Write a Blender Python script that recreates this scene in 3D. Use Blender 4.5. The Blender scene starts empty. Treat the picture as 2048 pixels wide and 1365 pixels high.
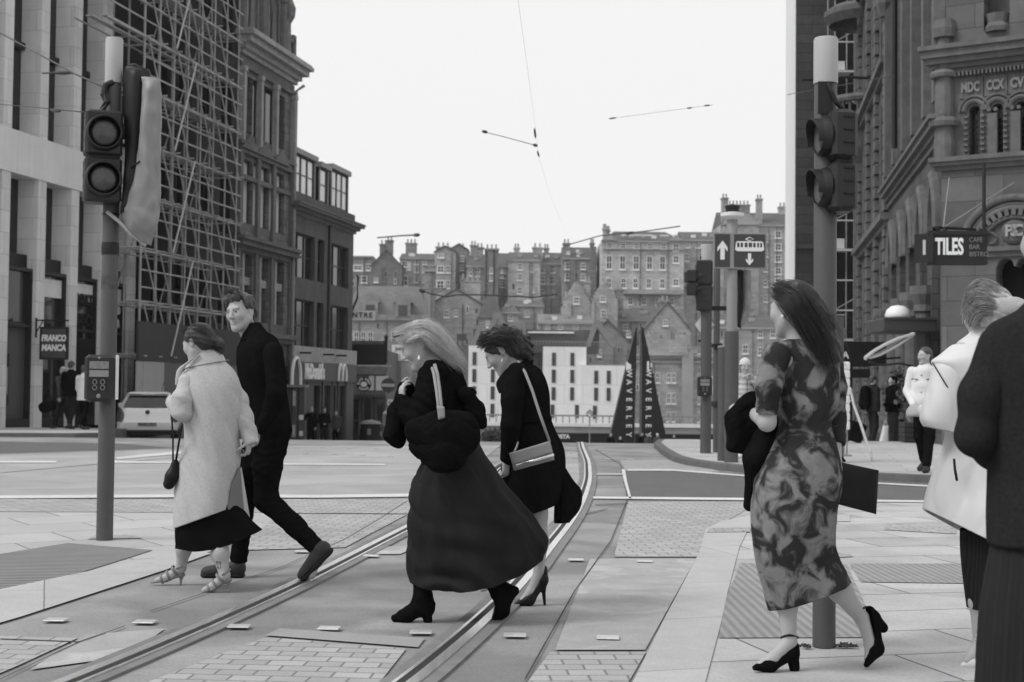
import bpy, bmesh, math, random
import numpy as np
from mathutils import Vector, Matrix
random.seed(7)
SC = bpy.context.scene
C = SC.collection
# ------------------------------------------------------------------ camera geometry (photo is 2048 x 1365)
F, CH, ROLL = 2844.0, 1.26, math.radians(0.6)
PITCH = math.atan((778 - 682.5) / F)
_f = Vector((0, math.cos(PITCH), math.sin(PITCH)))
_u0 = Vector((0, -math.sin(PITCH), math.cos(PITCH)))
_r0 = Vector((1, 0, 0))
_r = _r0 * math.cos(ROLL) + _u0 * math.sin(ROLL)
_u = _u0 * math.cos(ROLL) - _r0 * math.sin(ROLL)
CAM = Vector((0, 0, CH))

def ray(u, v):
 return _f + _r * ((u - 1024) / F) + _u * ((682.5 - v) / F)

def P(u, v, Y):
 d = ray(u, v)
 return CAM + d * (Y / d.y)

def G(u, v, z=0.0):
 d = ray(u, v)
 return CAM + d * ((z - CH) / d.z)

cd = bpy.data.cameras.new('camera')
cam = bpy.data.objects.new('camera', cd)
C.objects.link(cam)
SC.camera = cam
cam.matrix_world = Matrix(((_r.x, _u.x, -_f.x, 0), (_r.y, _u.y, -_f.y, 0), (_r.z, _u.z, -_f.z, CH), (0, 0, 0, 1)))
cd.sensor_width = 36
cd.lens = F / 2048 * 36
cd.clip_start = 0.1
cd.clip_end = 3000
cd.dof.use_dof = True
cd.dof.focus_distance = 8.3
cd.dof.aperture_fstop = 4.5

# ------------------------------------------------------------------ light: bright overcast day
SUN_EL, SUN_AZ = math.radians(48), math.radians(248)
w = bpy.data.worlds.new('World')
SC.world = w
w.use_nodes = True
nt = w.node_tree
nt.nodes.clear()
out = nt.nodes.new('ShaderNodeOutputWorld')
bg = nt.nodes.new('ShaderNodeBackground')
sky = nt.nodes.new('ShaderNodeTexSky')
sky.sky_type = 'NISHITA'
sky.sun_disc = False
sky.sun_elevation = SUN_EL
sky.sun_rotation = SUN_AZ
bw = nt.nodes.new('ShaderNodeRGBToBW')
mx = nt.nodes.new('ShaderNodeMix')
mx.data_type = 'RGBA'
mx.inputs[0].default_value = 0.96          # an even cloud deck hides nearly all of the clear sky
mx.inputs[7].default_value = (7.25, 7.25, 7.25, 1)
nt.links.new(sky.outputs[0], bw.inputs[0])
nt.links.new(bw.outputs[0], mx.inputs[6])
nt.links.new(mx.outputs[2], bg.inputs[0])
bg.inputs[1].default_value = 0.1
nt.links.new(bg.outputs[0], out.inputs[0])
sl = bpy.data.lights.new('sun', 'SUN')
sl.energy = 1.5
sl.angle = math.radians(24)
so = bpy.data.objects.new('sun', sl)
C.objects.link(so)
sd = Vector((math.sin(SUN_AZ) * math.cos(SUN_EL), math.cos(SUN_AZ) * math.cos(SUN_EL), math.sin(SUN_EL)))
so.rotation_euler = sd.to_track_quat('Z', 'Y').to_euler()
SC.view_settings.view_transform = 'Standard'
SC.view_settings.look = 'None'
SC.view_settings.exposure = 0.40
SC.view_settings.gamma = 1.0
SC.render.engine = 'CYCLES'
SC.cycles.max_bounces = 5
SC.cycles.use_denoising = True

# ------------------------------------------------------------------ materials (the place is seen in black and white)
def _n(t, k, **kw):
 n = t.nodes.new(k)
 for a, b in kw.items():
  setattr(n, a, b)
 return n

def _math(t, op, a, b=None, clamp=False):
 n = _n(t, 'ShaderNodeMath', operation=op, use_clamp=clamp)
 for i, x in enumerate((a, b)):
  if x is None:
   continue
  if isinstance(x, (int, float)):
   n.inputs[i].default_value = x
  else:
   t.links.new(x, n.inputs[i])
 return n.outputs[0]

def mat(name, base=.3, var=.15, scale=6, rough=.8, metal=0.0, bump=0.0, blocks=None, streak=0.0, fine=0.0, stretch=None,
  joint=.55, jmix=.9, attr=False, brickvar=.1, rot=0.0, vert=True, spec=.3, blotch=None, coat=0.0, ribs=None, sheen=0.0, fscale=75):
 """grey procedural surface: two noises of tone, optional masonry / paving joints, streaks, weave, tone blotches"""
 m = bpy.data.materials.new(name)
 m.use_nodes = True
 t = m.node_tree
 b = t.nodes['Principled BSDF']
 tc = _n(t, 'ShaderNodeTexCoord')
 co = tc.outputs['Object']
 if stretch:
  mp = _n(t, 'ShaderNodeMapping')
  mp.inputs['Scale'].default_value = stretch
  t.links.new(co, mp.inputs[0])
  cn = mp.outputs[0]
 else:
  cn = co
 n1 = _n(t, 'ShaderNodeTexNoise')
 n1.inputs['Scale'].default_value = scale
 n1.inputs['Detail'].default_value = 7
 n1.inputs['Roughness'].default_value = .62
 t.links.new(cn, n1.inputs['Vector'])
 v = _math(t, 'MULTIPLY_ADD', n1.outputs[0], var * 4)
 t.nodes[-1].inputs[2].default_value = 1 - var * 2
 v = _math(t, 'MAXIMUM', v, .05)
 n2 = _n(t, 'ShaderNodeTexNoise')
 n2.inputs['Scale'].default_value = scale * .13
 n2.inputs['Detail'].default_value = 3
 t.links.new(cn, n2.inputs['Vector'])
 v2 = _math(t, 'MULTIPLY_ADD', n2.outputs[0], var * 3)
 t.nodes[-1].inputs[2].default_value = 1 - var * 1.5
 v = _math(t, 'MULTIPLY', v, v2)
 if fine:
  n3 = _n(t, 'ShaderNodeTexNoise')
  n3.inputs['Scale'].default_value = fscale
  n3.inputs['Detail'].default_value = 4
  t.links.new(co, n3.inputs['Vector'])
  v3 = _math(t, 'MULTIPLY_ADD', n3.outputs[0], fine * 4)
  t.nodes[-1].inputs[2].default_value = 1 - fine * 2
  v = _math(t, 'MULTIPLY', v, _math(t, 'MAXIMUM', v3, .1))
 if streak:
  ms = _n(t, 'ShaderNodeMapping')
  ms.inputs['Scale'].default_value = (3.5, 3.5, .22)
  t.links.new(co, ms.inputs[0])
  n4 = _n(t, 'ShaderNodeTexNoise')
  n4.inputs['Scale'].default_value = 1.6
  n4.inputs['Detail'].default_value = 5
  t.links.new(ms.outputs[0], n4.inputs['Vector'])
  v4 = _math(t, 'MULTIPLY_ADD', n4.outputs[0], streak * 4)
  t.nodes[-1].inputs[2].default_value = 1 - streak * 2
  v = _math(t, 'MULTIPLY', v, _math(t, 'MAXIMUM', v4, .15))
 if blotch:
  bs, lo, hi, c0, c1 = blotch
  nb = _n(t, 'ShaderNodeTexNoise')
  nb.inputs['Scale'].default_value = bs
  nb.inputs['Detail'].default_value = 4.5
  nb.inputs['Distortion'].default_value = .9
  t.links.new(co, nb.inputs['Vector'])
  cr = _n(t, 'ShaderNodeMapRange')
  cr.inputs[1].default_value, cr.inputs[2].default_value = lo, hi
  cr.inputs[3].default_value, cr.inputs[4].default_value = c0, c1
  t.links.new(nb.outputs[0], cr.inputs[0])
  v = _math(t, 'MULTIPLY', v, cr.outputs[0])
 jh = None
 if blocks:
  bwid, bhei, mort = blocks
  sx = _n(t, 'ShaderNodeSeparateXYZ')
  t.links.new(co, sx.inputs[0])
  cx = _n(t, 'ShaderNodeCombineXYZ')
  if vert:
   t.links.new(_math(t, 'ADD', sx.outputs[0], sx.outputs[1]), cx.inputs[0])
   t.links.new(sx.outputs[2], cx.inputs[1])
  else:
   t.links.new(sx.outputs[0], cx.inputs[0])
   t.links.new(sx.outputs[1], cx.inputs[1])
  mp = _n(t, 'ShaderNodeMapping')
  mp.inputs['Rotation'].default_value = (0, 0, rot)
  t.links.new(cx.outputs[0], mp.inputs[0])
  nw = _n(t, 'ShaderNodeTexNoise')
  nw.inputs['Scale'].default_value = 3
  t.links.new(co, nw.inputs['Vector'])
  wob = _n(t, 'ShaderNodeVectorMath', operation='MULTIPLY_ADD')
  wob.inputs[1].default_value = (mort * 1.2,) * 3
  t.links.new(nw.outputs['Color'], wob.inputs[0])
  t.links.new(mp.outputs[0], wob.inputs[2])
  br = _n(t, 'ShaderNodeTexBrick')
  br.inputs['Scale'].default_value = 1
  br.inputs['Brick Width'].default_value = bwid
  br.inputs['Row Height'].default_value = bhei
  br.inputs['Mortar Size'].default_value = mort
  br.inputs['Mortar Smooth'].default_value = .3
  br.inputs['Color1'].default_value = (1 - brickvar,) * 3 + (1,)
  br.inputs['Color2'].default_value = (1 + brickvar,) * 3 + (1,)
  br.inputs['Mortar'].default_value = (joint,) * 3 + (1,)
  t.links.new(wob.outputs[0], br.inputs[0])
  rb = _n(t, 'ShaderNodeRGBToBW')
  t.links.new(br.outputs[0], rb.inputs[0])
  v = _math(t, 'MULTIPLY', v, rb.outputs[0])
  jh = br.outputs['Fac']
 if ribs:
  rs, ax, lo = ribs
  sx = _n(t, 'ShaderNodeSeparateXYZ')
  t.links.new(co, sx.inputs[0])
  sn = _math(t, 'SINE', _math(t, 'MULTIPLY', sx.outputs[ax], rs))
  rv = _math(t, 'MULTIPLY_ADD', sn, (1 - lo) / 2)
  t.nodes[-1].inputs[2].default_value = (1 + lo) / 2
  v = _math(t, 'MULTIPLY', v, rv)
  jh = _math(t, 'MULTIPLY', sn, -.5)
 if attr:
  at = _n(t, 'ShaderNodeAttribute', attribute_name='tone')
  v = _math(t, 'MULTIPLY', v, at.outputs['Fac'])
 v = _math(t, 'MULTIPLY', v, base)
 cc = _n(t, 'ShaderNodeCombineColor')
 for i in range(3):
  t.links.new(v, cc.inputs[i])
 t.links.new(cc.outputs[0], b.inputs['Base Color'])
 b.inputs['Roughness'].default_value = rough
 b.inputs['Metallic'].default_value = metal
 b.inputs['Specular IOR Level'].default_value = spec
 b.inputs['Coat Weight'].default_value = coat
 if sheen:
  b.inputs['Sheen Weight'].default_value = sheen
  b.inputs['Sheen Roughness'].default_value = .5
 if bump or jh is not None:
  bp = _n(t, 'ShaderNodeBump')
  bp.inputs['Strength'].default_value = max(bump, .25)
  bp.inputs['Distance'].default_value = .012
  h = n1.outputs[0]
  if jh is not None:
   h = _math(t, 'SUBTRACT', _math(t, 'MULTIPLY', h, max(bump, .1)), jh)
  t.links.new(h, bp.inputs['Height'])
  t.links.new(bp.outputs[0], b.inputs['Normal'])
 return m

def emat(name, tone, strength):
 m = bpy.data.materials.new(name)
 m.use_nodes = True
 b = m.node_tree.nodes['Principled BSDF']
 b.inputs['Base Color'].default_value = (tone, tone, tone, 1)
 b.inputs['Emission Color'].default_value = (1, 1, 1, 1)
 b.inputs['Emission Strength'].default_value = strength
 return m

def glass_mat(name, base=.012, rough=.06, var=.5, spec=.5):
 return mat(name, base, var, .6, rough, spec=spec)

# ------------------------------------------------------------------ mesh building
def mesh_np(name, v, f, tone=None, smooth=False):
 v = np.asarray(v, dtype=np.float32).reshape(-1, 3)
 me = bpy.data.meshes.new(name)
 if isinstance(f, np.ndarray):
  n, k = f.shape
  me.vertices.add(len(v))
  me.vertices.foreach_set('co', v.ravel())
  me.loops.add(n * k)
  me.loops.foreach_set('vertex_index', f.ravel().astype(np.int32))
  me.polygons.add(n)
  me.polygons.foreach_set('loop_start', np.arange(0, n * k, k, dtype=np.int32))
  me.update(calc_edges=True)
  me.validate()
 else:
  me.from_pydata(v.tolist(), [], f)
  me.update()
 if smooth:
  me.polygons.foreach_set('use_smooth', np.ones(len(me.polygons), dtype=bool))
 if tone is not None:
  a = me.attributes.new('tone', 'FLOAT', 'POINT')
  a.data.foreach_set('value', np.asarray(tone, dtype=np.float32))
 return me

class MB:
 def __init__(s):
  s.v, s.f = [], []
 def add(s, vs, fs):
  o = len(s.v)
  s.v += [tuple(x) for x in vs]
  s.f += [tuple(i + o for i in q) for q in fs]
  return s
 def box(s, x0, y0, z0, x1, y1, z1, M=None):
  vs = [(x0, y0, z0), (x1, y0, z0), (x1, y1, z0), (x0, y1, z0), (x0, y0, z1), (x1, y0, z1), (x1, y1, z1), (x0, y1, z1)]
  if M is not None:
   vs = [M @ Vector(q) for q in vs]
  return s.add(vs, [(0, 3, 2, 1), (4, 5, 6, 7), (0, 1, 5, 4), (1, 2, 6, 5), (2, 3, 7, 6), (3, 0, 4, 7)])
 def rbox(s, x0, y0, z0, x1, y1, z1, b=.02, M=None):
  """box with chamfered vertical (z) edges and top/bottom chamfers"""
  def ring(i, z):
   return [(x0 + i + b, y0 + i, z), (x1 - i - b, y0 + i, z), (x1 - i, y0 + i + b, z), (x1 - i, y1 - i - b, z), (x1 - i - b, y1 - i, z), (x0 + i + b, y1 - i, z), (x0 + i, y1 - i - b, z), (x0 + i, y0 + i + b, z)]
  R = [ring(b, z0), ring(0, z0 + b), ring(0, z1 - b), ring(b, z1)]
  vs = [q for r in R for q in r]
  if M is not None:
   vs = [M @ Vector(q) for q in vs]
  fs = [tuple(range(7, -1, -1)), tuple(range(24, 32))]
  for k in range(3):
   for i in range(8):
    fs.append((k * 8 + i, k * 8 + (i + 1) % 8, k * 8 + 8 + (i + 1) % 8, k * 8 + 8 + i))
  return s.add(vs, fs)
 def tube(s, pts, r, n=6, cap=True):
  pts = [Vector(p) for p in pts]
  rs = r if isinstance(r, (list, tuple)) else [r] * len(pts)
  base = len(s.v)
  for i, p in enumerate(pts):
   a, b = pts[max(i - 1, 0)], pts[min(i + 1, len(pts) - 1)]
   d = (b - a)
   d = d.normalized() if d.length > 1e-9 else Vector((0, 0, 1))
   x = d.cross(Vector((0, 0, 1)))
   if x.length < 1e-3:
    x = d.cross(Vector((1, 0, 0)))
   x.normalize()
   y = d.cross(x)
   for k in range(n):
    t = 2 * math.pi * k / n
    s.v.append(tuple(p + (x * math.cos(t) + y * math.sin(t)) * rs[i]))
  for i in range(len(pts) - 1):
   for k in range(n):
    a, b = base + i * n + k, base + i * n + (k + 1) % n
    s.f.append((a, a + n, b + n, b))
  if cap:
   s.f.append(tuple(base + k for k in range(n)))
   e = base + (len(pts) - 1) * n
   s.f.append(tuple(e + k for k in range(n - 1, -1, -1)))
  return s
 def lathe(s, prof, n=24, c=(0, 0, 0), M=None, a0=0, a1=2 * math.pi, sx=1, sy=1):
  base = len(s.v)
  full = abs(a1 - a0 - 2 * math.pi) < 1e-6
  m = n if full else n + 1
  for (r, z) in prof:
   for k in range(m):
    t = a0 + (a1 - a0) * k / n
    q = Vector((c[0] + r * math.cos(t) * sx, c[1] + r * math.sin(t) * sy, c[2] + z))
    s.v.append(tuple(M @ q if M is not None else q))
  for i in range(len(prof) - 1):
   for k in range(n):
    a, b = base + i * m + k, base + i * m + (k + 1) % m
    s.f.append((a, b, b + m, a + m))
  if full:
   if prof[0][0] > 1e-6:
    s.f.append(tuple(base + k for k in range(m - 1, -1, -1)))
   if prof[-1][0] > 1e-6:
    e = base + (len(prof) - 1) * m
    s.f.append(tuple(e + k for k in range(m)))
  return s
 def prism(s, poly, y0, y1, M=None):
  """polygon in x,z extruded along y"""
  n = len(poly)
  vs = [(x, y0, z) for x, z in poly] + [(x, y1, z) for x, z in poly]
  if M is not None:
   vs = [M @ Vector(q) for q in vs]
  fs = [tuple(range(n)), tuple(range(2 * n - 1, n - 1, -1))]
  fs += [(i, i + n, (i + 1) % n + n, (i + 1) % n) for i in range(n)]
  return s.add(vs, fs)
 def vm(s, vf, M=None):
  vs, fs = vf
  return s.add([M @ Vector(q) for q in vs] if M is not None else vs, fs)
 def build(s, name, m, parent=None, smooth=False, off=None, auto=None):
  v = np.array(s.v, dtype=np.float32).reshape(-1, 3)
  if off is not None:
   v = v - np.array(off, dtype=np.float32)
  me = mesh_np(name, v, s.f, smooth=smooth)
  bm = bmesh.new()
  bm.from_mesh(me)
  bmesh.ops.recalc_face_normals(bm, faces=bm.faces)
  if auto:
   for e in bm.edges:
    if len(e.link_faces) == 2 and e.calc_face_angle(0) > auto:
     e.smooth = False
   for f in bm.faces:
    f.smooth = True
  bm.to_mesh(me)
  bm.free()
  return link(name, me, m, parent)

def link(name, me, m, parent=None):
 o = bpy.data.objects.new(name, me)
 C.objects.link(o)
 if m is not None:
  me.materials.clear()
  me.materials.append(m)
 if parent is not None:
  o.parent = parent
 return o

def thing(name, label, cat, loc=(0, 0, 0), rz=0.0, group=None):
 o = bpy.data.objects.new(name, None)
 C.objects.link(o)
 o.location = loc
 o.rotation_euler = (0, 0, rz)
 o.empty_display_size = .2
 return tag(o, label, cat, group)

def tag(o, label=None, cat=None, group=None, kind=None):
 if label:
  o['label'] = label
 if cat:
  o['category'] = cat
 if group:
  o['group'] = group
 if kind:
  o['kind'] = kind
 return o

def struct(o):
 o['kind'] = 'structure'
 return o

def copy_tree(o, parent=None):
 c = o.copy()
 C.objects.link(c)
 if parent is not None:
  c.parent = parent
 for ch in list(o.children):
  copy_tree(ch, c)
 return c

def _curve_mesh(cu):
 ob = bpy.data.objects.new('tmp_curve', cu)
 C.objects.link(ob)
 me = bpy.data.meshes.new_from_object(ob)
 vs = [tuple(q.co) for q in me.vertices]
 fs = [tuple(p.vertices) for p in me.polygons]
 bpy.data.objects.remove(ob)
 bpy.data.meshes.remove(me)
 bpy.data.curves.remove(cu)
 return vs, fs

def text_vf(txt, size=1.0, depth=.02, bold=0.0, align='CENTER', space=1.0, shear=0.0):
 cu = bpy.data.curves.new('tmp_text', 'FONT')
 cu.body = txt
 cu.size = size
 cu.extrude = depth / 2
 cu.offset = bold
 cu.align_x = align
 cu.align_y = 'CENTER'
 cu.space_character = space
 cu.shear = shear
 cu.resolution_u = 3
 vs, fs = _curve_mesh(cu)
 return [(x, -z, y) for x, y, z in vs], fs       # text reads in the x,z plane, facing -y

def plate_vf(outer, holes=(), depth=.1):
 """flat plate in x,z with holes, y from 0 to depth"""
 cu = bpy.data.curves.new('tmp_plate', 'CURVE')
 cu.dimensions = '2D'
 cu.fill_mode = 'BOTH'
 cu.extrude = depth / 2
 for pl in [outer] + list(holes):
  sp = cu.splines.new('POLY')
  sp.points.add(len(pl) - 1)
  for q, (x, z) in zip(sp.points, pl):
   q.co = (x, z, 0, 1)
  sp.use_cyclic_u = True
 vs, fs = _curve_mesh(cu)
 return [(x, depth / 2 - z, y) for x, y, z in vs], fs

def arc(cx, cz, r, a0, a1, n=12, rz=None):
 rz = rz or r
 return [(cx + r * math.cos(a0 + (a1 - a0) * i / n), cz + rz * math.sin(a0 + (a1 - a0) * i / n)) for i in range(n + 1)]

def arch(x0, x1, z0, z1, pointed=False, n=10):
 """outline of an arched opening, z1 = top"""
 cx, r = (x0 + x1) / 2, (x1 - x0) / 2
 if pointed:
  zs = z1 - r * 1.7
  R = 2 * r
  a = math.acos(.5)
  k = (z1 - zs) / (R * math.sin(a))
  right = [(x0 + R * math.cos(a * i / n), zs + R * math.sin(a * i / n) * k) for i in range(n + 1)]
  left = [(2 * cx - x, z) for x, z in reversed(right[:-1])]
  return [(x0, z0), (x1, z0)] + right + left
 zs = z1 - r
 return [(x0, z0), (x1, z0)] + arc(cx, zs, r, 0, math.pi, n)

# ------------------------------------------------------------------ terrain
def softplus(x):
 return x if x > 30 else math.log1p(math.exp(x))

def lerp_table(tab, x):
 if x <= tab[0][0]:
  return tab[0][1]
 for (a, b), (c, d) in zip(tab, tab[1:]):
  if x <= c:
   return b + (d - b) * (x - a) / (c - a)
 return tab[-1][1]

def gz(x, y):
 z = -.055 * 1.5 * softplus((min(y, 97) - 35) / 1.5)
 if y > 112:
  z = lerp_table([(112, z), (125, -14), (205, -16), (240, -8), (270, 1), (310, 14), (380, 24), (900, 20)], y)
 return z

def grid_sheet(name, xs, ys, zf, m, skirt=None):
 vs = [(x, y, zf(x, y)) for y in ys for x in xs]
 n = len(xs)
 fs = [(j * n + i, j * n + i + 1, j * n + n + i + 1, j * n + n + i) for j in range(len(ys) - 1) for i in range(n - 1)]
 return link(name, mesh_np(name, vs, fs, smooth=True), m)

mGround = mat('ground_stone', .17, .2, .5, .95)
mAsph = mat('worn_asphalt', .27, .16, 1.6, .93, bump=.3, fine=.16, blotch=(.9, .38, .64, .72, 1.12))
mAsphDark = mat('dark_chippings', .12, .12, 14, .95, bump=.6, fine=.28)
mConcrete = mat('track_concrete', .31, .12, 2.5, .9, bump=.15, fine=.1)
mSlab = mat('paving_slabs', .415, .08, 2.2, .85, blocks=(1.15, .62, .009), vert=False, rot=math.radians(-14), joint=.34, brickvar=.11, fine=.14, blotch=(1.3, .36, .6, .84, 1.05))
mSlabL = mat('paving_slabs_square', .41, .08, 2.2, .85, blocks=(.95, .72, .009), vert=False, rot=math.radians(-33), joint=.42, brickvar=.09, fine=.08)
mSlabFar = mat('paving_flags', .41, .08, 2, .9, blocks=(.9, .6, .006), vert=False, rot=math.radians(12), joint=.6, fine=.05)
mKerb = mat('granite_kerb', .43, .08, 5, .85, bump=.15, fine=.12, blocks=(1.3, 5.0, .005), vert=False, rot=math.radians(72), joint=.45, brickvar=.05)
mKerbFar = mat('whin_kerb', .12, .15, 5, .85, fine=.1)
mSett = mat('setts', .36, .1, 4, .85, blocks=(.17, .115, .007), vert=False, rot=math.radians(4), joint=.5, brickvar=.12, fine=.1)
mSettR = mat('setts_worn', .36, .1, 4, .85, blocks=(.17, .12, .007), vert=False, rot=math.radians(-3), joint=.52, brickvar=.1, fine=.1)
mTact = mat('tactile_ribs', .30, .09, 4, .85, ribs=(2 * math.pi / .055, 0, .7), fine=.1)
mTactL = mat('tactile_ribs_cross', .27, .09, 4, .85, ribs=(2 * math.pi / .075, 1, .4), fine=.1)
mPaint = mat('road_paint', .58, .14, 9, .7, fine=.12)
mSteel = mat('rail_steel', .78, .2, 3, .32, metal=.8, stretch=(14, .6, 1))
mGroove = mat('rail_groove', .03, .3, 6, .8)
mSeal = mat('rail_sealant', .19, .2, 5, .85)
mPatch = mat('pale_patched_concrete', .345, .14, 3.5, .9, bump=.15, fine=.12, blotch=(2.4, .52, .66, 1.0, 1.3))

xs = [-900, -500, -250, -120, -70] + list(range(-40, 41, 4)) + [70, 120, 250, 500, 900]
ys = [-30, -12] + list(range(-6, 113, 1)) + [118, 125, 150, 205, 222, 240, 255, 270, 290, 310, 345, 380, 450, 600, 900, 1500]
struct(grid_sheet('ground', xs, ys, lambda x, y: gz(x, y) - (.012 if -40 < x < 40 and y < 100 else .0), mGround))
struct(grid_sheet('road', list(range(-38, 39, 2)), list(range(-6, 99, 1)), lambda x, y: gz(x, y) + .004, mAsph))

def patch(name, pix, m, z=.008, world=None):
 pts = world if world else [G(u, v) for u, v in pix]
 bm = bmesh.new()
 vs = [bm.verts.new((p[0], p[1], z)) for p in pts]
 bm.faces.new(vs)
 bmesh.ops.triangulate(bm, faces=bm.faces[:])
 bmesh.ops.recalc_face_normals(bm, faces=bm.faces)
 for f in bm.faces:
  if f.normal.z < 0:
   f.normal_flip()
 me = bpy.data.meshes.new(name)
 bm.to_mesh(me)
 bm.free()
 return struct(link(name, me, m))

# left pavement (flush), its kerb, tactile bed and sett strips
patch('pavement', [(-700, 1012), (590, 1027), (505, 1075), (402, 1112), (0, 1232), (-700, 1420)], mSlabL)
patch('sett_strip', [(-600, 1000), (860, 1001), (815, 1030), (-600, 1023)], mSett, .012)
patch('sett_paving', [(560, 1030), (813, 1032), (690, 1098), (470, 1104)], mSett, .012)
patch('kerb', [(-300, 1262), (0, 1184), (270, 1128), (402, 1104), (420, 1112), (330, 1145), (40, 1240), (-300, 1340)], mKerb, .016)
patch('tactile_paving', [(-200, 1138), (0, 1112), (135, 1090), (305, 1104), (230, 1128), (0, 1200), (-200, 1250)], mTactL, .014)
patch('drain_cover', [(175, 1082), (285, 1080), (268, 1074), (190, 1074)], mSett, .014)
patch('sett_paving', [(-100, 1272), (158, 1280), (40, 1335), (-160, 1420)], mSett, .012)
patch('sett_paving', [(532, 1279), (812, 1303), (758, 1372), (600, 1480), (180, 1480), (300, 1368)], mSett, .012)
patch('sett_paving', [(1100, 1309), (1292, 1309), (1240, 1400), (1180, 1480), (960, 1480), (1055, 1370)], mSettR, .012)
patch('sett_paving', [(1256, 1006), (1520, 1006), (1420, 1064), (1398, 1117), (1228, 1117)], mSettR, .012)
patch('sett_paving', [(1240, 922), (1345, 922), (1420, 938), (1440, 946), (1252, 943)], mSettR, .012)
patch('concrete_band', [(1180, 1121), (1392, 1121), (1290, 1305), (1110, 1305)], mPatch, .012)
patch('concrete_band', [(560, 1262), (850, 1282), (836, 1300), (530, 1276)], mConcrete, .013)
patch('concrete_band', [(170, 1275), (330, 1262), (255, 1318), (60, 1345)], mPatch, .012)
patch('concrete_band', [(700, 1100), (840, 1094), (800, 1112), (676, 1113)], mPatch, .013)
# right pavement round the crossing and its broad granite kerb
patch('pavement', [(1415, 1062), (1500, 1007), (1560, 1003), (2700, 1010), (2700, 1700), (1300, 1700), (1270, 1360), (1400, 1105)], mSlab)
patch('kerb', [(1412, 1060), (1445, 1045), (1500, 1034), (1700, 1032), (1700, 1046), (1530, 1048), (1494, 1066), (1478, 1100), (1455, 1190), (1440, 1260), (1408, 1380), (1370, 1500), (1180, 1500), (1268, 1366), (1330, 1240), (1398, 1110)], mKerb, .014)
patch('tactile_paving', [(1482, 1130), (1692, 1131), (1742, 1240), (1752, 1280), (1437, 1281), (1452, 1200)], mTact, .013)
patch('tactile_paving', [(1700, 1131), (1990, 1131), (2010, 1172), (1722, 1168)], mTact, .013)
patch('drain_cover', [(1420, 1060), (1500, 1059), (1500, 1068), (1413, 1069)], mSett, .018)
patch('drain_cover', [(1774, 1052), (1912, 1057), (1912, 1071), (1768, 1063)], mSett, .014)
patch('drain_cover', [(1672, 1113), (1700, 1112), (1706, 1117), (1676, 1119)], mConcrete, .014)
# dark worn carriageway and painted lines
patch('carriageway', [(1252, 943), (1500, 948), (1950, 972), (2300, 985), (2300, 1012), (1560, 1003), (1256, 1000), (1246, 965)], mAsphDark, .010)
patch('carriageway', [(-400, 878), (236, 888), (350, 897), (0, 908), (-400, 918)], mAsphDark, .008)
mPaleRoad = mat('pale_road_surface', .36, .12, 1.2, .92, fine=.14, blotch=(.5, .4, .65, .86, 1.08))  # road surface in a paler tone than the near asphalt
patch('carriageway', [(-500, 995), (400, 993), (845, 990), (930, 945), (985, 905), (1000, 893), (560, 893), (360, 900), (0, 911), (-500, 921)], mPaleRoad, .009)
patch('track_bed', [(1030, 905), (1155, 905), (1160, 960), (1130, 1020), (1060, 1090), (1000, 1090), (860, 1030), (990, 935)], mPaleRoad, .009)
mJoint = mat('dark_joint', .05, .3, 8, .95)
def joint(pts, w=2.2):
 for (a, b), (c, d) in zip(pts, pts[1:]):
  dx, dy = c - a, d - b
  L = math.hypot(dx, dy)
  ww = w * (b - 760) / 450
  nx_, ny_ = -dy / L * ww, dx / L * ww * .6
  patch('road_joint', [(a - nx_, b - ny_), (c - nx_, d - ny_), (c + nx_, d + ny_), (a + nx_, b + ny_)], mJoint, .0155)
joint([(1190, 900), (1240, 930), (1252, 960), (1254, 1004), (1236, 1050), (1222, 1085), (1150, 1186), (1092, 1290), (1050, 1366)], 1.5)
joint([(815, 1004), (760, 1040), (690, 1082), (560, 1140), (470, 1170), (300, 1228)], .9)
joint([(1120, 1000), (1140, 1040), (1215, 1020)], 1.2)
joint([(0, 1284), (158, 1290), (250, 1258)], .9)
joint([(158, 1290), (0, 1366)], .9)
joint([(0, 948), (200, 930), (380, 915)], 1.0)
joint([(1190, 1012), (1256, 1010)], 1.4)
def line(pix, z=.017):
 patch('road_marking', pix, mPaint, z)
line([(-300, 996), (370, 992), (640, 993), (860, 990), (860, 996), (640, 999), (370, 998), (-300, 1002)])
line([(228, 917), (350, 905), (362, 905), (362, 910), (236, 921)])
line([(228, 924), (362, 926), (362, 929), (228, 928)])
line([(-200, 924), (113, 924), (113, 928), (-200, 928)])
line([(560, 929), (770, 930), (770, 933), (560, 932)])
line([(1160, 996), (1500, 999), (1700, 1000), (1700, 1005), (1500, 1004), (1160, 1000)])
line([(1243, 941), (1248, 965), (1258, 1000), (1263, 1000), (1254, 965), (1250, 941)])
line([(1190, 950), (1245, 950), (1245, 952), (1190, 952)])
line([(1255, 941), (1345, 941), (1500, 953), (1700, 965), (2100, 986), (2100, 990), (1500, 956), (1345, 944), (1255, 944)])
line([(1500, 1000), (2300, 1009), (2300, 1013), (1500, 1004)])
struct(MB().box(0, 0, 0, .1, .1, .003).build('tile_chip', mPaint)).location = (-2.2, 11.2, .017)

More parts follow.
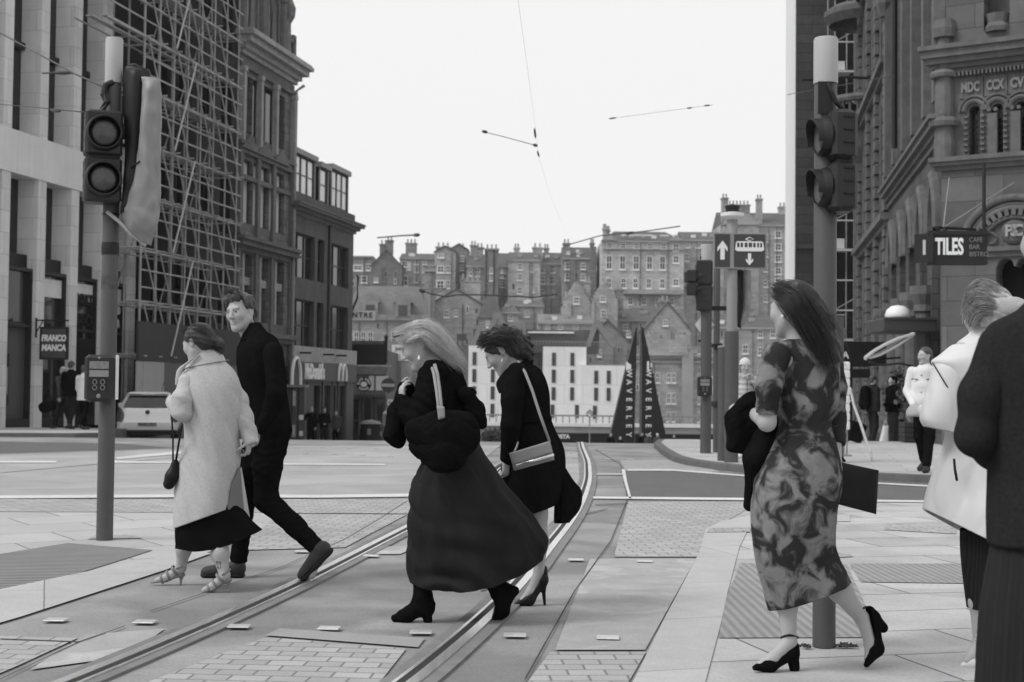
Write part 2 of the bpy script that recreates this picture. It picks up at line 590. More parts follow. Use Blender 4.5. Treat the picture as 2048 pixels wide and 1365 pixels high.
# ------------------------------------------------------------------ tram rails
RX = [(3, -1.1), (5, -.62), (6.08, -.41), (7.84, -.11), (9.3, .09), (10.8, .25), (13.24, .54), (16.2, .82), (19.9, 1.09), (24.6, 1.33), (31, 1.54), (38, 1.85), (60, 4.4), (96, 10)]
def rxs(y):
 return sum(lerp_table(RX, y + d) for d in (-1.2, -.6, 0, .6, 1.2)) / 5
def rail_strip(a, b, z, side, y0=3.4, y1=95, step=.35):
 """strip between lateral offsets a..b (m, towards the right) of one rail"""
 vs, fs = [], []
 y = y0
 i = 0
 while y < y1:
  x, x2 = rxs(y), rxs(y + .1)
  t = Vector((x2 - x, .1, 0)).normalized()
  nrm = Vector((t.y, -t.x, 0))
  c = Vector((x, y, 0)) - nrm * (1.37 if side < 0 else 0)
  for k, off in enumerate((a, b)):
   q = c + nrm * off
   vs.append((q.x, q.y, gz(q.x, q.y) + z))
  for k, off in enumerate((a, b)):
   q = c + nrm * off
   vs.append((q.x, q.y, gz(q.x, q.y) + .002))
  if i:
   o = (i - 1) * 4
   fs += [(o, o + 1, o + 5, o + 4), (o + 2, o, o + 4, o + 6), (o + 1, o + 3, o + 7, o + 5)]
  i += 1
  y += step * (1 if y < 40 else 3)
 return vs, fs
for side, lab in ((-1, 'worn steel tram rail nearest the couple, running under the rear foot of the walking man'), (1, 'worn steel tram rail curving away beneath the two women in black')):
 t = thing('tram_rail', lab, 'tram rail', (0, 0, 0), group='rails of the tram track')
 s = side
 for nm, a, b, z, m in (('rail_head', -.02 * s - .035, -.02 * s + .035, .022, mSteel), ('groove', .0, .0, .0, mGroove), ('guard_lip', .0, .0, .0, mSteel), ('sealant', 0, 0, 0, mSeal)):
  if side > 0:    # head on the outer (right) side
   ab = {'rail_head': (.0, .052), 'groove': (-.042, .0), 'guard_lip': (-.06, -.042), 'sealant': (-.12, .12)}[nm]
  else:
   ab = {'rail_head': (-.052, .0), 'groove': (.0, .042), 'guard_lip': (.042, .06), 'sealant': (-.12, .12)}[nm]
  zz = {'rail_head': .026, 'groove': .021, 'guard_lip': .024, 'sealant': .018}[nm]
  vf = rail_strip(ab[0], ab[1], zz, side)
  link(nm, mesh_np(nm, *vf), {'rail_head': mSteel, 'groove': mGroove, 'guard_lip': mSteel, 'sealant': mSeal}[nm], t)

# ------------------------------------------------------------------ crossing studs
stud_b = MB().rbox(-.058, -.048, 0, .058, .048, .007, .0035)
mStud = mat('stud_plate', .56, .12, 14, .4, metal=.3, fine=.1)
stud_me = stud_b.build('road_stud', mStud)
first = stud_me
near_row = [(112, 1247), (290, 1251), (478, 1260), (658, 1264), (842, 1272), (1030, 1278), (1216, 1283)]
far_row = [(605, 1108), (742, 1117), (1152, 1125), (1290, 1128)]
beyond = [(592, 896), (646, 897), (700, 898), (752, 899), (804, 898), (612, 909), (669, 910), (726, 912), (780, 914), (1145, 907), (1208, 907), (1150, 917), (1215, 920), (1262, 921)]
cnt = 0
for row, lab, grp in ((near_row, 'pale square crossing stud in the row nearest the camera', 'studs of the near crossing row'),
                      (far_row, 'pale square crossing stud in the row just behind the walkers', 'studs of the row behind the walkers'),
                      (beyond, 'small pale crossing stud on the crest of the road', 'studs of the far crossing')):
 for u, v in row:
  o = first if cnt == 0 else first.copy()
  if cnt:
   C.objects.link(o)
  p = G(u, v)
  o.location = (p.x, p.y, gz(p.x, p.y) + .016)
  o.rotation_euler = (0, 0, math.radians(random.uniform(-5, 5)))
  o.name = 'road_stud'
  tag(o, lab, 'road stud', grp)
  cnt += 1

# ------------------------------------------------------------------ raised pavements beyond the crossing
def raised(name, edge, far_x, y0, y1, hgt, mtop, mface, kerbname):
 ys, y = [], y0
 while y < y1:
  ys.append(y)
  y += .25 if y < 46 else 1.5
 sg = 1 if far_x > 0 else -1
 top, fs, kv, kf = [], [], [], []
 for i, y in enumerate(ys):
  x = lerp_table(edge, y)
  z = gz(x, y) + (hgt if sg > 0 else lerp_table([(35, .1), (38, .22), (42, .36), (48, .3), (55, .16), (66, .1)], y))
  top += [(x + sg * .16, y, z), (far_x, y, z)]
  kv += [(x, y, gz(x, y) - .02), (x, y, z - .012), (x + sg * .012, y, z), (x + sg * .16, y, z)]
  if i:
   o = 2 * (i - 1)
   fs.append((o, o + 1, o + 3, o + 2))
   o = 4 * (i - 1)
   kf += [(o + k, o + k + 1, o + k + 5, o + k + 4) for k in range(3)]
 kv0 = len(kv)
 struct(link(name, mesh_np(name, top, fs), mtop))
 o = struct(link(kerbname, mesh_np(kerbname, kv, kf), mface))
raised('pavement', [(17.5, 14), (19.2, 8), (19.9, 5.8), (20.8, 4.55), (21.7, 3.7), (22.8, 3.2), (23.8, 2.95), (25, 2.85), (28, 2.95), (31.4, 3.15), (45, 5.0), (95, 13)], 38, 17.5, 95, .12, mSlabFar, mKerbFar, 'kerb')
raised('pavement', [(34.6, -38), (34.9, -14.5), (35.3, -10.9), (35.8, -10.25), (36.4, -10.2), (39, -11.1), (47, -11.3), (52, -8.9), (95, 0)], -38, 34.6, 95, .10, mSlabFar, mKerbFar, 'kerb')
# ------------------------------------------------------------------ facade tools
class Fac:
 """a building whose street face lies in a vertical plane; local x along the face, y into the building, z up"""
 def __init__(s, name, label, cat, p0, d, z0, group=None):
  d = Vector((d[0], d[1], 0)).normalized()
  s.p0, s.d = Vector((p0[0], p0[1], z0)), d
  s.n = Vector((-d.y, d.x, 0))               # inward
  s.e = thing(name, label, cat, s.p0, math.atan2(d.y, d.x), group)
 def hit(s, u, v, off=0.0):
  r = ray(u, v)
  q0 = s.p0 + s.n * off
  t = (q0 - CAM).dot(s.n) / r.dot(s.n)
  return CAM + r * t
 def px(s, u, v, off=0.0):
  q = s.hit(u, v, off) - s.p0
  return q.dot(s.d), q.z
 def S(s, u, off=0.0):
  return s.px(u, 700, off)[0]
 def rect(s, uL, uR, vT, vB, off=0.0):
  """opening from pixel columns uL, uR and the rows of its top and bottom at the left edge"""
  a, zt = s.px(uL, vT, off)
  b = s.S(uR, off)
  zb = s.px(uL, vB, off)[1]
  return (min(a, b), min(zb, zt), max(a, b), max(zb, zt))

def wall_vf(s0, s1, z0, z1, holes, y0=0.0, t=.3):
 xs = sorted(set([s0, s1] + [min(max(h[i], s0), s1) for h in holes for i in (0, 2)]))
 zs = sorted(set([z0, z1] + [min(max(h[i], z0), z1) for h in holes for i in (1, 3)]))
 nx, nz = len(xs) - 1, len(zs) - 1
 solid = [[not any(h[0] <= (xs[i] + xs[i + 1]) / 2 <= h[2] and h[1] <= (zs[j] + zs[j + 1]) / 2 <= h[3] for h in holes) for j in range(nz)] for i in range(nx)]
 m = MB()
 for i in range(nx):
  for j in range(nz):
   if not solid[i][j]:
    continue
   a, b, c, d = xs[i], xs[i + 1], zs[j], zs[j + 1]
   m.add([(a, y0, c), (b, y0, c), (b, y0, d), (a, y0, d)], [(0, 1, 2, 3)])
   m.add([(a, y0 + t, c), (b, y0 + t, c), (b, y0 + t, d), (a, y0 + t, d)], [(3, 2, 1, 0)])
   if i == 0 or not solid[i - 1][j]:
    m.add([(a, y0, c), (a, y0, d), (a, y0 + t, d), (a, y0 + t, c)], [(0, 1, 2, 3)])
   if i == nx - 1 or not solid[i + 1][j]:
    m.add([(b, y0, c), (b, y0 + t, c), (b, y0 + t, d), (b, y0, d)], [(0, 1, 2, 3)])
   if j == 0 or not solid[i][j - 1]:
    m.add([(a, y0, c), (a, y0 + t, c), (b, y0 + t, c), (b, y0, c)], [(0, 1, 2, 3)])
   if j == nz - 1 or not solid[i][j + 1]:
    m.add([(a, y0, d), (b, y0, d), (b, y0 + t, d), (a, y0 + t, d)], [(0, 1, 2, 3)])
 return m

def window(parent, r, y, mf, mg, nx=1, nz=2, fr=.06, bar=.04, sill=None, msill=None, pane_in=.05, dep=.06):
 s0, z0, s1, z1 = r
 m = MB()
 m.box(s0, y, z0, s0 + fr, y + dep, z1).box(s1 - fr, y, z0, s1, y + dep, z1)
 m.box(s0 + fr, y, z0, s1 - fr, y + dep, z0 + fr).box(s0 + fr, y, z1 - fr, s1 - fr, y + dep, z1)
 for i in range(1, nx):
  x = s0 + (s1 - s0) * i / nx
  m.box(x - bar / 2, y + .004, z0 + fr, x + bar / 2, y + dep - .004, z1 - fr)
 for j in range(1, nz):
  z = z0 + (z1 - z0) * j / nz
  m.box(s0 + fr, y + .008, z - bar / 2, s1 - fr, y + dep - .008, z + bar / 2)
 o = m.build('window', mf, parent)
 MB().box(s0 + .01, y + pane_in, z0 + .01, s1 - .01, y + pane_in + .02, z1 - .01).build('pane', mg, o)
 if sill:
  MB().box(s0 - .08, y - sill, z0 - .12, s1 + .08, y - .001, z0 - .005).build('sill', msill, o)
 return o

def cornice(m, s0, s1, z, y, steps):
 """stack of projecting mouldings, steps = [(height, projection)...] from the bottom up"""
 for h, p in steps:
  m.box(s0 - p * .6, y - p, z, s1 + p * .6, y - .002, z + h)
  z += h
 return z

DL = (.2025, 1.0)
FX = lambda Y: -22.5 + .2025 * Y
mLime = mat('pale_limestone', .68, .08, 1.6, .8, blocks=(1.3, .62, .009), joint=.62, brickvar=.09, fine=.05, streak=.05)
mLimeS = mat('pale_limestone_plain', .72, .07, 1.2, .8, streak=.06, fine=.05)
mShopDark = mat('dark_bronze_frame', .03, .2, 3, .5)
mGlass = glass_mat('dark_shop_glass', .02, .08)
mGlassR = mat('street_reflecting_glass', .03, .5, .5, .09, spec=.8, stretch=(1.2, 1.2, .35))
mPanelG = mat('grey_shopfront_panel', .085, .08, 2, .45, streak=.05)
mSoot = mat('sooty_sandstone', .145, .3, 3.2, .9, blocks=(.75, .34, .012), joint=.4, brickvar=.22, streak=.14, bump=.2)
mSootL = mat('weathered_sandstone', .19, .2, 3, .9, blocks=(.7, .34, .008), joint=.65, streak=.12, bump=.2)
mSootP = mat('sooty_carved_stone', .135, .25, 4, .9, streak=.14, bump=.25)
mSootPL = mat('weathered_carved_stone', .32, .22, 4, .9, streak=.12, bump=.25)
mRender = mat('grey_rendered_wall', .10, .2, 2, .9, streak=.16)
mBlackP = mat('black_paint', .016, .2, 4, .5)
mBlind = mat('pale_blind', .55, .06, 2, .8, ribs=(2 * math.pi / .09, 0, .85))
mWinF = mat('dark_window_frame', .05, .15, 3, .6)
mWinW = mat('white_window_frame', .55, .08, 3, .6)
mPaneSky = mat('painted_sky_pane', .62, .3, .7, .12, spec=.8, stretch=(1.5, 1.5, .6))  # pale base colour stands in for the reflected sky
mGreyTrim = mat('grey_metal_trim', .24, .08, 3, .55)
mWhite = mat('white_paint', .72, .05, 4, .6)

# ------------------------------------------------------------------ modern limestone shop block on the left
def base_fac(name, label, cat, Y0, z0, group=None):
 return Fac(name, label, cat, (FX(Y0), Y0), DL, z0, group)
fr = base_fac('shop_building', 'pale limestone shop block with deep upright fins and glazed shopfronts', 'building', 42.0, gz(-14, 42) + .345)
b0 = fr.e
FD = .62                                   # fin depth
pit = (fr.S(262) - fr.S(78)) / 3           # bay pitch
s_f0 = fr.S(70)
ztop = 15.5
z_b1, z_b0 = fr.px(0, 250)[1], fr.px(0, 338)[1]      # spandrel band
z_sh = fr.px(0, 527)[1]
sA, sB = s_f0 - 3 * pit, s_f0 + 3 * pit + .46
MB().box(sA, FD + .05, 0, sB, 6.0, z_b1).box(sA, FD + .05, z_b1, s_f0 + 2 * pit + .46, 6.0, ztop).build('wall', mGlass, b0)
for k in range(-3, 4):
 s = s_f0 + k * pit
 top = ztop if k < 3 else z_b0 + .9
 if k == 3:
  MB().box(s, 0, 0, s + .46, FD + .04, z_b0 - .003).box(s, .01, z_b1 + .003, s + .46, FD + .04, top + 1).build('fin', mLime, b0)
 else:
  MB().box(s, 0, 0, s + .46, FD + .04, z_b0 - .003).box(s, 0, z_b1 + .003, s + .46, FD + .04, top).build('fin', mLime, b0)
MB().box(sA, -.03, z_b0, sB, FD + .045, z_b1).build('spandrel_band', mLimeS, b0)
for k in range(-3, 3):
 s0, s1 = s_f0 + k * pit + .46, s_f0 + (k + 1) * pit
 MB().box(s0, FD - .10, z_b1 + .05, s0 + .1, FD + .04, ztop - .1).box(s0, FD - .1, 11.2, s1, FD + .04, 11.4).build('window_frame', mShopDark, b0)
 # ground floor shopfront of the bay
 o = MB().box(s0, .12, z_sh - .10, s1, .5, z_sh).box(s0, .12, 0, s0 + .06, .5, z_sh - .10).box(s1 - .06, .12, 0, s1, .5, z_sh - .10).box(s0 + .06, .12, 0, s1 - .06, .5, .28).box(s0 + .06, .14, 2.95, s1 - .06, .45, 3.03).build('shopfront', mShopDark, b0)
 MB().box(s0 + .05, .3, .2, s1 - .05, .34, z_sh - .05).build('pane', mPanelG if k < 0 else mGlassR, o)
 if k < 0:
  MB().box(s0 + .05, .27, 3.1, s1 - .05, .30, z_sh - .10).build('transom_pane', mGlassR, o)
 MB().box(s0, FD - .3, z_sh + .02, s1, FD + .03, z_sh + .42).build('transom_panel', mBlackP, b0)
 if k >= 0:
  MB().box(s0 + .08, .24, z_sh - .75, s1 - .08, .28, z_sh - .2).build('painted_lit_ceiling', mLimeS, o)  # pale strip over the glass, coloured to suggest a lit ceiling
# open doorway bay, framed poster, menu panel
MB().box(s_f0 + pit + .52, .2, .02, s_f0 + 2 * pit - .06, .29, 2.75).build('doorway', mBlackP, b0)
pf = fr.rect(81, 112, 713, 744)
mPoster = mat('framed_poster', .14, .45, 5, .5)
o = MB().box(pf[0], .22, pf[1], pf[2], .26, pf[3]).build('poster_frame', mShopDark, b0)
MB().box(pf[0] + .1, .21, pf[1] + .08, pf[2] - .1, .222, pf[3] - .08).build('poster', mPoster, o)
# restaurant lettering behind the glass over the door
mLetter = mat('lettering_white', .78, .04, 5, .6)
mLetterD = mat('dark_raised_lettering', .012, .1, 5, .5)
for k, mt, sz in ((1, mLetterD, .52), (2, mLetter, .36)):
 for i, wd in enumerate(('FRANCO', 'MANCA')):
  m = MB()
  sc = Matrix.Translation((s_f0 + k * pit + .5 + (pit - .46) / 2, .19, (3.95 if k == 1 else 3.75) - i * sz * 1.22)) @ Matrix.Diagonal((.62, 1, 1, 1))
  m.vm(text_vf(wd, sz, .05, .012), sc)
  m.build('shop_lettering', mt, b0)
# cash machine set in the first bay's panel
at_ = thing('cash_machine', 'black cash machine with pale recessed keypad set in the grey shopfront', 'cash machine', fr.e.matrix_basis @ Vector((s_f0 - .75 , .27, 0)) if False else (0, 0, 0))
q0 = fr.rect(-20, 24, 703, 812)
at_.location = fr.p0 + fr.d * ((q0[0] + q0[2]) / 2) + fr.n * .05 + Vector((0, 0, q0[1]))
at_.rotation_euler = fr.e.rotation_euler
hw, hh = (q0[2] - q0[0]) / 2, q0[3] - q0[1]
MB().rbox(-hw, .0, 0, hw, .22, hh, .04).build('cabinet', mBlackP, at_)
MB().rbox(-hw * .75, -.03, hh * .22, hw * .75, -.001, hh * .72, .03).build('keypad_surround', mGreyTrim, at_)
MB().box(-hw * .5, -.045, hh * .42, hw * .5, -.031, hh * .66).build('screen', mGlass, at_)
MB().vm(text_vf('CASH', .12, .01), Matrix.Translation((0, -.008, hh * .85))).build('lettering', mGreyTrim, at_)
# hanging sign
sg = fr.px(110, 640, -.5)
hs = thing('hanging_sign', 'dark framed hanging restaurant sign on a black bracket, white handwritten capitals', 'sign')
pc = P(109, 672, 41.6)
hs.location = pc - Vector((0, 0, .68))
hs.rotation_euler = (0, 0, math.radians(-3))
M0 = Matrix()
MB().rbox(-.40, -.05, 0, .40, .05, .92 * 1.0, .02).build('board', mat('sign_board_dark', .07, .1, 4, .5), hs)
fb = MB()
for a in ((-.42, -.055, -.02, -.36, .055, .94), (.36, -.055, -.02, .42, .055, .94), (-.36, -.055, -.02, .36, .055, .04), (-.36, -.055, .88, .36, .055, .94)):
 fb.box(*a)
fb.build('frame', mBlackP, hs)
m = MB()
m.vm(text_vf('FRANCO', .25, .02, .012, shear=.12), Matrix.Translation((0, -.055, .6)) @ Matrix.Diagonal((.72, 1, 1, 1)))
m.vm(text_vf('MANCA', .25, .02, .012, shear=.12), Matrix.Translation((0, -.055, .32)) @ Matrix.Diagonal((.8, 1, 1, 1)))
m.build('lettering', mLetter, hs)
MB().tube([(-.55, 0, 1.13), (.42, 0, 1.13)], .025).tube([(-.55, 0, 1.2), (-.55, 0, .62)], .03).tube([(-.54, 0, .78), (-.35, 0, 1.12)], .018).tube([(-.25, 0, .94), (-.25, 0, 1.13)], .012).tube([(.25, 0, .94), (.25, 0, 1.13)], .012).build('bracket', mBlackP, hs)

# ------------------------------------------------------------------ scaffolded building
sc0 = base_fac('scaffolded_building', 'dark stone building hidden behind tall scaffolding, hoarding at street level', 'building', 48.4, gz(-13, 49))
bS = sc0.e
sE = sc0.S(470)
zS3 = z_b1 + 1.2 + (fr.e.location.z - bS.location.z)
sL2, sE2 = sc0.S(281, -1.4), sc0.S(470, -1.4)
holes, ws = [], []
for zf in (4.4, 8.0, 11.6, 15.2):
 for k in range(4):
  x = .7 + k * (sE - .6) / 4
  holes.append((x, zf, x + 1.1, zf + 2.2))
mBS = mat('near_black_stone', .028, .25, 3, .9, streak=.14)  # near-black base tone, darker than the neighbouring stone walls
wall_vf(.12, sE, 0, 21, holes, 0, .4).build('wall', mBS, bS)
MB().box(-2.2, .02, zS3, .118, 5, 21).build('upper_wall', mBS, bS)
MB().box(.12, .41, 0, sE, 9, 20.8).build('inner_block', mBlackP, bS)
for h in holes:
 window(bS, h, .22, mWinF, mGlass, 2, 2)
mHoard = mat('dark_hoarding', .05, .12, 2, .7, fine=.15)
mHoardL = mat('pale_hoarding', .36, .06, 2, .7)
hd = thing('hoarding', 'dark boarded hoarding under the scaffolding with pale and grey lower panels', 'hoarding', sc0.p0 - sc0.n * 1.5, 0)
hd.rotation_euler = sc0.e.rotation_euler
def hp(uL, uR, vT, vB):
 return sc0.rect(uL, uR, vT, vB, -1.5)
a = hp(278, 484, 642, 722)
MB().box(a[0], 0, a[1], a[2], .08, a[3]).build('upper_panel', mHoard, hd)
zb = a[1]
xs_ = [a[0], sc0.S(288, -1.5), sc0.S(330, -1.5), sc0.S(372, -1.5), sc0.S(430, -1.5), a[2]]
for i, mt in enumerate((mHoardL, mHoardL, mPanelG, mHoardL, mPanelG)):
 o = MB().box(xs_[i] + .01, .02 - .01 * (i % 2), 0, xs_[i + 1] - .01, .09, zb - .01).build('lower_panel', mt, hd)
 if i == 1:
  MB().box(xs_[i] + .9, -.02, 0, xs_[i] + 1.7, .008, .9 + .3).build('hatch', mHoardL, o)
# scaffolding: poles, ledgers, braces, boarded lifts
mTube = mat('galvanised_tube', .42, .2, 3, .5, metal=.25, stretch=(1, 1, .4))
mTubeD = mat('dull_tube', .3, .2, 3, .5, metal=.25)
mBoard = mat('scaffold_boards', .42, .2, 4, .85, stretch=(.3, 3, 3))
sf = thing('scaffolding', 'tall tube scaffolding with diagonal braces and boarded lifts climbing the dark facade', 'scaffolding', sc0.p0, 0)
sf.rotation_euler = sc0.e.rotation_euler
nb = 7
px_ = [sL2 + (sE2 - sL2) * k / nb for k in range(nb + 1)]
LH = 1.72
zl = [2.9 + LH * k for k in range(10)]
for k, x in enumerate(px_):
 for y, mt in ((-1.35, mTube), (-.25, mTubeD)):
  m = MB().tube([(x, y, 2.6 if y < -1 and False else .0), (x, y, 20.2)], .030, 6)
  for z in zl:
   m.tube([(x, y, z - .07), (x, y, z + .05)], .06, 6)
  m.build('pole', mt, sf)
 if k < nb:                                          # intermediate inner standards
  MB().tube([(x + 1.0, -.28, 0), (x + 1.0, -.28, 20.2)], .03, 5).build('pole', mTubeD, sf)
for j, z in enumerate(zl):
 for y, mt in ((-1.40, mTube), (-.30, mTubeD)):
  for dz in ((0, .55, 1.1) if y < -1 else (0,)):
   MB().tube([(px_[0] - 2.6 * (z > 13), y, z + dz), (px_[-1] + .25, y, z + dz)], .028, 6).build('ledger', mt, sf)
 for x in px_:
  MB().tube([(x + .06, -1.6, z + .06), (x + .06, -.05, z + .06)], .028, 5).build('transom', mTube, sf)
 for i, y in enumerate((-1.28, -1.03, -.78)):
  if (j * 3 + i) % 7 != 5:
   MB().box(px_[0] - 2.4 * (z > 13), y, z + .10, px_[-1] - (.9 if i == 2 else 0), y + .22, z + .14).build('board', mBoard, sf)
 for k in range(nb):
  if (j * 2 + k) % 7 != 4:
   MB().tube([(px_[k] + .05, -1.46, z + LH), (px_[k + 1] - .05, -1.46, z)], .026, 5).build('brace', mTube, sf)
  if (j + 2 * k) % 3 == 1:
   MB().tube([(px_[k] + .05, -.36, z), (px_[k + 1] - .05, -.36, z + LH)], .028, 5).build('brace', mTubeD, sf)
for a, b in ((0, 2), (2, 4), (4, 6), (6, 8), (7, 9)):           # long raking tie from lift to lift in the front bay
 MB().tube([(px_[2] - .2, -1.52, zl[a] + .1), (px_[3] + .3, -1.52, zl[b] + .0)], .032, 5).build('brace', mat('bright_tube', .5, .1, 3, .5) if a == 0 else bpy.data.materials['bright_tube'], sf)

# ------------------------------------------------------------------ ornate sandstone building
orn = base_fac('ornate_building', 'tall ornate sooty sandstone building with gabled dormers above a heavy cornice', 'building', FX and 56.6, gz(-11, 58))
bo = orn.e
sO1 = orn.S(578)
bays = [(477, 503), (511, 534), (541, 566)]
top_r = [orn.rect(481, 497, 150, 262), orn.rect(506, 529, 165, 285), orn.rect(537, 562, 187, 300)]
zt1 = orn.px(505, 158)[1]
zt0 = orn.px(505, 272)[1]
mid_r = [orn.rect(476, 499, 325, 442), orn.rect(507, 532, 341, 452), orn.rect(540, 563, 352, 462)]
zm1, zm0 = orn.px(508, 326)[1], orn.px(508, 452)[1]
low_r = [orn.rect(476, 502, 505, 640), orn.rect(511, 535, 512, 645), orn.rect(541, 566, 519, 648)]
zl1, zl0 = orn.px(511, 512)[1], orn.px(511, 645)[1]
top_r = [(r[0], zt0, r[2], zt1) for r in top_r]
mid_r = [(r[0], zm0, r[2], zm1) for r in mid_r]
low_r = [(r[0], zl0, r[2], zl1) for r in low_r]
zc = orn.px(470, 100)[1]
wall_vf(0, sO1, 0, zc, top_r + mid_r + low_r, 0, .45).build('wall', mSoot, bo)
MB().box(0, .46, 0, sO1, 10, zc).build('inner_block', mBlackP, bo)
for r in top_r:
 window(bo, r, .2, mWinF, mGlassR, 2, 1, .07, .07)
for r in mid_r:
 w_ = window(bo, r, .16, mWinF, mBlind, 1, 1, .06)
 zz = r[1] + (r[3] - r[1]) * .72
 MB().box(r[0] + .05, .06, zz - .08, r[2] - .05, .155, zz + .08).build('transom', mSootPL, w_)
 MB().box((r[0] + r[2]) / 2 - .04, .1, zz + .08, (r[0] + r[2]) / 2 + .04, .157, r[3]).build('mullion', mSootPL, w_)
for r in low_r:
 w_ = window(bo, r, .28, mWinF, mGlass, 2, 2, .05)
 zz = r[1] + (r[3] - r[1]) * .60
 MB().box((r[0] + r[2]) / 2 - .11, .06, r[1], (r[0] + r[2]) / 2 + .11, .27, r[3]).build('mullion', mSootPL, w_)
 MB().box(r[0] + .01, .1, zz - .16, r[2] - .01, .26, zz + .16).build('transom', mSootPL, w_)
# cornices and string courses, pilasters between the bays
m = MB()
cornice(m, 0, sO1, zc, 0, [(.18, .18), (.22, .35), (.25, .62), (.16, .8), (.1, .72)])
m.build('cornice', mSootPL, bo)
m = MB()
cornice(m, 0, sO1, zt0 - .75, 0, [(.2, .12), (.14, .2)])
cornice(m, 0, sO1, zt1 + .25, 0, [(.15, .14), (.3, .06)])
cornice(m, 0, sO1, zm0 - 1.15, 0, [(.2, .12), (.22, .35), (.14, .48)])
cornice(m, 0, sO1, zm1 + .2, 0, [(.14, .16)])
cornice(m, 0, sO1, zm0 + (zm1 - zm0) * .72 - .1, 0, [(.18, .09)])
cornice(m, 0, sO1, zl0 - .8, 0, [(.2, .2), (.2, .4)])
m.build('string_course', mSootP, bo)
edges = [0.0] + [(a[2] + b[0]) / 2 for a, b in zip(low_r, low_r[1:])] + [sO1 - .3]
for i, x in enumerate(edges):
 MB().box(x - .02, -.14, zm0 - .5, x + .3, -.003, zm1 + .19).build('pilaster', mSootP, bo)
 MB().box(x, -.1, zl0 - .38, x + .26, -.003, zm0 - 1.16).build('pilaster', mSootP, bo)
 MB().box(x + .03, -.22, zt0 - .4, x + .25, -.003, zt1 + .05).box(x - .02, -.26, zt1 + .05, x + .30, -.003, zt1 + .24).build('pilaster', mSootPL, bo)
for r in top_r:
 cx = (r[0] + r[2]) / 2
 MB().tube([(cx - .16, -.02, zt0), (cx - .16, -.02, zt1)], .07, 8).build('column', mSootPL, bo)
for r in mid_r:   # small pediments over the middle windows
 m = MB().prism([(r[0] - .1, zm1 + .36), (r[2] + .1, zm1 + .36), ((r[0] + r[2]) / 2, zm1 + 1.0)], -.25, -.004)
 m.build('pediment', mSootP, bo)
# dormer storey: gabled dormers, pinnacles, balustrade blocks, chimney
zd = zc + .92
mSlate = mat('dark_slate', .075, .18, 4, .75, blocks=(.35, .22, .008), joint=.6)
MB().add([(0, .1, zd), (sO1, .1, zd), (sO1, 4.0, zd + 6), (0, 4.0, zd + 6), (0, 9, zd), (sO1, 9, zd)], [(0, 1, 2, 3), (3, 2, 5, 4), (0, 3, 4), (1, 5, 2)]).build('roof', mSlate, bo)
for cx in (.9, 3.3):
 pl = [(cx - .95, zd - .15), (cx + .95, zd - .15), (cx + .95, zd + 2.5), (cx + 1.15, zd + 2.5), (cx, zd + 4.6), (cx - 1.15, zd + 2.5), (cx - .95, zd + 2.5)]
 hole = arch(cx - .42, cx + .42, zd + .1, zd + 2.9, True)
 o = MB().vm(plate_vf(pl, [hole], .5), Matrix.Translation((0, -.1, 0))).build('dormer', mSootPL, bo)
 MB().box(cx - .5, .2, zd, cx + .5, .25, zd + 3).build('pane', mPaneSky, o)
 m = MB()
 for s_ in (-1, 1):
  m.tube([(cx + s_ * .42, -.2, zd), (cx + s_ * .42, -.2, zd + 1.9), (cx + s_ * .3, -.2, zd + 2.4), (cx, -.2, zd + 2.95)], .09, 6)
  m.tube([(cx + s_ * 1.2, -.12, zd + 2.4), (cx, -.12, zd + 4.7)], .13, 6)
  m.lathe([(.2, 0), (.2, 2.3), (.26, 2.35), (.26, 2.6), (.14, 2.9), (.02, 3.5)], 8, (cx + s_ * 1.05, -.15, zd - .1))
 m.lathe([(.1, 0), (.18, .2), (.06, .4), (.12, .6), (.02, .9)], 8, (cx, .05, zd + 4.5))
 m.build('gable_carving', mSootP, o)
 MB().box(cx - .9, .41, zd, cx + .9, 3.5, zd + 2.6).build('dormer_body', mSlate, o)
m = MB()   # last small turret and parapet blocks at the far corner
m.lathe([(.5, 0), (.45, 1.6), (.62, 1.9), (.66, 2.3), (.4, 2.9), (.16, 3.6), (.2, 3.8), (.02, 4.6)], 6, (4.75, .1, zd - .1))
m.build('turret', mSootP, bo)
m = MB()
for x in (5.2, 5.55, 5.9):
 if x < sO1 - .1:
  m.lathe([(.1, 0), (.14, .3), (.08, .5), (.12, .85)], 8, (x, .1, zd))
m.box(4.95, -.12, zd + .86, sO1, .35, zd + 1.05)
m.box(sO1 - .3, -.12, zd - .1, sO1 + .02, .35, zd + 1.25)
m.build('parapet', mSootP, bo)
MB().tube([(sO1 - .12, -.2, .5), (sO1 - .12, -.2, zc - .3), (sO1 - .05, -.55, zc - .05)], .07, 8).build('downpipe', mat('grey_downpipe', .3, .2, 3, .6), bo)

# ------------------------------------------------------------------ grey rendered building over the burger restaurant
mc = base_fac('restaurant_building', 'grey rendered building with large dark windows and glazed black attic above a restaurant', 'building', 62.6, gz(-10, 64))
bm_ = mc.e
sM1 = mc.S(704)
zk = mc.px(580, 424)[1]
def zat(u, v):
 return mc.px(u, v)[1]
r1 = [mc.rect(590, 627, 463, 556), mc.rect(636, 646, 478, 560), mc.rect(663, 695, 488, 572)]
za1, za0 = zat(590, 463), zat(590, 554)
zb1, zb0 = zat(590, 597), zat(590, 700)
holes = []
for r in r1:
 holes += [(r[0], za0, r[2], za1), (r[0], zb0, r[2], zb1)]
z_fa1, z_fa0 = zat(595, 726), zat(595, 762)
wall_vf(0, sM1, z_fa1, zk, holes, 0, .35).build('wall', mRender, bm_)
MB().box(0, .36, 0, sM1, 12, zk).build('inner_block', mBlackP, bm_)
MB().box(sM1 - .3, .351, 0, sM1, 12.1, zk).build('gable_wall', mRender, bm_)
for h in holes:
 wide = h[2] - h[0] > 1
 window(bm_, h, .2, mWinF, mGlassR, 3 if wide else 1, 2, .07, .05)
m = MB()
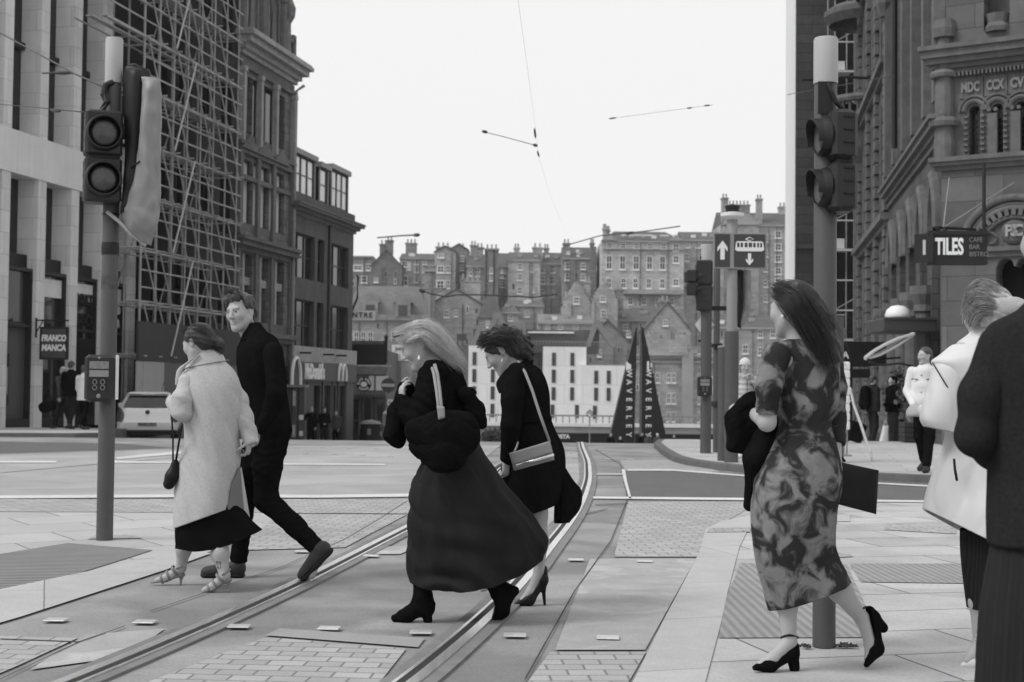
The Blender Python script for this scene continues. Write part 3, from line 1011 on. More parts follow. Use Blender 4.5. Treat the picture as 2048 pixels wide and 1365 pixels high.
cornice(m, 0, sM1, zk, 0, [(.14, .12), (.14, .3), (.12, .5), (.08, .55)])
m.build('cornice', mSootP, bm_)
MB().box(0, -.06, zk + .48, sM1 + .02, .3, zk + .95).build('parapet', mat('leaded_parapet', .10, .15, 3, .8, streak=.1), bm_)
MB().box(mc.S(653), -.12, z_fa1, mc.S(653) + .12, -.002, zk).build('downpipe', mWinF, bm_)
MB().box(-.02, -.22, z_fa1 + .05, sM1 + .1, -.002, z_fa1 + .75).build('stone_band', mSootPL, bm_)
m = MB()
for u in (590, 637, 663):
 m.box(mc.S(u), -.75, z_fa1 + .4, mc.S(u) + .1, -.222, z_fa1 + .48)
m.build('flood_bracket', mBlackP, bm_)
# glazed attic: three black framed dormers with pale trim
zq = zk + .95
for (ua, ub, vt, vb, nw) in ((581, 623, 288, 372, 3), (632, 650, 318, 390, 1), (656, 690, 322, 400, 3)):
 a, b = mc.S(ua, .2), mc.S(ub, .2)
 h = zat(ua, vt) - zq
 o = MB().box(a, .2, zq, b, 2.5, zq + h).build('attic_dormer', mBlackP, bm_)
 wdt = (b - a - .2) / nw
 for i in range(nw):
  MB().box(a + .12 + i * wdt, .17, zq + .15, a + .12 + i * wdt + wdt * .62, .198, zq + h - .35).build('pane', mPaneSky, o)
  MB().box(a + .12 + i * wdt, .155, zq + .45 * h, a + .12 + i * wdt + wdt * .62, .169, zq + .45 * h + .06).build('glazing_bar', mBlackP, o)
 MB().box(a - .1, .02, zq + h - .22, b + .1, 2.4, zq + h + .02).box(a - .02, .14, zq, a + .09, .199, zq + h - .22).box(b - .09, .14, zq, b + .02, .199, zq + h - .22).build('trim', mGreyTrim, o)
MB().box(.3, 2.6, zq, sM1 - .3, 9, zq + 2.2).build('roof', mSlate, bm_)
MB().box(mc.S(672), 3.2, zq, mc.S(686), 4.2, zq + 3.8).build('chimney', mSootP, bm_)
# restaurant front: dark fascia with white lettering, arch emblems, glazed bays
mFasc = mat('grey_fascia', .075, .06, 3, .5)
o = MB().box(0, -.25, z_fa0, sM1, -.003, z_fa1 + .03).build('fascia', mFasc, bm_)
t0, tz = mc.px(598, 744)
t1 = mc.S(637)
vf = text_vf("McDonald's", .95, .06, .035)
wv = max(q[0] for q in vf[0]) - min(q[0] for q in vf[0])
MB().vm(vf, Matrix.Translation(((t0 + t1) / 2, -.29, tz)) @ Matrix.Diagonal(((t1 - t0) / wv, 1, 1, 1))).build('lettering', mLetter, o)
def golden_arch(cx, z0_, wd, h, y):
 m_ = MB()
 for s_ in (-1, 1):
  pts = [(cx + s_ * wd * (.25 + .25 * math.cos(t)), y, z0_ + h * math.sin(t) ** .8 if t > 0 else z0_) for t in [math.pi * i / 12 for i in range(13)]]
  m_.tube(pts, .07, 6)
 return m_
golden_arch(mc.S(674), tz - .38, 1.2, .8, -.3).build('emblem', mLetter, o)
sgn = MB().box(-.75, -.34, z_fa0 - .35, mc.S(589), -.255, z_fa1 + .1).build('side_sign', mat('sign_panel_grey', .05, .06, 3, .5), bm_)
MB().tube([(mc.S(577) + .55 * math.cos(t), -.38, tz - .6 + 1.2 * math.sin(t) ** .7) for t in [math.pi * i / 14 for i in range(15)]], .08, 6).build('emblem', mLetter, sgn)
for (ua, ub, mt) in ((594, 612, mBlackP), (614, 641, mGlass), (645, 662, mGlassR), (664, 672, mGlass), (676, 690, mBlackP)):
 a, b = mc.S(ua), mc.S(ub)
 o = MB().box(a, -.06, 0, a + .1, .2, z_fa0).box(b - .1, -.06, 0, b, .2, z_fa0).box(a + .1, -.06, z_fa0 - .2, b - .1, .2, z_fa0 - .003).build('shopfront', mFasc, bm_)
 MB().box(a + .1, .1, 0, b - .1, .14, z_fa0 - .2).build('pane', mt, o)
MB().box(mc.S(690), -.1, 0, sM1 + .05, .3, z_fa0).build('corner_pier', mFasc, bm_)

# ------------------------------------------------------------------ low cafe building beyond with black balcony rail
Yc = 76.0
zc0 = gz(-8, Yc)
cf = thing('cafe_building', 'low cafe building with black balcony railing over a pale cornice and round sign', 'building', P(742, 885, Yc) * 1.0)
cf.location.z = zc0
cx0, cx1 = P(696, 800, Yc).x - cf.location.x, P(771, 800, Yc).x - cf.location.x
def cz(v):
 return P(740, v, Yc).z - zc0
mTim = mat('ribbed_boarding', .2, .08, 3, .8, ribs=(2 * math.pi / .18, 0, .7))
MB().box(cx0, .3, 0, cx1, 9, cz(700)).build('wall', mat('cafe_wall', .12, .1, 3, .8), cf)
MB().box(cx0, .0, cz(790), cx1, .299, cz(752)).build('boarding', mTim, cf)
m = MB()
cornice(m, cx0, cx1, cz(749), 0, [(.18, .15), (.2, .28), (.12, .42)])
m.build('cornice', mSootPL, cf)
rl = MB().box(cx0, -.1, cz(733), cx1, -.04, cz(726)).build('balcony', mBlackP, cf)
m = MB().tube([(cx0, -.15, cz(684)), (cx1, -.15, cz(684))], .05)
n_ = 26
for i in range(n_ + 1):
 x = cx0 + (cx1 - cx0) * i / n_
 m.box(x - .035, -.17, cz(726), x + .035, -.13, cz(686))
m.box(cx0, -.14, cz(712), cx1, -.10, cz(690))
for x in (cx0, cx1):
 m.lathe([(.09, 0), (.09, cz(676) - cz(726)), (.14, cz(674) - cz(726)), (.0, cz(668) - cz(726))], 8, (x, -.15, cz(726)))
m.build('railing', mBlackP, rl)
for i in range(3):
 a, b = cx0 + .1 + (cx1 - cx0) * i / 3, cx0 + (cx1 - cx0) * (i + 1) / 3
 window(cf, (a, .5, b, cz(795)), .05, mFasc, mGlassR, 1, 2, .1)
MB().box(cx0 - .03, -.06, cz(795), cx1 + .02, .29, cz(790)).build('lintel', mFasc, cf)
# round coffee sign, letters round the rim
rs = thing('round_sign', 'round black coffee shop sign with white lettering round its rim', 'sign', P(728, 769, Yc - .7))
R_ = 14.6 / F * Yc
Mx = Matrix.Rotation(math.pi / 2, 4, 'X')
MB().lathe([(R_, 0), (R_, .08)], 32, M=Mx).build('disc', mBlackP, rs)
m = MB()
for txt, a_c, sgn_ in (('BLACK SHEEP', 90, -1), ('COFFEE', 270, 1)):
 for i, ch in enumerate(txt):
  if ch == ' ':
   continue
  ang = math.radians(a_c + sgn_ * (i - (len(txt) - 1) / 2) * (17 if sgn_ < 0 else 19))
  rot = ang - math.pi / 2 if sgn_ < 0 else ang + math.pi / 2
  Mt = Matrix.Translation((R_ * .74 * math.cos(ang), -.1, R_ * .74 * math.sin(ang))) @ Matrix.Rotation(-rot, 4, 'Y')
  m.vm(text_vf(ch, R_ * .4, .02, .006), Mt)
m.lathe([(R_ * .45, 0), (R_ * .45, .02)], 14, (R_ * .0, R_ * .0, .09), Mx, sx=1, sy=.85)
m.build('lettering', mLetter, rs)
m = MB()
for (ua, ub) in ((738, 748), (752, 776)):
 a, b = P(ua, 770, Yc).x - cf.location.x, P(ub, 770, Yc).x - cf.location.x
 m.box(a, -.08, cz(781), b, -.003, cz(752))
m.build('menu_board', mWhite, cf)
# poster panel, flag sign, cable bracket
ps = thing('poster_hoarding', 'tall pale advertising hoarding with a small black heading behind the blonde woman', 'hoarding', P(803, 860, 84))
ps.location.z = gz(-6, 84)
x0, x1 = -26 / F * 84, 30 / F * 84
zz = lambda v: P(800, v, 84).z - ps.location.z
MB().box(x0, 0, 0, x1, .15, zz(683)).build('board', mat('hoarding_grey', .26, .06, 2, .8), ps)
MB().box(x0 + .12, -.02, zz(722), x1 - .1, -.003, zz(690)).build('white_panel', mWhite, ps)
MB().box(x0 + .7, -.02, zz(800), x1 - .3, -.003, zz(726)).build('picture', mat('pale_picture', .42, .3, 1.2, .8), ps)
MB().vm(text_vf('John Lewis', .3, .01, .004), Matrix.Translation((x0 + 1.0, -.03, zz(698)))).build('lettering', mBlackP, ps)
st = thing('street_sign', 'white projecting sign with black capitals on the corner of the grey building', 'sign', P(724, 631, 74))
MB().box(-48 / F * 74, 0, -.26, 26 / F * 74, .06, .24).build('board', mat('white_sign_enamel', .8, .02, 3, .5), st)
vf = text_vf('CENTRE', .36, .02, .008, align='RIGHT', space=1.3)
MB().vm(vf, Matrix.Translation((21 / F * 74, -.012, .0))).build('lettering', mBlackP, st)
MB().tube([(-20 / F * 74, .03, .23), (-10 / F * 74, .03, .9), (-9 / F * 74, .03, 2.0), (-12 / F * 74, .03, 2.1)], .06).build('bracket', mBlackP, st)
# ------------------------------------------------------------------ right-hand side of the street
DR = (-.165, -1.0)
RXX = lambda Y: 4.36 + .165 * Y
mStR = mat('red_sandstone_soot', .085, .26, 3, .9, blocks=(.7, .36, .012), joint=.42, brickvar=.2, streak=.1, bump=.2)
mStRL = mat('carved_red_sandstone', .125, .28, 3.5, .9, streak=.1, bump=.25)
mStRP = mat('dressed_sandstone_pier', .115, .18, 2, .85, blocks=(1.6, .55, .01), joint=.5, brickvar=.16, bump=.1)

# section A: ornate narrow building with bowed balcony (far part)
ra = Fac('balcony_building', 'ornate dark stone building with a bowed corbelled balcony beside the dark gap', 'building', (RXX(58), 58), DR, gz(14, 55) + .1)
ba = ra.e
sA0, sA1 = 0.0, (58 - 43.4) * 1.0135
hA = []
for (ya, yb) in ((56.6, 55.2), (52.6, 51.2), (49.2, 47.8), (46.2, 44.8)):
 for z0_, z1_ in ((1.0, 3.4), (4.3, 6.9), (8.6, 11.6), (13.2, 16.2)):
  hA.append(((58 - ya) * 1.0135, z0_, (58 - yb) * 1.0135, z1_))
wall_vf(sA0, sA1 - .01, 0, 21, hA, 0, .45).build('wall', mStR, ba)
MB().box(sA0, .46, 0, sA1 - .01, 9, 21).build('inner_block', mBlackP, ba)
for i, h in enumerate(hA):
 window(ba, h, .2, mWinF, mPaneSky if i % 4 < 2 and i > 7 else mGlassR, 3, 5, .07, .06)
for z in (7.35, 12.2, 16.8):
 m = MB()
 cornice(m, 3.2, sA1, z, 0, [(.2, .15), (.2, .3)])
 m.build('string_course', mStRL, ba)
for y in (54.2, 50.4, 47.2, 44.0):
 s = (58 - y) * 1.0135
 mq = MB()
 for k in range(52):
  z = .3 + k * .4
  wq = .34 if k % 2 else .24
  mq.box(s - wq, -.14, z, s + wq, -.003, z + .34)
 mq.build('quoin_pilaster', mStRL, ba)
for y in (54.4,):                                        # bowed balcony: corbel, balusters, rail
 s = (58 - y) * 1.0135
 o = MB().lathe([(.1, 0), (.35, .4), (.5, .8), (.9, 1.3), (1.15, 1.9), (1.3, 2.1), (1.3, 2.3)], 18, (s, .1, 10.2), a0=math.pi, a1=2 * math.pi).build('balcony', mStRL, ba)
 m = MB()
 for k in range(13):
  a = math.pi + math.pi * k / 12
  m.lathe([(.06, 0), (.1, .25), (.05, .5), (.08, .8)], 6, (s + 1.15 * math.cos(a), .1 + 1.15 * math.sin(a), 12.5))
 m.lathe([(1.0, 0), (1.3, 0), (1.35, .12), (1.3, .25), (1.0, .25)], 18, (s, .1, 13.3), a0=math.pi, a1=2 * math.pi)
 m.build('balustrade', mStRL, o)
 MB().lathe([(1.3, 0), (1.5, .3), (1.5, .5), (1.2, .7)], 18, (s, .1, 16.4), a0=math.pi, a1=2 * math.pi).build('canopy', mStRL, ba)
MB().tube([(13.6, -.5, 12.2), (13.6, -1.2, 12.25), (13.6, -2.6, 12.2)], .05, 6).lathe([(.12, 0), (.2, .1), (.0, .3)], 8, (13.6, -1.7, 12.25)).build('flagpole_bracket', mBlackP, ba)

# section B: the corner building with pointed arches and its chamfered entrance face
rb = Fac('corner_building', 'carved sandstone corner building with arched doorway, date lettering and pointed arcade', 'building', (RXX(43.3), 43.3), DR, gz(11, 36) + .1)
bb = rb.e
zoff = bb.location.z
sB1 = (43.3 - 31.6) * 1.0135
nA = 5
pt = sB1 / nA
arches_ = [arch(k * pt + .5, (k + 1) * pt - .35, .7, 6.3 - zoff, True, 8) for k in range(nA)]
hl = [(0, 0), (sB1, 0), (sB1, 7.3 - zoff), (0, 7.3 - zoff)]
MB().vm(plate_vf(hl, arches_, .5)).build('wall', mStR, bb)
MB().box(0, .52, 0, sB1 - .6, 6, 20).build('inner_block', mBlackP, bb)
for k in range(nA):
 a, b = k * pt + .45, (k + 1) * pt - .3
 o = MB().box(a, .36, .7, b, .42, 6.3 - zoff).build('window', mGlassR, bb)
 m = MB()
 for j in range(1, 4):
  m.box(a + (b - a) * j / 4 - .03, .31, .7, a + (b - a) * j / 4 + .03, .358, 6.1 - zoff)
 for j in range(1, 9):
  m.box(a, .325, .7 + j * .62, b, .356, .75 + j * .62)
 m.build('glazing_bar', mWinF, o)
 out_ = arch(k * pt + .5, (k + 1) * pt - .35, 3.4, 6.3 - zoff, True, 8)[2:]
 MB().tube([(x, -.06, z) for x, z in out_], .13, 6).build('arch_moulding', mStRL, bb)
 m = MB().lathe([(.3, 0), (.3, .35), (.2, .5), (.2, 3.1), (.26, 3.15), (.24, 3.3), (.34, 3.55), (.34, 3.75)], 12, (k * pt + .07, -.12, .05))
 m.build('column', mStRL, bb)
m = MB()
cornice(m, 0, sB1 + .1, 6.9 - zoff, 0, [(.16, .08), (.14, .16), (.16, .27), (.1, .34)])
m.build('cornice', mStRL, bb)
hB = []
for k in range(nA):
 hB += [(k * pt + .75, 8.5, k * pt + 1.75, 12.6), (k * pt + .75, 13.4, k * pt + 1.75, 18)]
wall_vf(0, sB1, 7.75 - zoff, 21, hB, .05, .4).build('upper_wall', mStR, bb)
for h in hB:
 window(bb, h, .25, mWinF, mGlassR, 2, 4, .06)
for k in range(nA + 1):
 x = min(k * pt + .1, sB1 - .36)
 MB().box(x, -.2, 7.8 - zoff, x + .4, .048, 20.5).build('pilaster', mStRL, bb)
 MB().lathe([(.16, 0), (.28, .4), (.22, .8), (.05, 1.1)], 8, (x + .2, -.2, 12.7)).build('carved_bracket', mStRL, bb)
MB().tube([((43.3 - 39.0) * 1.0135, -.3, 8.0), ((43.3 - 39.0) * 1.0135, -.3, 20)], .08, 8).build('downpipe', mBlackP, bb)
# chamfered face
ch = Fac('entrance_tmp', 'x', 'x', (RXX(31.6), 31.6), (1.55, -1.0), zoff)
eM = ch.e
ent = eM
# reuse its frame as a part of the corner building
cW = 6.2
Mch = bb.matrix_basis.inverted() if False else None
rot = ch.e.rotation_euler.z - bb.rotation_euler.z
tb = Matrix.Rotation(-bb.rotation_euler.z, 4, 'Z') @ Matrix.Translation(ch.p0 - rb.p0)
MX = Matrix.Rotation(-bb.rotation_euler.z, 4, 'Z') @ Matrix.Translation(ch.p0 - rb.p0) @ Matrix.Rotation(ch.e.rotation_euler.z, 4, 'Z')
bpy.data.objects.remove(ch.e)
def cb(mb, name, mt, parent=bb, smooth=False):
 v = [MX @ Vector(q) for q in mb.v]
 mb.v = [tuple(q) for q in v]
 return mb.build(name, mt, parent, smooth)
zc1 = ch.px(1900, 513)[1]           # springing cornice of the door arch
zt_ = ch.px(1900, 335)[1]           # string above the arch
zlet0, zlet1 = ch.px(1930, 196)[1], ch.px(1930, 160)[1]
zcor = ch.px(1890, 150)[1]
sc_, zc_ = ch.px(2010, 470)
Ra = ch.S(2010) - ch.S(1906)
dk = ch.S(1992)
cx = ch.S(2030)
# lower storey: stone pier, dark doorway recess with twin arches
W3 = [( -.02, 0), (cW, 0), (cW, zt_), (-.02, zt_)]
door = [(dk, .02), (2 * cx - dk, .02), (2 * cx - dk, zc1 - .27)] + arc(cx + (cx - dk) * .5, zc1 - .27, (cx - dk) * .45, 0, math.pi, 8) + arc(cx - (cx - dk) * .5, zc1 - .27, (cx - dk) * .45, 0, math.pi, 8) + [(dk, zc1 - .27)]
cb(MB().vm(plate_vf(W3, [door], .6)), 'entrance_wall', mStRP)
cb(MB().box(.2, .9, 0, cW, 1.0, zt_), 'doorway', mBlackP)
m = MB()
cornice(m, .15, cW, zc1 - .06, 0, [(.12, .08), (.1, .16)])
cb(m, 'impost_band', mStRL)
# tympanum arch: concentric mouldings, keystone blocks, carved crest and scrolls
for i, (rr, rad, yy) in enumerate(((Ra, .085, -.1), (Ra * .88, .05, -.06), (Ra * .8, .06, -.08), (Ra * .62, .05, -.06))):
 cb(MB().tube([(x, yy, z) for x, z in arc(cx, zc1 + .1, rr, 0.02, math.pi - .02, 28)], rad, 6), 'arch_moulding', mStRL, smooth=True)
m = MB()
for k in range(17):
 a = math.pi * (k + .5) / 17
 Mt = Matrix.Translation((cx, 0, zc1 + .1)) @ Matrix.Rotation(-a, 4, 'Y')
 m.box(Ra * .65, -.13, -.045, Ra * .79, -.003, .045, Mt)
cb(m, 'voussoirs', mStRL)
o = cb(MB().lathe([(.0, -.12), (.2, -.1), (.28, -.04), (.3, 0)], 20, M=Matrix.Translation((cx, 0, zc1 + .48)) @ Matrix.Rotation(math.pi / 2, 4, 'X') @ Matrix.Diagonal((1, 1, -1, 1))), 'crest', mStRL)
m = MB()
for (ch_, dx_) in (('P', -.09), ('S', .02), ('C', .1)):
 m.vm(text_vf(ch_, .34, .05, .012), Matrix.Translation((cx + dx_, -.14, zc1 + .48)))
cb(m, 'monogram', mat('crest_letter', .3, .1, 5, .8), o)
for s_ in (-1, 1):
 m = MB()
 for (r0, ox, oz, a0, a1) in ((.2, .5, .2, 0, 5.0), (.14, .62, .5, 1, 6.5), (.11, .36, .72, 2, 7.5), (.09, .8, .16, 0, 5.5), (.08, .5, .86, 0, 5.5)):
  pts = [(cx + s_ * (ox + r0 * (1 - i / 30) * math.cos(a0 + (a1 - a0) * i / 20)), -.05, zc1 + .12 + oz + r0 * (1 - i / 30) * math.sin(a0 + (a1 - a0) * i / 20)) for i in range(21)]
  m.tube(pts, .028, 5)
 cb(m, 'scroll_carving', mStRL)
m = MB()
cornice(m, -.1, cW, zt_ - .08, 0, [(.1, .1), (.08, .2), (.1, .26)])
cb(m, 'string_course', mStRL)
# middle storey with three arched windows, pilasters, volutes
wz0, wz1 = ch.px(1945, 326)[1], ch.px(1945, 212)[1]
wr = []
for (ua, ub) in ((1938, 1961), (1984, 2007), (2031, 2056), (2080, 2107)):
 a, b = ch.S(ua), ch.S(ub)
 wr.append((a, b))
pol = [(-.02, zt_ + .1), (cW, zt_ + .1), (cW, zcor), (-.02, zcor)]
cb(MB().vm(plate_vf(pol, [arch(a, b, wz0, wz1) for a, b in wr], .4)), 'entrance_upper_wall', mStRL)
cb(MB().box(.1, .3, zt_ + .2, cW, .35, zcor), 'pane', mGlassR)
for a, b in wr:
 m = MB()
 for k in range(9):
  z = wz0 + (wz1 - wz0 - .15) * k / 9
  m.box(a - .1, -.07, z, a - .01, -.003, z + .05).box(b + .01, -.07, z, b + .1, -.003, z + .05)
 m.tube([(x, -.04, z) for x, z in arc((a + b) / 2, wz1 - (b - a) / 2, (b - a) / 2 + .1, 0, math.pi, 12)], .05, 6)
 m.tube([(x, -.05, z) for x, z in arc((a + b) / 2, wz1 - (b - a) / 2, (b - a) / 2 + .2, 0, math.pi, 12)], .03, 6)
 cb(m, 'window_surround', mStRL)
 m = MB()
 for i in (-1, 1):
  m.lathe([(.045, -.06), (.045, .06)], 10, M=Matrix.Translation((b + .28 + i * .07, -.06, wz1 - .14)) @ Matrix.Rotation(math.pi / 2, 4, 'X'))
 m.box(b + .18, -.1, wz0 - .02, b + .38, -.003, wz1 - .22)
 cb(m, 'capital_pilaster', mStRL)
 m = MB()
 for i in range(1, 3):
  m.box(a + (b - a) * i / 3 - .008, .2, wz0, a + (b - a) * i / 3 + .008, .22, wz1)
 for j in range(1, 9):
  m.box(a, .2, wz0 + (wz1 - wz0) * j / 9 - .006, b, .22, wz0 + (wz1 - wz0) * j / 9 + .006)
 cb(m, 'glazing_bar', mWinF)
for txt, ua, ub in (('MDC', 1924, 1961), ('CCX', 1974, 2010), ('CV', 2022, 2050)):
 a, b = ch.S(ua), ch.S(ub)
 zl_ = ch.px((ua + ub) / 2, 178)[1]
 o = cb(MB().box(a - .04, -.03, zlet0 - .02, b + .06, -.003, zlet1 + .02), 'date_panel', mStRL)
 vf = text_vf(txt, .30, .06, .014)
 wv = max(q[0] for q in vf[0]) - min(q[0] for q in vf[0])
 cb(MB().vm(vf, Matrix.Translation(((a + b) / 2, -.05, (zlet0 + zlet1) / 2)) @ Matrix.Diagonal(((b - a) / wv, 1, 1, 1))), 'lettering', mat('raised_stone_letter', .2, .1, 4, .85) if txt == 'MDC' else bpy.data.materials['raised_stone_letter'], o)
m = MB()
cornice(m, -.12, cW, zcor, 0, [(.1, .08), (.1, .16), (.12, .3), (.16, .42), (.1, .5)])
for k in range(70):
 m.box(.05 + k * .085, -.2, zcor - .1, .09 + k * .085, -.003, zcor - .002)
cb(m, 'cornice', mStRL)
m = MB()                                                  # carved corner corbels stepping down
for (z0_, z1_, p_) in ((zt_ + .1, zt_ + .9, .22), (zt_ + .9, zt_ + 1.1, .32), (zt_ + 1.1, zt_ + 2.0, .2), (zt_ + 2.0, zt_ + 2.15, .3), (zt_ + 2.15, zt_ + 2.9, .16), (zt_ + 2.9, zt_ + 3.3, .24)):
 m.lathe([(p_, 0), (p_ * 1.1, (z1_ - z0_) * .5), (p_ * .9, z1_ - z0_)], 10, (.05, -.05, z0_))
cb(m, 'corner_corbel', mStRL)
# plain upper face with statue in a niche
na, nb_ = ch.S(1968), ch.S(2020)
zu = zcor + .58
cb(MB().vm(plate_vf([(-.02, zu), (cW, zu), (cW, 20), (-.02, 20)], [arch(na, nb_, zu + .3, zu + 3.4)], .5)), 'entrance_top_wall', mStRP)
cb(MB().box(na - .2, .52, zu + .2, nb_ + .2, .6, zu + 3.5), 'niche_back', mStRL)
nc = (na + nb_) / 2
cb(MB().lathe([(.28, 0), (.3, .1), (.22, .2), (.26, .4)], 8, (nc, .1, zu + .25)), 'plinth', mStRL)

# ------------------------------------------------------------------ signs, canopy and lamp on the corner building
Yt = 29.6
tl = thing('projecting_sign', 'black box sign lettered TILES hung from a pole over the corner doorway', 'sign', P(1908, 527, Yt))
kx = Yt / F
tl.rotation_euler = (0, 0, math.radians(-5))
W_, H_ = 52 * kx, 62 * kx
MB().rbox(-W_, -.10, 0, W_ * 1.2, .12, H_, .02).box(-W_ - .02, -.13, H_ - .06, W_ * 1.22, .15, H_ + .02).box(-W_ - .02, -.13, -.03, W_ * 1.22, .15, .03).build('box', mBlackP, tl)
MB().vm(text_vf('TILES', .50, .02, .016), Matrix.Translation((-.12, -.115, H_ * .5)) @ Matrix.Diagonal((.5, 1, .95, 1))).build('lettering', mLetter, tl)
m = MB()
for i, wd in enumerate(('CAFE', 'BAR', 'BISTRO')):
 m.vm(text_vf(wd, .14, .01, .0, align='LEFT'), Matrix.Translation((W_ * .52, -.112, H_ * .74 - i * .15)) @ Matrix.Diagonal((.85, 1, 1, 1)))
m.build('small_lettering', mat('lettering_dim', .2, .05, 4, .6), tl)
M1 = Matrix.Translation((-W_ * 1.10, -.02, 0)) @ Matrix.Rotation(math.radians(-42), 4, 'Z')
o = MB().box(-.24, -.02, .01, .2, .03, H_ - .03, M1).build('side_panel', mBlackP, tl)
MB().vm(text_vf('1', .42, .01, .012), M1 @ Matrix.Translation((0, -.03, H_ * .48))).build('numeral', mat('lettering_grey', .42, .05, 4, .6), o)
MB().tube([(-W_ * .35, .0, H_), (-W_ * .35, .0, H_ + .12)], .05).tube([(-W_ * .6, 0, H_ + .10), (W_ * 1.2, .9, H_ + .16)], .03).build('bracket', mBlackP, tl)
MB().tube([(-W_ * .4, 0, H_ + .1), (0.2, 1.4, H_ + 1.35)], .014).tube([(-W_ * .4, 0, H_ + .1), (1.5, 1.1, H_ + 1.2)], .014).build('guy_wire', mGreyTrim, tl)
MB().tube([(W_ * 1.28, .35, H_ - .1), (W_ * 1.28, .35, H_ + 1.5)], .04).build('pole', mBlackP, tl)

Yk = 33.0
kk = Yk / F
cnp = thing('canopy', 'dark flat canopy over the side door carrying a white globe lamp', 'canopy', P(1818, 664, Yk))
MB().rbox(-53 * kk, -.1, 0, 54 * kk, 1.6, 27 * kk, .02).box(-53 * kk, -.13, 24 * kk, 54 * kk, -.101, 28 * kk).build('canopy_box', mat('canopy_grey', .055, .08, 3, .5), cnp)
gl = thing('globe_lamp', 'large white globe lamp sitting on the dark canopy', 'lamp', P(1803, 640, Yk - .02))
MB().lathe([(25 * kk, -.02), (26 * kk, .08), (22 * kk, .2), (13 * kk, .285), (0, .31)], 24, (0, .3, .05)).build('globe', mat('opal_glass', .8, .02, 3, .3), gl, True)
MB().lathe([(26 * kk, 0), (27 * kk, .04), (20 * kk, .05)], 24, (0, .3, .02)).build('collar', mBlackP, gl)
aw = thing('awning', 'folded pale awning on bare curved arms under the canopy', 'awning', P(1780, 722, 32.2))
ka = 32.2 / F
def awp(u, v, y=0):
 q = P(u, v, 32.2 + y) - aw.location
 return (q.x, q.y, q.z)
def ribbon(pts, w, th=.015):
 m_ = MB()
 for a, b in zip(pts, pts[1:]):
  a, b = Vector(a), Vector(b)
  m_.add([a + Vector((0, 0, 0)), b, b + Vector((0, w, .02)), a + Vector((0, w, .02)), a + Vector((0, 0, th)), b + Vector((0, 0, th)), b + Vector((0, w, .02 + th)), a + Vector((0, w, .02 + th))],
               [(0, 1, 2, 3), (7, 6, 5, 4), (0, 4, 5, 1), (1, 5, 6, 2), (2, 6, 7, 3), (3, 7, 4, 0)])
 return m_
mAwn = mat('pale_awning_cloth', .42, .08, 3, .8)
ribbon([awp(1733, 718), awp(1750, 705), awp(1772, 692), awp(1800, 679), awp(1828, 671)], .22, .04).build('cloth', mAwn, aw)
ribbon([awp(1733, 721, .02), awp(1762, 712, .02), awp(1792, 696, .02), awp(1830, 671, .02)], .25, .06).build('valance', mAwn, aw)
MB().tube([awp(1738, 724), awp(1765, 731), awp(1800, 727), awp(1826, 733)], .03).tube([awp(1735, 720), awp(1800, 716, .5)], .025).build('arm', mBlackP, aw)
cs = thing('shop_sign', 'dark shop sign board with small white lettering beyond the awning', 'sign', P(1738, 708, 41))
MB().box(-1.3, 0, -.35, .5, .1, .35).build('board', mBlackP, cs)
MB().vm(text_vf('BA', .26, .01, .01), Matrix.Translation((-.75, -.01, -.05))).build('lettering', mLetter, cs)
cs2 = thing('hanging_sign', 'small dark rectangular sign hanging below the larger shop sign', 'sign', P(1713, 748, 41))
MB().rbox(-.4, 0, -.12, .4, .08, .14, .02).build('board', mBlackP, cs2)
MB().tube([(-.4, .04, .22), (.4, .04, .22)], .02).box(-.25, .03, .12, -.22, .05, .23).box(.22, .03, .12, .25, .05, .23).build('bracket', mBlackP, cs2)

# dark block with return wall coloured pale as if skylit, and the hoist scaffolding in the gap
blk = thing('stone_block_building', 'plain dark coursed stone gable with a narrow skylit-toned street side, tall beyond the frame', 'building', P(1590, 860, 62))
blk.location.z = gz(12, 62)
wB = P(1668, 800, 62).x - blk.location.x
mDk = mat('dark_coursed_stone', .07, .16, 2.5, .9, blocks=(1.4, .42, .014), joint=.4, brickvar=.2, streak=.1)
MB().box(0, 0, 0, wB, .2, 26).add([(.03, .21, 0), (wB, .21, 0), (8, 16, 0), (2.75, 16, 0), (.03, .21, 25.9), (wB, .21, 25.9), (8, 16, 25.9), (2.75, 16, 25.9)], [(0, 1, 2, 3), (7, 6, 5, 4), (0, 4, 5, 1), (1, 5, 6, 2), (2, 6, 7, 3), (3, 7, 4, 0)]).build('wall', mDk, blk)
MB().add([(-.002, .0, 0), (2.7, 16.5, 0), (2.7, 16.5, 26), (-.002, 0, 26), (.01, .2, 0), (2.75, 16.5, 0), (2.75, 16.5, 26), (.01, .2, 26)], [(0, 1, 2, 3), (7, 6, 5, 4), (2, 1, 5, 6), (3, 2, 6, 7)]).build('skylit_toned_side', mLimeS, blk)  # skylight on this face is put into a pale limestone colour
MB().box(.55, -.06, 0, 1.5, -.003, 3.2).build('base_panel', mDk, blk)
MB().box(.0, -.08, 9.0, wB, -.003, 9.25).build('string_course', mDk, blk)
ho = thing('hoist_scaffold', 'narrow scaffold hoist with pale boarded levels in the black gap between two buildings', 'scaffolding', P(1667, 860, 60.5))
ho.location.z = gz(13, 60)
wH = P(1708, 800, 60.5).x - ho.location.x
MB().box(.1, 1.6, 0, wH + .5, 1.7, 26).build('shade_backing', mBlackP, ho)  # black sheet stands in for the shade deep in the gap
for x in (.02, wH - .02):
 for y in (0, 1.4):
  MB().tube([(x, y, 0), (x, y, 25)], .03, 6).build('pole', mTubeD, ho)
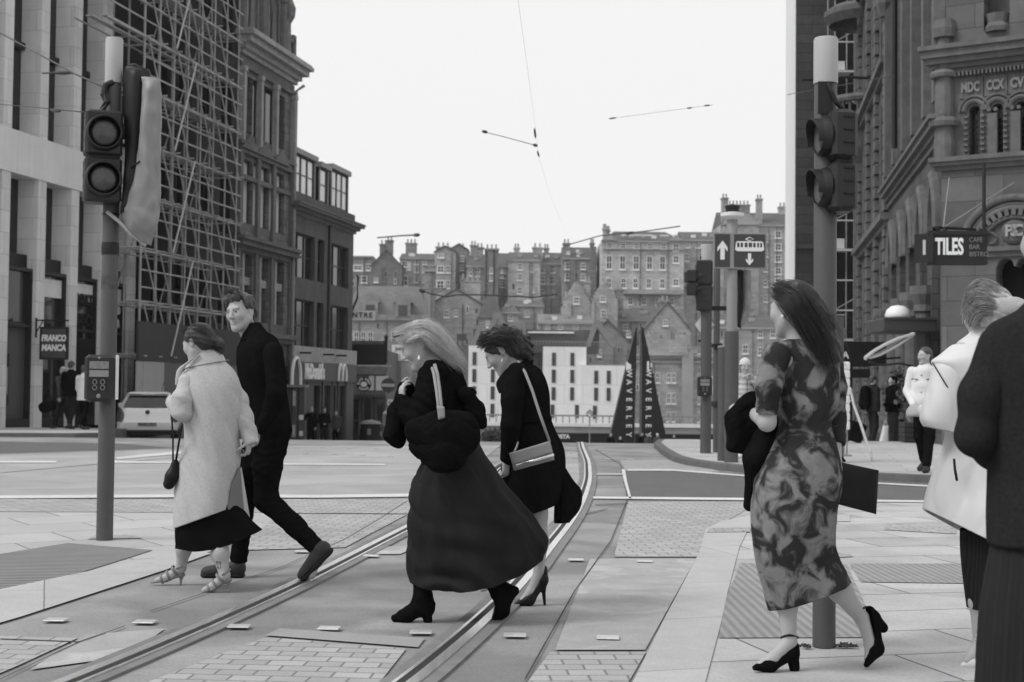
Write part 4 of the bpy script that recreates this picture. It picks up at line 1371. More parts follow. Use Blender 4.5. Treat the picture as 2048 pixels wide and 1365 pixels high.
for k in range(19):
 z = 1.0 + k * 1.28
 MB().tube([(0, 0, z), (wH, 0, z)], .035, 6).build('ledger', mat('pale_ledger', .6, .1, 3, .5) if k == 0 else bpy.data.materials['pale_ledger'], ho)
 if k % 3 == 0:
  MB().box(.0, .05, z + .05, wH * .95, 1.3, z + .09).build('board', mBoard, ho)
  MB().box(wH * .05, .4, z + .12, wH * .62, .9, z + .55).build('stacked_material', mLimeS, ho)
 if k % 3 == 1:
  MB().tube([(0, .05, z), (wH, .05, z + .5)], .025, 6).build('brace', mTubeD, ho)
# ------------------------------------------------------------------ the old town across the valley
mOT = [mat('old_stone_%s' % n, b, .3, .3, .9, blocks=(1.1, .5, .03), joint=.75, streak=.1, brickvar=.16) for n, b in
       (('dark', .17), ('mid', .25), ('pale', .34), ('light', .43))]
mOTr = mat('old_slate', .105, .16, .3, .8, blocks=(.9, .45, .03), joint=.75, streak=.06)
mOTrL = mat('pale_slate', .2, .12, .3, .8, blocks=(.9, .45, .03), joint=.8, streak=.06)
mOTg = mat('far_pane', .06, .5, .15, .2)
mOTw = mat('far_white_frame', .72, .1, .4, .7)
mOTs = mat('far_stone_trim', .33, .15, .4, .9)
mPot = mat('chimney_pot', .3, .2, 1, .9)

def far(name, label, u0, u1, ve, Y, vb=None, m=1, depth=11, roof=None, wins=(), chim=(), group='old town houses across the valley', rm=None, trim=True, cat='building', wm=None, base=None, rz=0, pots=True, extra=None):
 k = Y / F
 c = P((u0 + u1) / 2, 800, Y)
 hor = P((u0 + u1) / 2, ve, Y).z
 zb = base if base is not None else gz(c.x, Y) - 2
 t = thing(name, label, cat, (c.x, Y, zb), rz, group)
 W = (u1 - u0) * k / 2
 z = lambda v: P((u0 + u1) / 2, v, Y).z - zb
 x = lambda u: (u - (u0 + u1) / 2) * k
 H_ = z(ve)
 mm = mOT[m] if isinstance(m, int) else m
 poly = [(-W, 0), (W, 0), (W, H_)]
 kind, vr = roof if roof else ('flat', ve)
 zr = z(vr)
 if kind == 'gable':
  poly += [(0, zr)]
 elif kind == 'crow':
  n = 6
  for i in range(n):
   poly += [(W * (1 - i / n), H_ + (zr - H_) * (i + .7) / n), (W * (1 - (i + 1) / n) , H_ + (zr - H_) * (i + .7) / n)]
  poly = poly[:-1] + [(W * .08, H_ + (zr - H_) * .97), (-W * .08, H_ + (zr - H_) * .97)]
  for i in reversed(range(n)):
   if i < n - 1:
    poly += [(-W * (1 - (i + 1) / n), H_ + (zr - H_) * (i + .7) / n)]
   poly += [(-W * (1 - i / n), H_ + (zr - H_) * (i + .7) / n)]
 poly += [(-W, H_)]
 w_ = MB().prism(poly, 0, depth).build('wall', mm, t)
 rmm = rm or mOTr
 if kind in ('gable', 'crow'):
  e = .25
  hr = zr if kind == 'gable' else H_ + (zr - H_) * .9
  y0 = .0 if kind == 'crow' else -.2
  y0 = .4 if kind == 'crow' else -.25
  MB().add([(-W - e, y0, H_ - .1), (0, y0, hr + .12), (W + e, y0, H_ - .1), (-W - e, depth, H_ - .1), (0, depth, hr + .12), (W + e, depth, H_ - .1), (-W - e, y0, H_ - .4), (0, y0, hr - .2), (W + e, y0, H_ - .4)],
                 [(0, 1, 4, 3), (1, 2, 5, 4), (0, 6, 7, 1), (1, 7, 8, 2)]).build('roof', rmm, t)
 elif kind == 'slope':
  MB().add([(-W, -.3, H_), (W, -.3, H_), (W, depth / 2, zr), (-W, depth / 2, zr), (-W, depth, H_), (W, depth, H_)], [(0, 1, 2, 3), (3, 2, 5, 4), (0, 3, 4), (1, 5, 2)]).build('roof', rmm, t)
 elif kind == 'hip':
  q = min(W * .8, (zr - H_) * 1.1)
  MB().add([(-W, -.3, H_), (W, -.3, H_), (W, depth, H_), (-W, depth, H_), (-W + q, depth / 2, zr), (W - q, depth / 2, zr)], [(0, 1, 5, 4), (1, 2, 5), (2, 3, 4, 5), (3, 0, 4)]).build('roof', rmm, t)
 elif kind == 'mansard':
  q = .35 * (zr - H_)
  MB().add([(-W, -.2, H_), (W, -.2, H_), (W, depth, H_), (-W, depth, H_), (-W + q, q, zr), (W - q, q, zr), (W - q, depth - q, zr), (-W + q, depth - q, zr)], [(0, 1, 5, 4), (1, 2, 6, 5), (2, 3, 7, 6), (3, 0, 4, 7), (4, 5, 6, 7)]).build('roof', rmm, t)
 elif kind == 'pyramid':
  MB().add([(-W - .3, -.3, H_), (W + .3, -.3, H_), (W + .3, 2 * W, H_), (-W - .3, 2 * W, H_), (-W * .28, W * .8, zr), (W * .28, W * .8, zr), (W * .28, W * 1.2, zr), (-W * .28, W * 1.2, zr)], [(0, 1, 5, 4), (1, 2, 6, 5), (2, 3, 7, 6), (3, 0, 4, 7), (4, 5, 6, 7)]).build('roof', rmm, t)
 if trim and kind in ('slope', 'hip', 'flat', 'mansard'):
  MB().box(-W - .15, -.35, H_ - .35, W + .15, -.003, H_ - .02).build('eaves_course', mOTs if isinstance(m, int) else mm, t)
 for (uc, vt, wp, hp_, *o) in wins:
  a, b, zt_, z0 = x(uc - wp / 2), x(uc + wp / 2), z(vt), z(vt + hp_)
  fr_ = max(.1, (b - a) * .12)
  f_ = MB().box(a, -.1, z0, a + fr_, -.004, zt_).box(b - fr_, -.1, z0, b, -.004, zt_).box(a + fr_, -.1, z0, b - fr_, -.004, z0 + fr_).box(a + fr_, -.1, zt_ - fr_, b - fr_, -.004, zt_)
  if wm is None:
   f_.box((a + b) / 2 - .05, -.08, z0 + fr_, (a + b) / 2 + .05, -.005, zt_ - fr_).box(a + fr_, -.08, (z0 + zt_) / 2 - .06, b - fr_, -.006, (z0 + zt_) / 2 + .06)
   f_.box(a - .15, -.22, z0 - .22, b + .15, -.004, z0 - .005)
  f_ = f_.build('window', (wm or mOTw), t)
  MB().box(a + .02, -.05, z0 + .02, b - .02, -.012, zt_ - .02).build('pane', mOTw if o else mOTg, f_)
 if isinstance(m, int):
  rr = random.Random(int(u0 * 7 + ve * 3))
  for iu in range(int((u1 - u0) / 19)):
   for iv in range(4):
    uc, vt = u0 + 12 + iu * 19 + rr.uniform(-3, 3), ve + 9 + iv * 21 + rr.uniform(-3, 3)
    if uc > u1 - 7 or rr.random() < .45 or any(abs(uc - q[0]) < 7 + q[2] / 2 and vt - 16 < q[1] + q[3] and vt + 15 > q[1] - 3 for q in wins):
     continue
    a, b, zt_, z0 = x(uc - 3), x(uc + 3), z(vt), z(vt + rr.choice((8, 10, 12)))
    f_ = MB().box(a, -.06, z0 - .15, b, -.003, zt_ + .12).build('window', mOTw if rr.random() < .35 else mOTs, t)
    MB().box(a + .12, -.09, z0, b - .12, -.061, zt_).build('pane', mOTg, f_)
  for i in range(1 + (u1 - u0 > 60)):
   up = rr.uniform(u0 + 4, u1 - 4)
   MB().tube([(x(up), -.16, 1), (x(up), -.16, H_ - .3)], .09, 5).build('downpipe', mOT[0], t)
  if kind in ('slope', 'hip'):
   for i in range(int((u1 - u0) / 26)):
    us, fq = rr.uniform(u0 + 8, u1 - 8), rr.uniform(.25, .6)
    yb, zb_ = -.3 + (depth / 2 + .3) * fq, H_ + (zr - H_) * fq
    MB().box(x(us) - .45, yb - .5, zb_ - .1, x(us) + .45, yb + .6, zb_ + .55).build('skylight', mOTs if rr.random() < .6 else mOTw, t)
 for (ua, ub, vt, *o) in chim:
  a, b = x(ua), x(ub)
  zc_ = z(vt)
  y = o[0] if o else depth / 2 - .8
  base_z = H_ * .5 + 0
  cc = MB().box(a, y, H_ - 1.5, b, y + 1.7, zc_ - .25).box(a - .15, y - .15, zc_ - .5, b + .15, y + 1.85, zc_ - .2).build('chimney', mOT[min(3, (int(ua) % 3) + (0 if m == 0 else 1))], t)
  if pots:
   n = max(2, int((b - a) / .75))
   for i in range(n):
    MB().lathe([(.2, 0), (.17, .5), (.2, .9)], 6, (a + (b - a) * (i + .5) / n, y + .8, zc_ - .2)).build('chimney_pot', mPot, cc)
 if extra:
  extra(t, x, z)
 return t

def rows(us, vts, wp, hp_):
 return [(u, v, wp, hp_) for v in vts for u in us]

# --- upper row along the ridge
far('flat_roofed_house', 'low flat roofed house with horizontal ledges at the left end of the ridge', 690, 742, 512, 308, m=1, wins=[(712, 530, 20, 12), (733, 528, 9, 13), (725, 552, 12, 14)], chim=())
far('gabled_house', 'dark blank stone gable with a stepped chimney on the old town ridge', 738, 800, 532, 300, m=0, roof=('gable', 500), depth=14, chim=((753, 768, 484, 2.5), (768, 781, 478, .4)), wins=[(749, 556, 8, 9)])
far('tenement', 'pale rear tenement with long dark ridge and one tall square chimney', 796, 868, 516, 306, m=2, roof=('slope', 503), chim=((804, 826, 480),), wins=rows((830, 846), (520, 536, 556), 8, 9) + [(806, 523, 14, 12), (814, 525, 8, 16, 1), (806, 552, 14, 20)])
far('tenement', 'narrow stone tenement with twin sash windows below a broad dark chimney head', 866, 908, 503, 298, m=2, roof=('gable', 492), chim=((868, 896, 491, .5),), wins=[(878, 508, 12, 8), (878, 532, 14, 14), (878, 561, 16, 17), (893, 532, 8, 14), (893, 561, 8, 16)])
far('tenement', 'slim tenement with a dark vertical pipe and rounded gable top on the ridge', 896, 932, 498, 302, m=1, roof=('gable', 488), chim=((913, 925, 492, 1.0),), wins=rows((921,), (512, 530, 552), 7, 11))
far('tenement', 'tenement with steep dark roof slope beside tall twin chimneys', 930, 968, 532, 297, m=1, roof=('slope', 505), chim=((936, 948, 484), (948, 962, 488)), wins=[(938, 537, 7, 15), (952, 537, 10, 16), (940, 562, 8, 12)])
far('chimney_tower', 'broad dark chimney wall with two black pipes standing before the ridge houses', 966, 994, 497, 292, m=1, depth=5, chim=((967, 993, 495, .3),), wins=[(980, 536, 7, 11), (980, 552, 7, 10)],
 extra=lambda t, x, z: [MB().tube([(x(u), -.2, 4), (x(u), -.2, z(498))], .18, 6).build('pipe', mWinF, t) for u in (969, 985)])
far('tenement', 'long tenement under a dark slate ridge with one bright blind window', 992, 1030, 532, 300, m=2, roof=('slope', 502), chim=((1025, 1036, 489),), wins=[(1003, 533, 10, 14, 1), (1002, 553, 9, 4), (1002, 563, 9, 12)])
far('bay_tenement', 'pale stone stair tower block with three stacked windows under the long slate roof', 1014, 1078, 520, 294, m=3, roof=('slope', 500), wins=rows((1037,), (527, 548, 575), 9, 13) + [(1062, 536, 5, 8), (1064, 576, 4, 9)], chim=((1063, 1083, 488),))
far('tenement', 'bluish grey tenement wing with pipes and small scattered windows right of the stair tower', 1074, 1126, 527, 299, m=2, roof=('slope', 501), wins=rows((1083, 1104), (531, 553, 579), 8, 15) + [(1092, 558, 5, 10), (1103, 581, 8, 14, 1)], chim=((1086, 1096, 490),),
 extra=lambda t, x, z: [MB().tube([(x(u), -.25, 4), (x(u), -.25, z(528))], .15, 6).build('pipe', mOTs, t) for u in (1091,)])
far('tower_house', 'tall narrow tower house with twin chimneys and a dark attic roof', 1122, 1190, 516, 293, m=1, roof=('slope', 490), chim=((1125, 1139, 480), (1179, 1187, 482, 2)), wins=rows((1132, 1164), (526, 548), 9, 13) + [(1152, 505, 8, 7), (1134, 503, 6, 5)],
 extra=lambda t, x, z: [MB().box(x(1178), -.6, 2, x(1190), -.01, z(494)).build('buttress', mOT[0], t), MB().box(x(1138), -.3, 2, x(1149), -.01, z(500)).build('pipe_stack', mOT[0], t)])
far('tenement', 'dark set back tenement glimpsed in the gap beside the long classical block', 1184, 1206, 508, 312, m=0, roof=('slope', 500), wins=[(1193, 532, 6, 9, 1)], chim=())
far('classical_block', 'long pale classical block with two pediments, four rows of windows and skylit slate roof', 1201, 1366, 482, 286, m=3, roof=('hip', 455), depth=16,
 wins=rows((1216, 1244, 1271, 1298, 1325), (487,), 10, 11) + rows((1216, 1243, 1270, 1297, 1323), (512,), 12, 28) + rows((1216, 1245, 1269, 1296, 1323), (557,), 10, 20) + rows((1350,), (487, 511, 557), 12, 15) + rows((1259, 1286, 1314, 1342), (596,), 10, 14),
 chim=((1208, 1215, 447), (1215, 1222, 451)),
 extra=lambda t, x, z: [MB().prism([(x(u - 16), z(482)), (x(u + 16), z(482)), (x(u), z(470))], -.7, -.003).build('pediment', mOTs, t) for u in (1216, 1350)] + [MB().box(x(1204), -.5, z(500), x(1366), -.003, z(498)).build('string_course', mOTs, t), MB().box(x(1244), -2.5, z(590), x(1362), -.003, z(581)).build('lean_to', mOT[2], t)] + [MB().box(x(u), .2, z(472), x(u + w_), .6, z(469.5)).build('skylight', mOTw, t) for u, w_ in ((1241, 9), (1256, 48), (1318, 18))])
far('tenement_wing', 'plainer lower wing with a dark flat recess joined to the classical block', 1362, 1446, 480, 290, m=2, roof=('slope', 457), depth=14, wins=rows((1373, 1395), (487,), 9, 9) + [(1372, 508, 8, 15)],
 extra=lambda t, x, z: [MB().box(x(1366), -.3, z(567), x(1400), -.003, z(545)).build('recess', mBlackP, t), MB().box(x(1362), -2, z(574), x(1436), -.003, z(568)).build('ledge', mOTs, t)], chim=())
far('tall_tenement', 'tallest tenement at the right end with broad chimney stacks and a faceted turret roof', 1440, 1600, 450, 296, m=2, roof=('slope', 418), depth=14, wins=rows((1555,), (462, 487, 510, 535, 556, 580, 606), 13, 14) + rows((1530,), (470, 500, 530, 560, 590), 8, 14), chim=((1443, 1455, 394, .5), (1464, 1508, 400), (1513, 1524, 395, .5), (1568, 1590, 403)),
 extra=lambda t, x, z: [MB().add([(x(1441), -1.5, z(452)), (x(1516), -1.5, z(452)), (x(1500), 2, z(426)), (x(1456), 2, z(426)), (x(1441), 4, z(452)), (x(1516), 4, z(452))], [(0, 1, 2, 3), (0, 3, 4), (1, 5, 2), (3, 2, 5, 4)]).build('turret_roof', mOTrL, t), MB().box(x(1443), -1.2, 2, x(1514), -.003, z(453)).build('turret_wall', mOT[2], t)])
# --- middle row on the slope
far('mansard_block', 'broad block with pale mansard roof, one rounded and one pointed dormer', 686, 858, 640, 262, m=2, roof=('mansard', 571), rm=mOTrL, depth=16, group='houses on the middle of the slope',
 wins=[(711, 664, 10, 24), (725, 664, 10, 24), (739, 664, 10, 24), (786, 664, 10, 24), (800, 664, 10, 24), (814, 664, 10, 24)],
 extra=lambda t, x, z: [MB().vm(plate_vf([(x(c - 15), z(634)), (x(c + 15), z(634)), (x(c + 15), z(606))] + ([(x(c + 20), z(606)), (x(c), z(590)), (x(c - 20), z(606))] if k else arc(x(c), z(606), x(c + 18) - x(c), 0, math.pi, 10, z(588) - z(606))) + [(x(c - 15), z(606))], [], 2.5), Matrix.Translation((0, -1.0, 0))).build('dormer', mOTs if False else mOT[1], t) for c, k in ((739, 0), (804, 1))] +
 [MB().box(x(c - 9), -1.1, z(632), x(c + 9), -1.01, z(611)).build('dormer_pane', mOTg, t) for c in (739, 804)] + [MB().box(x(688), -.9, z(641), x(858), -.36, z(630)).build('parapet', mOT[1], t)])
far('chimney_tower', 'tall slender round-capped stone chimney at the end of the mansard roof', 846, 867, 540, 257, m=1, depth=3, group='houses on the middle of the slope', chim=((846, 867, 528, .2),), pots=False)
far('gabled_house', 'stone house with one steep gable and small paired windows behind the blonde head', 862, 960, 606, 260, m=2, roof=('gable', 578), group='houses on the middle of the slope', wins=[(891, 621, 9, 14), (910, 621, 7, 12), (884, 660, 7, 10)], chim=((925, 957, 555),))
far('chimney_stack_house', 'house with a very wide pale weathered chimney stack', 905, 965, 590, 268, m=2, group='houses on the middle of the slope', chim=((918, 956, 554, 1),), roof=('slope', 575))
far('spired_house', 'house with steep dark truncated spire roof and little white dormers', 956, 1002, 636, 256, m=1, roof=('pyramid', 588), group='houses on the middle of the slope', wins=[(974, 643, 8, 12)], chim=())
far('arched_roof_house', 'house with dark curved dormer roof next to the spire', 996, 1036, 624, 258, m=2, roof=('hip', 601), group='houses on the middle of the slope', wins=[(1019, 630, 9, 12)], chim=())
far('stone_house', 'pale blocky stone house low on the slope behind the curly head', 1012, 1085, 610, 264, m=2, roof=('slope', 598), group='houses on the middle of the slope', wins=[(1052, 622, 8, 12)], chim=((1070, 1082, 590),))
far('stone_house', 'grey house with a long shallow slate roof and rooftop plant', 1074, 1190, 645, 254, m=2, roof=('slope', 626), rm=mOTrL, group='houses on the middle of the slope', wins=rows((1095, 1120, 1150), (650,), 9, 10), chim=())
far('crow_stepped_house', 'stone house with stepped gable and round-headed window, left one of the pair', 1124, 1180, 606, 258, m=2, roof=('crow', 563), group='houses on the middle of the slope', wins=[(1151, 594, 11, 14)], chim=((1168, 1180, 560, 1),))
far('crow_stepped_house', 'stone house with stepped gable and round-headed window, right one of the pair', 1182, 1234, 602, 256, m=2, roof=('crow', 562), group='houses on the middle of the slope', wins=[(1204, 592, 11, 12), (1206, 620, 11, 14)], chim=((1230, 1246, 575, 1),))
far('stone_house', 'long low house with rooftop clutter under the classical block', 1228, 1372, 640, 262, m=2, roof=('slope', 615), group='houses on the middle of the slope', wins=rows((1250, 1300, 1330), (650,), 9, 12), chim=((1268, 1284, 608), (1320, 1336, 600)))
far('gabled_house', 'big gabled stone house with steep dark slate gable behind the signal pole', 1288, 1380, 660, 248, m=2, roof=('gable', 604), group='houses on the middle of the slope', wins=[(1330, 640, 9, 12)], chim=((1326, 1344, 596),))
far('gabled_house', 'slate roofed house with dark tall gable left of the black wedges', 1166, 1262, 688, 250, m=1, roof=('gable', 640), group='houses on the middle of the slope', wins=[(1198, 700, 8, 14), (1256, 662, 9, 12)], chim=((1205, 1215, 636),))
far('corner_tenement', 'tall grey tenement low on the right behind the tram sign column', 1430, 1600, 655, 246, m=2, roof=('slope', 628), group='houses on the middle of the slope', wins=rows((1520, 1545), (660, 695, 740), 10, 16) + rows((1465, 1490), (690, 740, 785), 11, 18), chim=((1500, 1514, 612),))
# --- lower row: baronial block and white hotel
far('baronial_block', 'stone baronial block with paired white sash windows behind the black wedges', 1262, 1440, 722, 234, m=2, roof=('slope', 690), depth=12, group='buildings along the valley road', base=-18,
 wins=[(u + d, v, 8, h) for u in (1310, 1342, 1405) for d in (-5, 5) for v, h in ((746, 20), (786, 22), (824, 20))] + [(1433, 806, 10, 18)],
 extra=lambda t, x, z: [MB().box(x(1262), -.5, z(713), x(1440), -.003, z(709)).build('string_course', mOTs, t), MB().box(x(1363), -.8, 2, x(1385), -.003, z(705)).build('buttress', mOTs, t), MB().vm(plate_vf([(x(1296), z(712)), (x(1372), z(712)), (x(1372), z(672)), (x(1352), z(668)), (x(1350), z(680)), (x(1320), z(680)), (x(1316), z(666)), (x(1298), z(670))], [], .8), Matrix.Translation((0, -.9, 0))).build('stepped_parapet', mOT[2], t)], chim=((1300, 1316, 668), (1378, 1392, 690)))
mHot = mat('white_hotel_panels', .76, .06, .5, .7, blocks=(3.4, 3.0, .06), joint=.82, brickvar=.04, streak=.05)
mHotD = mat('hotel_dark_link', .1, .1, .5, .6)
mNoF = mat('hotel_frame', .07, .1, 1, .6)
HG = 'blocks of the white hotel'
def hrow(us, vs, w_=8, h_=26):
 return [(u, v, w_, h_) for v in vs for u in us]
far('hotel_block', 'white hotel block with narrow dark windows, seen between the two women in black', 936, 1012, 692, 222, m=mHot, roof=None, group=HG, base=-16, wm=mNoF, trim=False, wins=hrow((948, 985), (705, 739, 773, 808)))
far('hotel_block', 'white hotel block with narrow dark windows standing just right of the curly haired woman', 1086, 1172, 694, 222, m=mHot, group=HG, base=-16, wm=mNoF, trim=False, wins=hrow((1107, 1144), (706, 740, 775)) + hrow((1105, 1154), (810,)))
far('hotel_block', 'lower white hotel block stepping down towards the black wedge', 1160, 1262, 731, 220, m=mHot, group=HG, base=-16, wm=mNoF, trim=False, wins=hrow((1192, 1217), (742, 776)) + hrow((1190,), (812,)))
far('hotel_link', 'dark glazed link building between the white hotel blocks', 1008, 1092, 684, 228, m=mHotD, group=HG, base=-16, wm=mNoF, trim=False, wins=hrow((1079,), (706, 742, 776)))
far('office_block', 'dark glazed block with a pale top storey behind the blonde head', 880, 938, 690, 226, m=mHotD, group=HG, base=-16, wm=mNoF, trim=False, wins=[(903, 705, 8, 22), (916, 705, 8, 22), (922, 668, 20, 14)])
# zigzag metal roofs above the hotel
mZn = mat('zinc_roof', .2, .1, .5, .5)
zg = thing('rooftop_storey', 'dark set back roof storey with zigzag zinc gables above the white hotel', 'roof storey', P(1060, 692, 224), 0, HG)
kz = 224 / F
MB().box(-115 * kz, 2, -1, 140 * kz, 10, 34 * kz).build('storey', mHotD, zg)
for (ua, um, ub, vt) in ((-118, -104, -72, 44), (-96, -72, -24, 66), (-40, -22, -6, 52), (112, 128, 172, 52)):
 MB().vm(plate_vf([(ua * kz, 0), (um * kz, vt * kz), ((um + 12) * kz, vt * kz), (ub * kz, 0), ((ub - 10) * kz, 0), ((um + 6) * kz, (vt - 14) * kz), ((ua + 9) * kz, 0)], [], 1.5), Matrix.Translation((0, .2, 0))).build('zigzag_gable', mZn, zg)
MB().box(-5 * kz, .5, 26 * kz, 88 * kz, 3, 29 * kz).build('roof_deck', mOTw, zg)
m = MB()
for i in range(40):
 m.box((-115 + i * 6.4) * kz, .2, 1 * kz, (-114.2 + i * 6.4) * kz, .3, 9 * kz)
m.box(-115 * kz, .18, 8.6 * kz, 140 * kz, .32, 9.6 * kz)
m.build('railing', mGreyTrim, zg)

# ------------------------------------------------------------------ far side of the cross street
zp = gz(8, 104)
pw = thing('parapet_wall', 'long pale station roof parapet closing the far side of the cross street', 'wall', (8, 128, zp))
kp = 128 / F
zv = lambda v: P(1100, v, 128).z - zp
MB().box(-30, 0, -1, 32, .6, zv(850)).build('wall', mat('parapet_stone', .36, .08, .6, .85, blocks=(2.2, .7, .02), joint=.8), pw)
MB().box(-30, -.25, zv(853), 32, .8, zv(846)).build('coping', mWhite, pw)
m = MB()
for i in range(100):
 m.box(-28 + i * .6, .2, zv(846), -27.9 + i * .6, .3, zv(832))
m.box(-28, .18, zv(833), 32, .32, zv(830))
m.build('railing', mGreyTrim, pw)
sh = thing('bus_shelter', 'long black shelter with a white lettered fascia across the street end', 'bus shelter', P(1135, 888, 108))
ks = 108 / F
sh.location.z = zp
zs = lambda v: P(1135, v, 108).z - zp
MB().box(-150 * ks, 0, 0, 330 * ks, 1.4, zs(868)).build('shelter_body', mBlackP, sh)
MB().box(-150 * ks, -.05, zs(868), 330 * ks, 1.5, zs(866)).build('roof', mWinF, sh)
MB().vm(text_vf('COSTA', .42, .02, .02), Matrix.Translation((-14 * ks, -.03, zs(874)))).build('lettering', mLetter, sh)
MB().vm(text_vf('C', .5, .02, .02), Matrix.Translation((302 * ks, -.03, zs(879)))).build('lettering', mLetter, sh)

# two black wedge towers with white lettering
def wedge(label, ua, ub, utip, side):
 Yw = 101.0
 kw = Yw / F
 t = thing('entrance_wedge', label, 'wedge tower', P((ua + ub) / 2, 885, Yw), 0, 'black wedge towers of the station entrance')
 t.location.z = gz(8, Yw)
 uc = (ua + ub) / 2
 zt = P(uc, 655, Yw).z - t.location.z
 zbm = P(uc, 884, Yw).z - t.location.z
 X = lambda u: (u - uc) * kw
 out_ = [(X(ua), 0), (X(ub), 0), (X(utip + (1.5 if side < 0 else 1)), zt), (X(utip - (1 if side < 0 else 1.5)), zt)]
 MB().vm(plate_vf(out_, [], 1.3)).build('panel', mBlackP, t)
 e = (ub, ub + 1.6) if side < 0 else (ua - 1.6, ua)
 MB().box(X(e[0]) + .005, .1, 0, X(e[1]), 1.2, zt * .88).build('edge_strip', mGreyTrim, t)
 m = MB()
 ul = 1257 if side < 0 else 1296
 word = 'WAVERLEY'
 for i, chh in enumerate(word):
  v = P(uc, 747 + i * 17.5, Yw).z - t.location.z
  m.vm(text_vf(chh, .62, .03, .008), Matrix.Translation((X(ul), -.02, v)) @ Matrix.Rotation(math.pi / 2, 4, 'Y') @ Matrix.Diagonal((.85, 1, .9, 1)))
 m.build('lettering', mLetter, t)
 z0, z1 = P(uc, 741, Yw).z - t.location.z, P(uc, 723, Yw).z - t.location.z
 if side < 0:
  MB().prism([(X(ul - 6), z0), (X(ul + 4), z0 + .1), (X(ul + 4), z1 - .25), (X(ul - 6), z1)], -.03, -.004).build('emblem', mLetter, t)
 else:
  MB().box(X(ul - 3), -.03, z0, X(ul + 1), -.004, z1).box(X(ul + 4), -.03, z0 + .2, X(ul + 6.5), -.004, z1 - .15).build('emblem', mLetter, t)
 return t
wedge('left black wedge tower, sloping up to the right beside its twin', 1212, 1268, 1271, -1)
wedge('right black wedge tower, sloping up to the left beside its twin', 1283, 1341, 1284, 1)
bc = thing('bench', 'dark bench with two small plaques between the feet of the wedges', 'bench', P(1283, 888, 99.5))
bc.location.z = gz(8, 99.5)
MB().rbox(-.8, -.3, .0, .8, .3, .9, .05).build('seat', mBlackP, bc)
MB().lathe([(.2, 0), (.2, .02)], 12, (-.4, -.31, .7), Matrix.Identity(4)).build('plaque', mGreyTrim, bc)
# no-left-turn sign on a thin pole
nl = thing('turn_sign', 'round white no left turn sign with black bent arrow on a thin pole', 'road sign', P(1179, 888, 92))
nl.location.z = gz(6, 92)
kn = 92 / F
zn = P(1179, 828, 92).z - nl.location.z
MB().tube([(0, 0, 0), (0, 0, zn + .3)], .04, 8).build('pole', mGreyTrim, nl)
MB().lathe([(7 * kn, 0), (7 * kn, .03)], 24, M=Matrix.Translation((0, -.06, zn)) @ Matrix.Rotation(math.pi / 2, 4, 'X')).build('disc', mLetter, nl)
MB().tube([(6.2 * kn * math.cos(a), -.1, zn + 6.2 * kn * math.sin(a)) for a in [i * math.pi / 12 for i in range(25)]], .025, 5, False).tube([(.08, -.1, zn - .1), (.08, -.1, zn + .06), (-.1, -.1, zn + .06)], .02, 5).build('symbol', mBlackP, nl)
# hedge behind the women
def leafy(name, label, cat, c, r, n, size, mt, parent=None, rng_=None, group=None):
 rr = random.Random(sum(ord(q) for q in label))
 vs, fs = [], []
 for i in range(n):
  a, b, q = rr.uniform(0, 6.28), rr.uniform(-1, 1), rr.random() ** .4
  s_ = math.sqrt(1 - b * b)
  lump = .75 + .25 * math.sin(a * 3 + b * 4)
  p = Vector((math.cos(a) * s_ * r[0], math.sin(a) * s_ * r[1], b * r[2])) * q * lump + Vector((0, 0, r[2]))
  d1 = Vector((rr.uniform(-1, 1), rr.uniform(-1, 1), rr.uniform(-1, 1))).normalized() * size * rr.uniform(.6, 1.4)
  d2 = d1.cross(Vector((rr.uniform(-1, 1), rr.uniform(-1, 1), rr.uniform(-1, 1)))).normalized() * size * .5
  o = len(vs)
  vs += [p - d1, p + d2, p + d1, p - d2]
  fs.append((o, o + 1, o + 2, o + 3))
 return vs, fs
mLeaf = mat('dark_foliage', .07, .35, 3, .7)
mLeafL = mat('light_foliage', .13, .35, 3, .7)
hg = thing('hedge', 'clipped dark hedge across the street end between the two women in black', 'hedge', P(1000, 886, 104))
hg.location.z = gz(0, 104)
link('foliage', mesh_np('foliage', *leafy('hedge', 'hedge', 'hedge', None, (2.3, .8, 1.0), 2600, .12, None)), mLeaf, hg)
MB().box(-2.2, -.3, 0, 2.2, .3, .5).build('stems', mBlackP, hg)

# ------------------------------------------------------------------ things along the far left pavement
kio = thing('information_kiosk', 'grey glazed kiosk panel with posters beside the burger restaurant door', 'kiosk', P(592, 884, 62))
kio.location.z = gz(-9, 62) + .1
ki = 62 / F
zz = lambda v: P(592, v, 62).z - kio.location.z
MB().box(-24 * ki, 0, 0, -10 * ki, .7, zz(775)).box(-8 * ki, -.1, 0, 3 * ki, .7, zz(775)).box(5 * ki, -.1, 0, 16 * ki, .7, zz(775)).build('body', mFasc, kio)
MB().box(-26 * ki, -.2, zz(775), 19 * ki, .8, zz(770)).build('roof', mGreyTrim, kio)
MB().box(-7 * ki, -.13, zz(812), -1 * ki, -.101, zz(782)).box(-7 * ki, -.13, zz(875), -1 * ki, -.101, zz(850)).build('poster', mat('kiosk_poster', .4, .35, 3, .6), kio)
MB().box(6 * ki, -.13, zz(840), 15 * ki, -.101, zz(830)).box(7 * ki, -.13, zz(872), 14 * ki, -.101, zz(862)).build('notice', mWhite, kio)
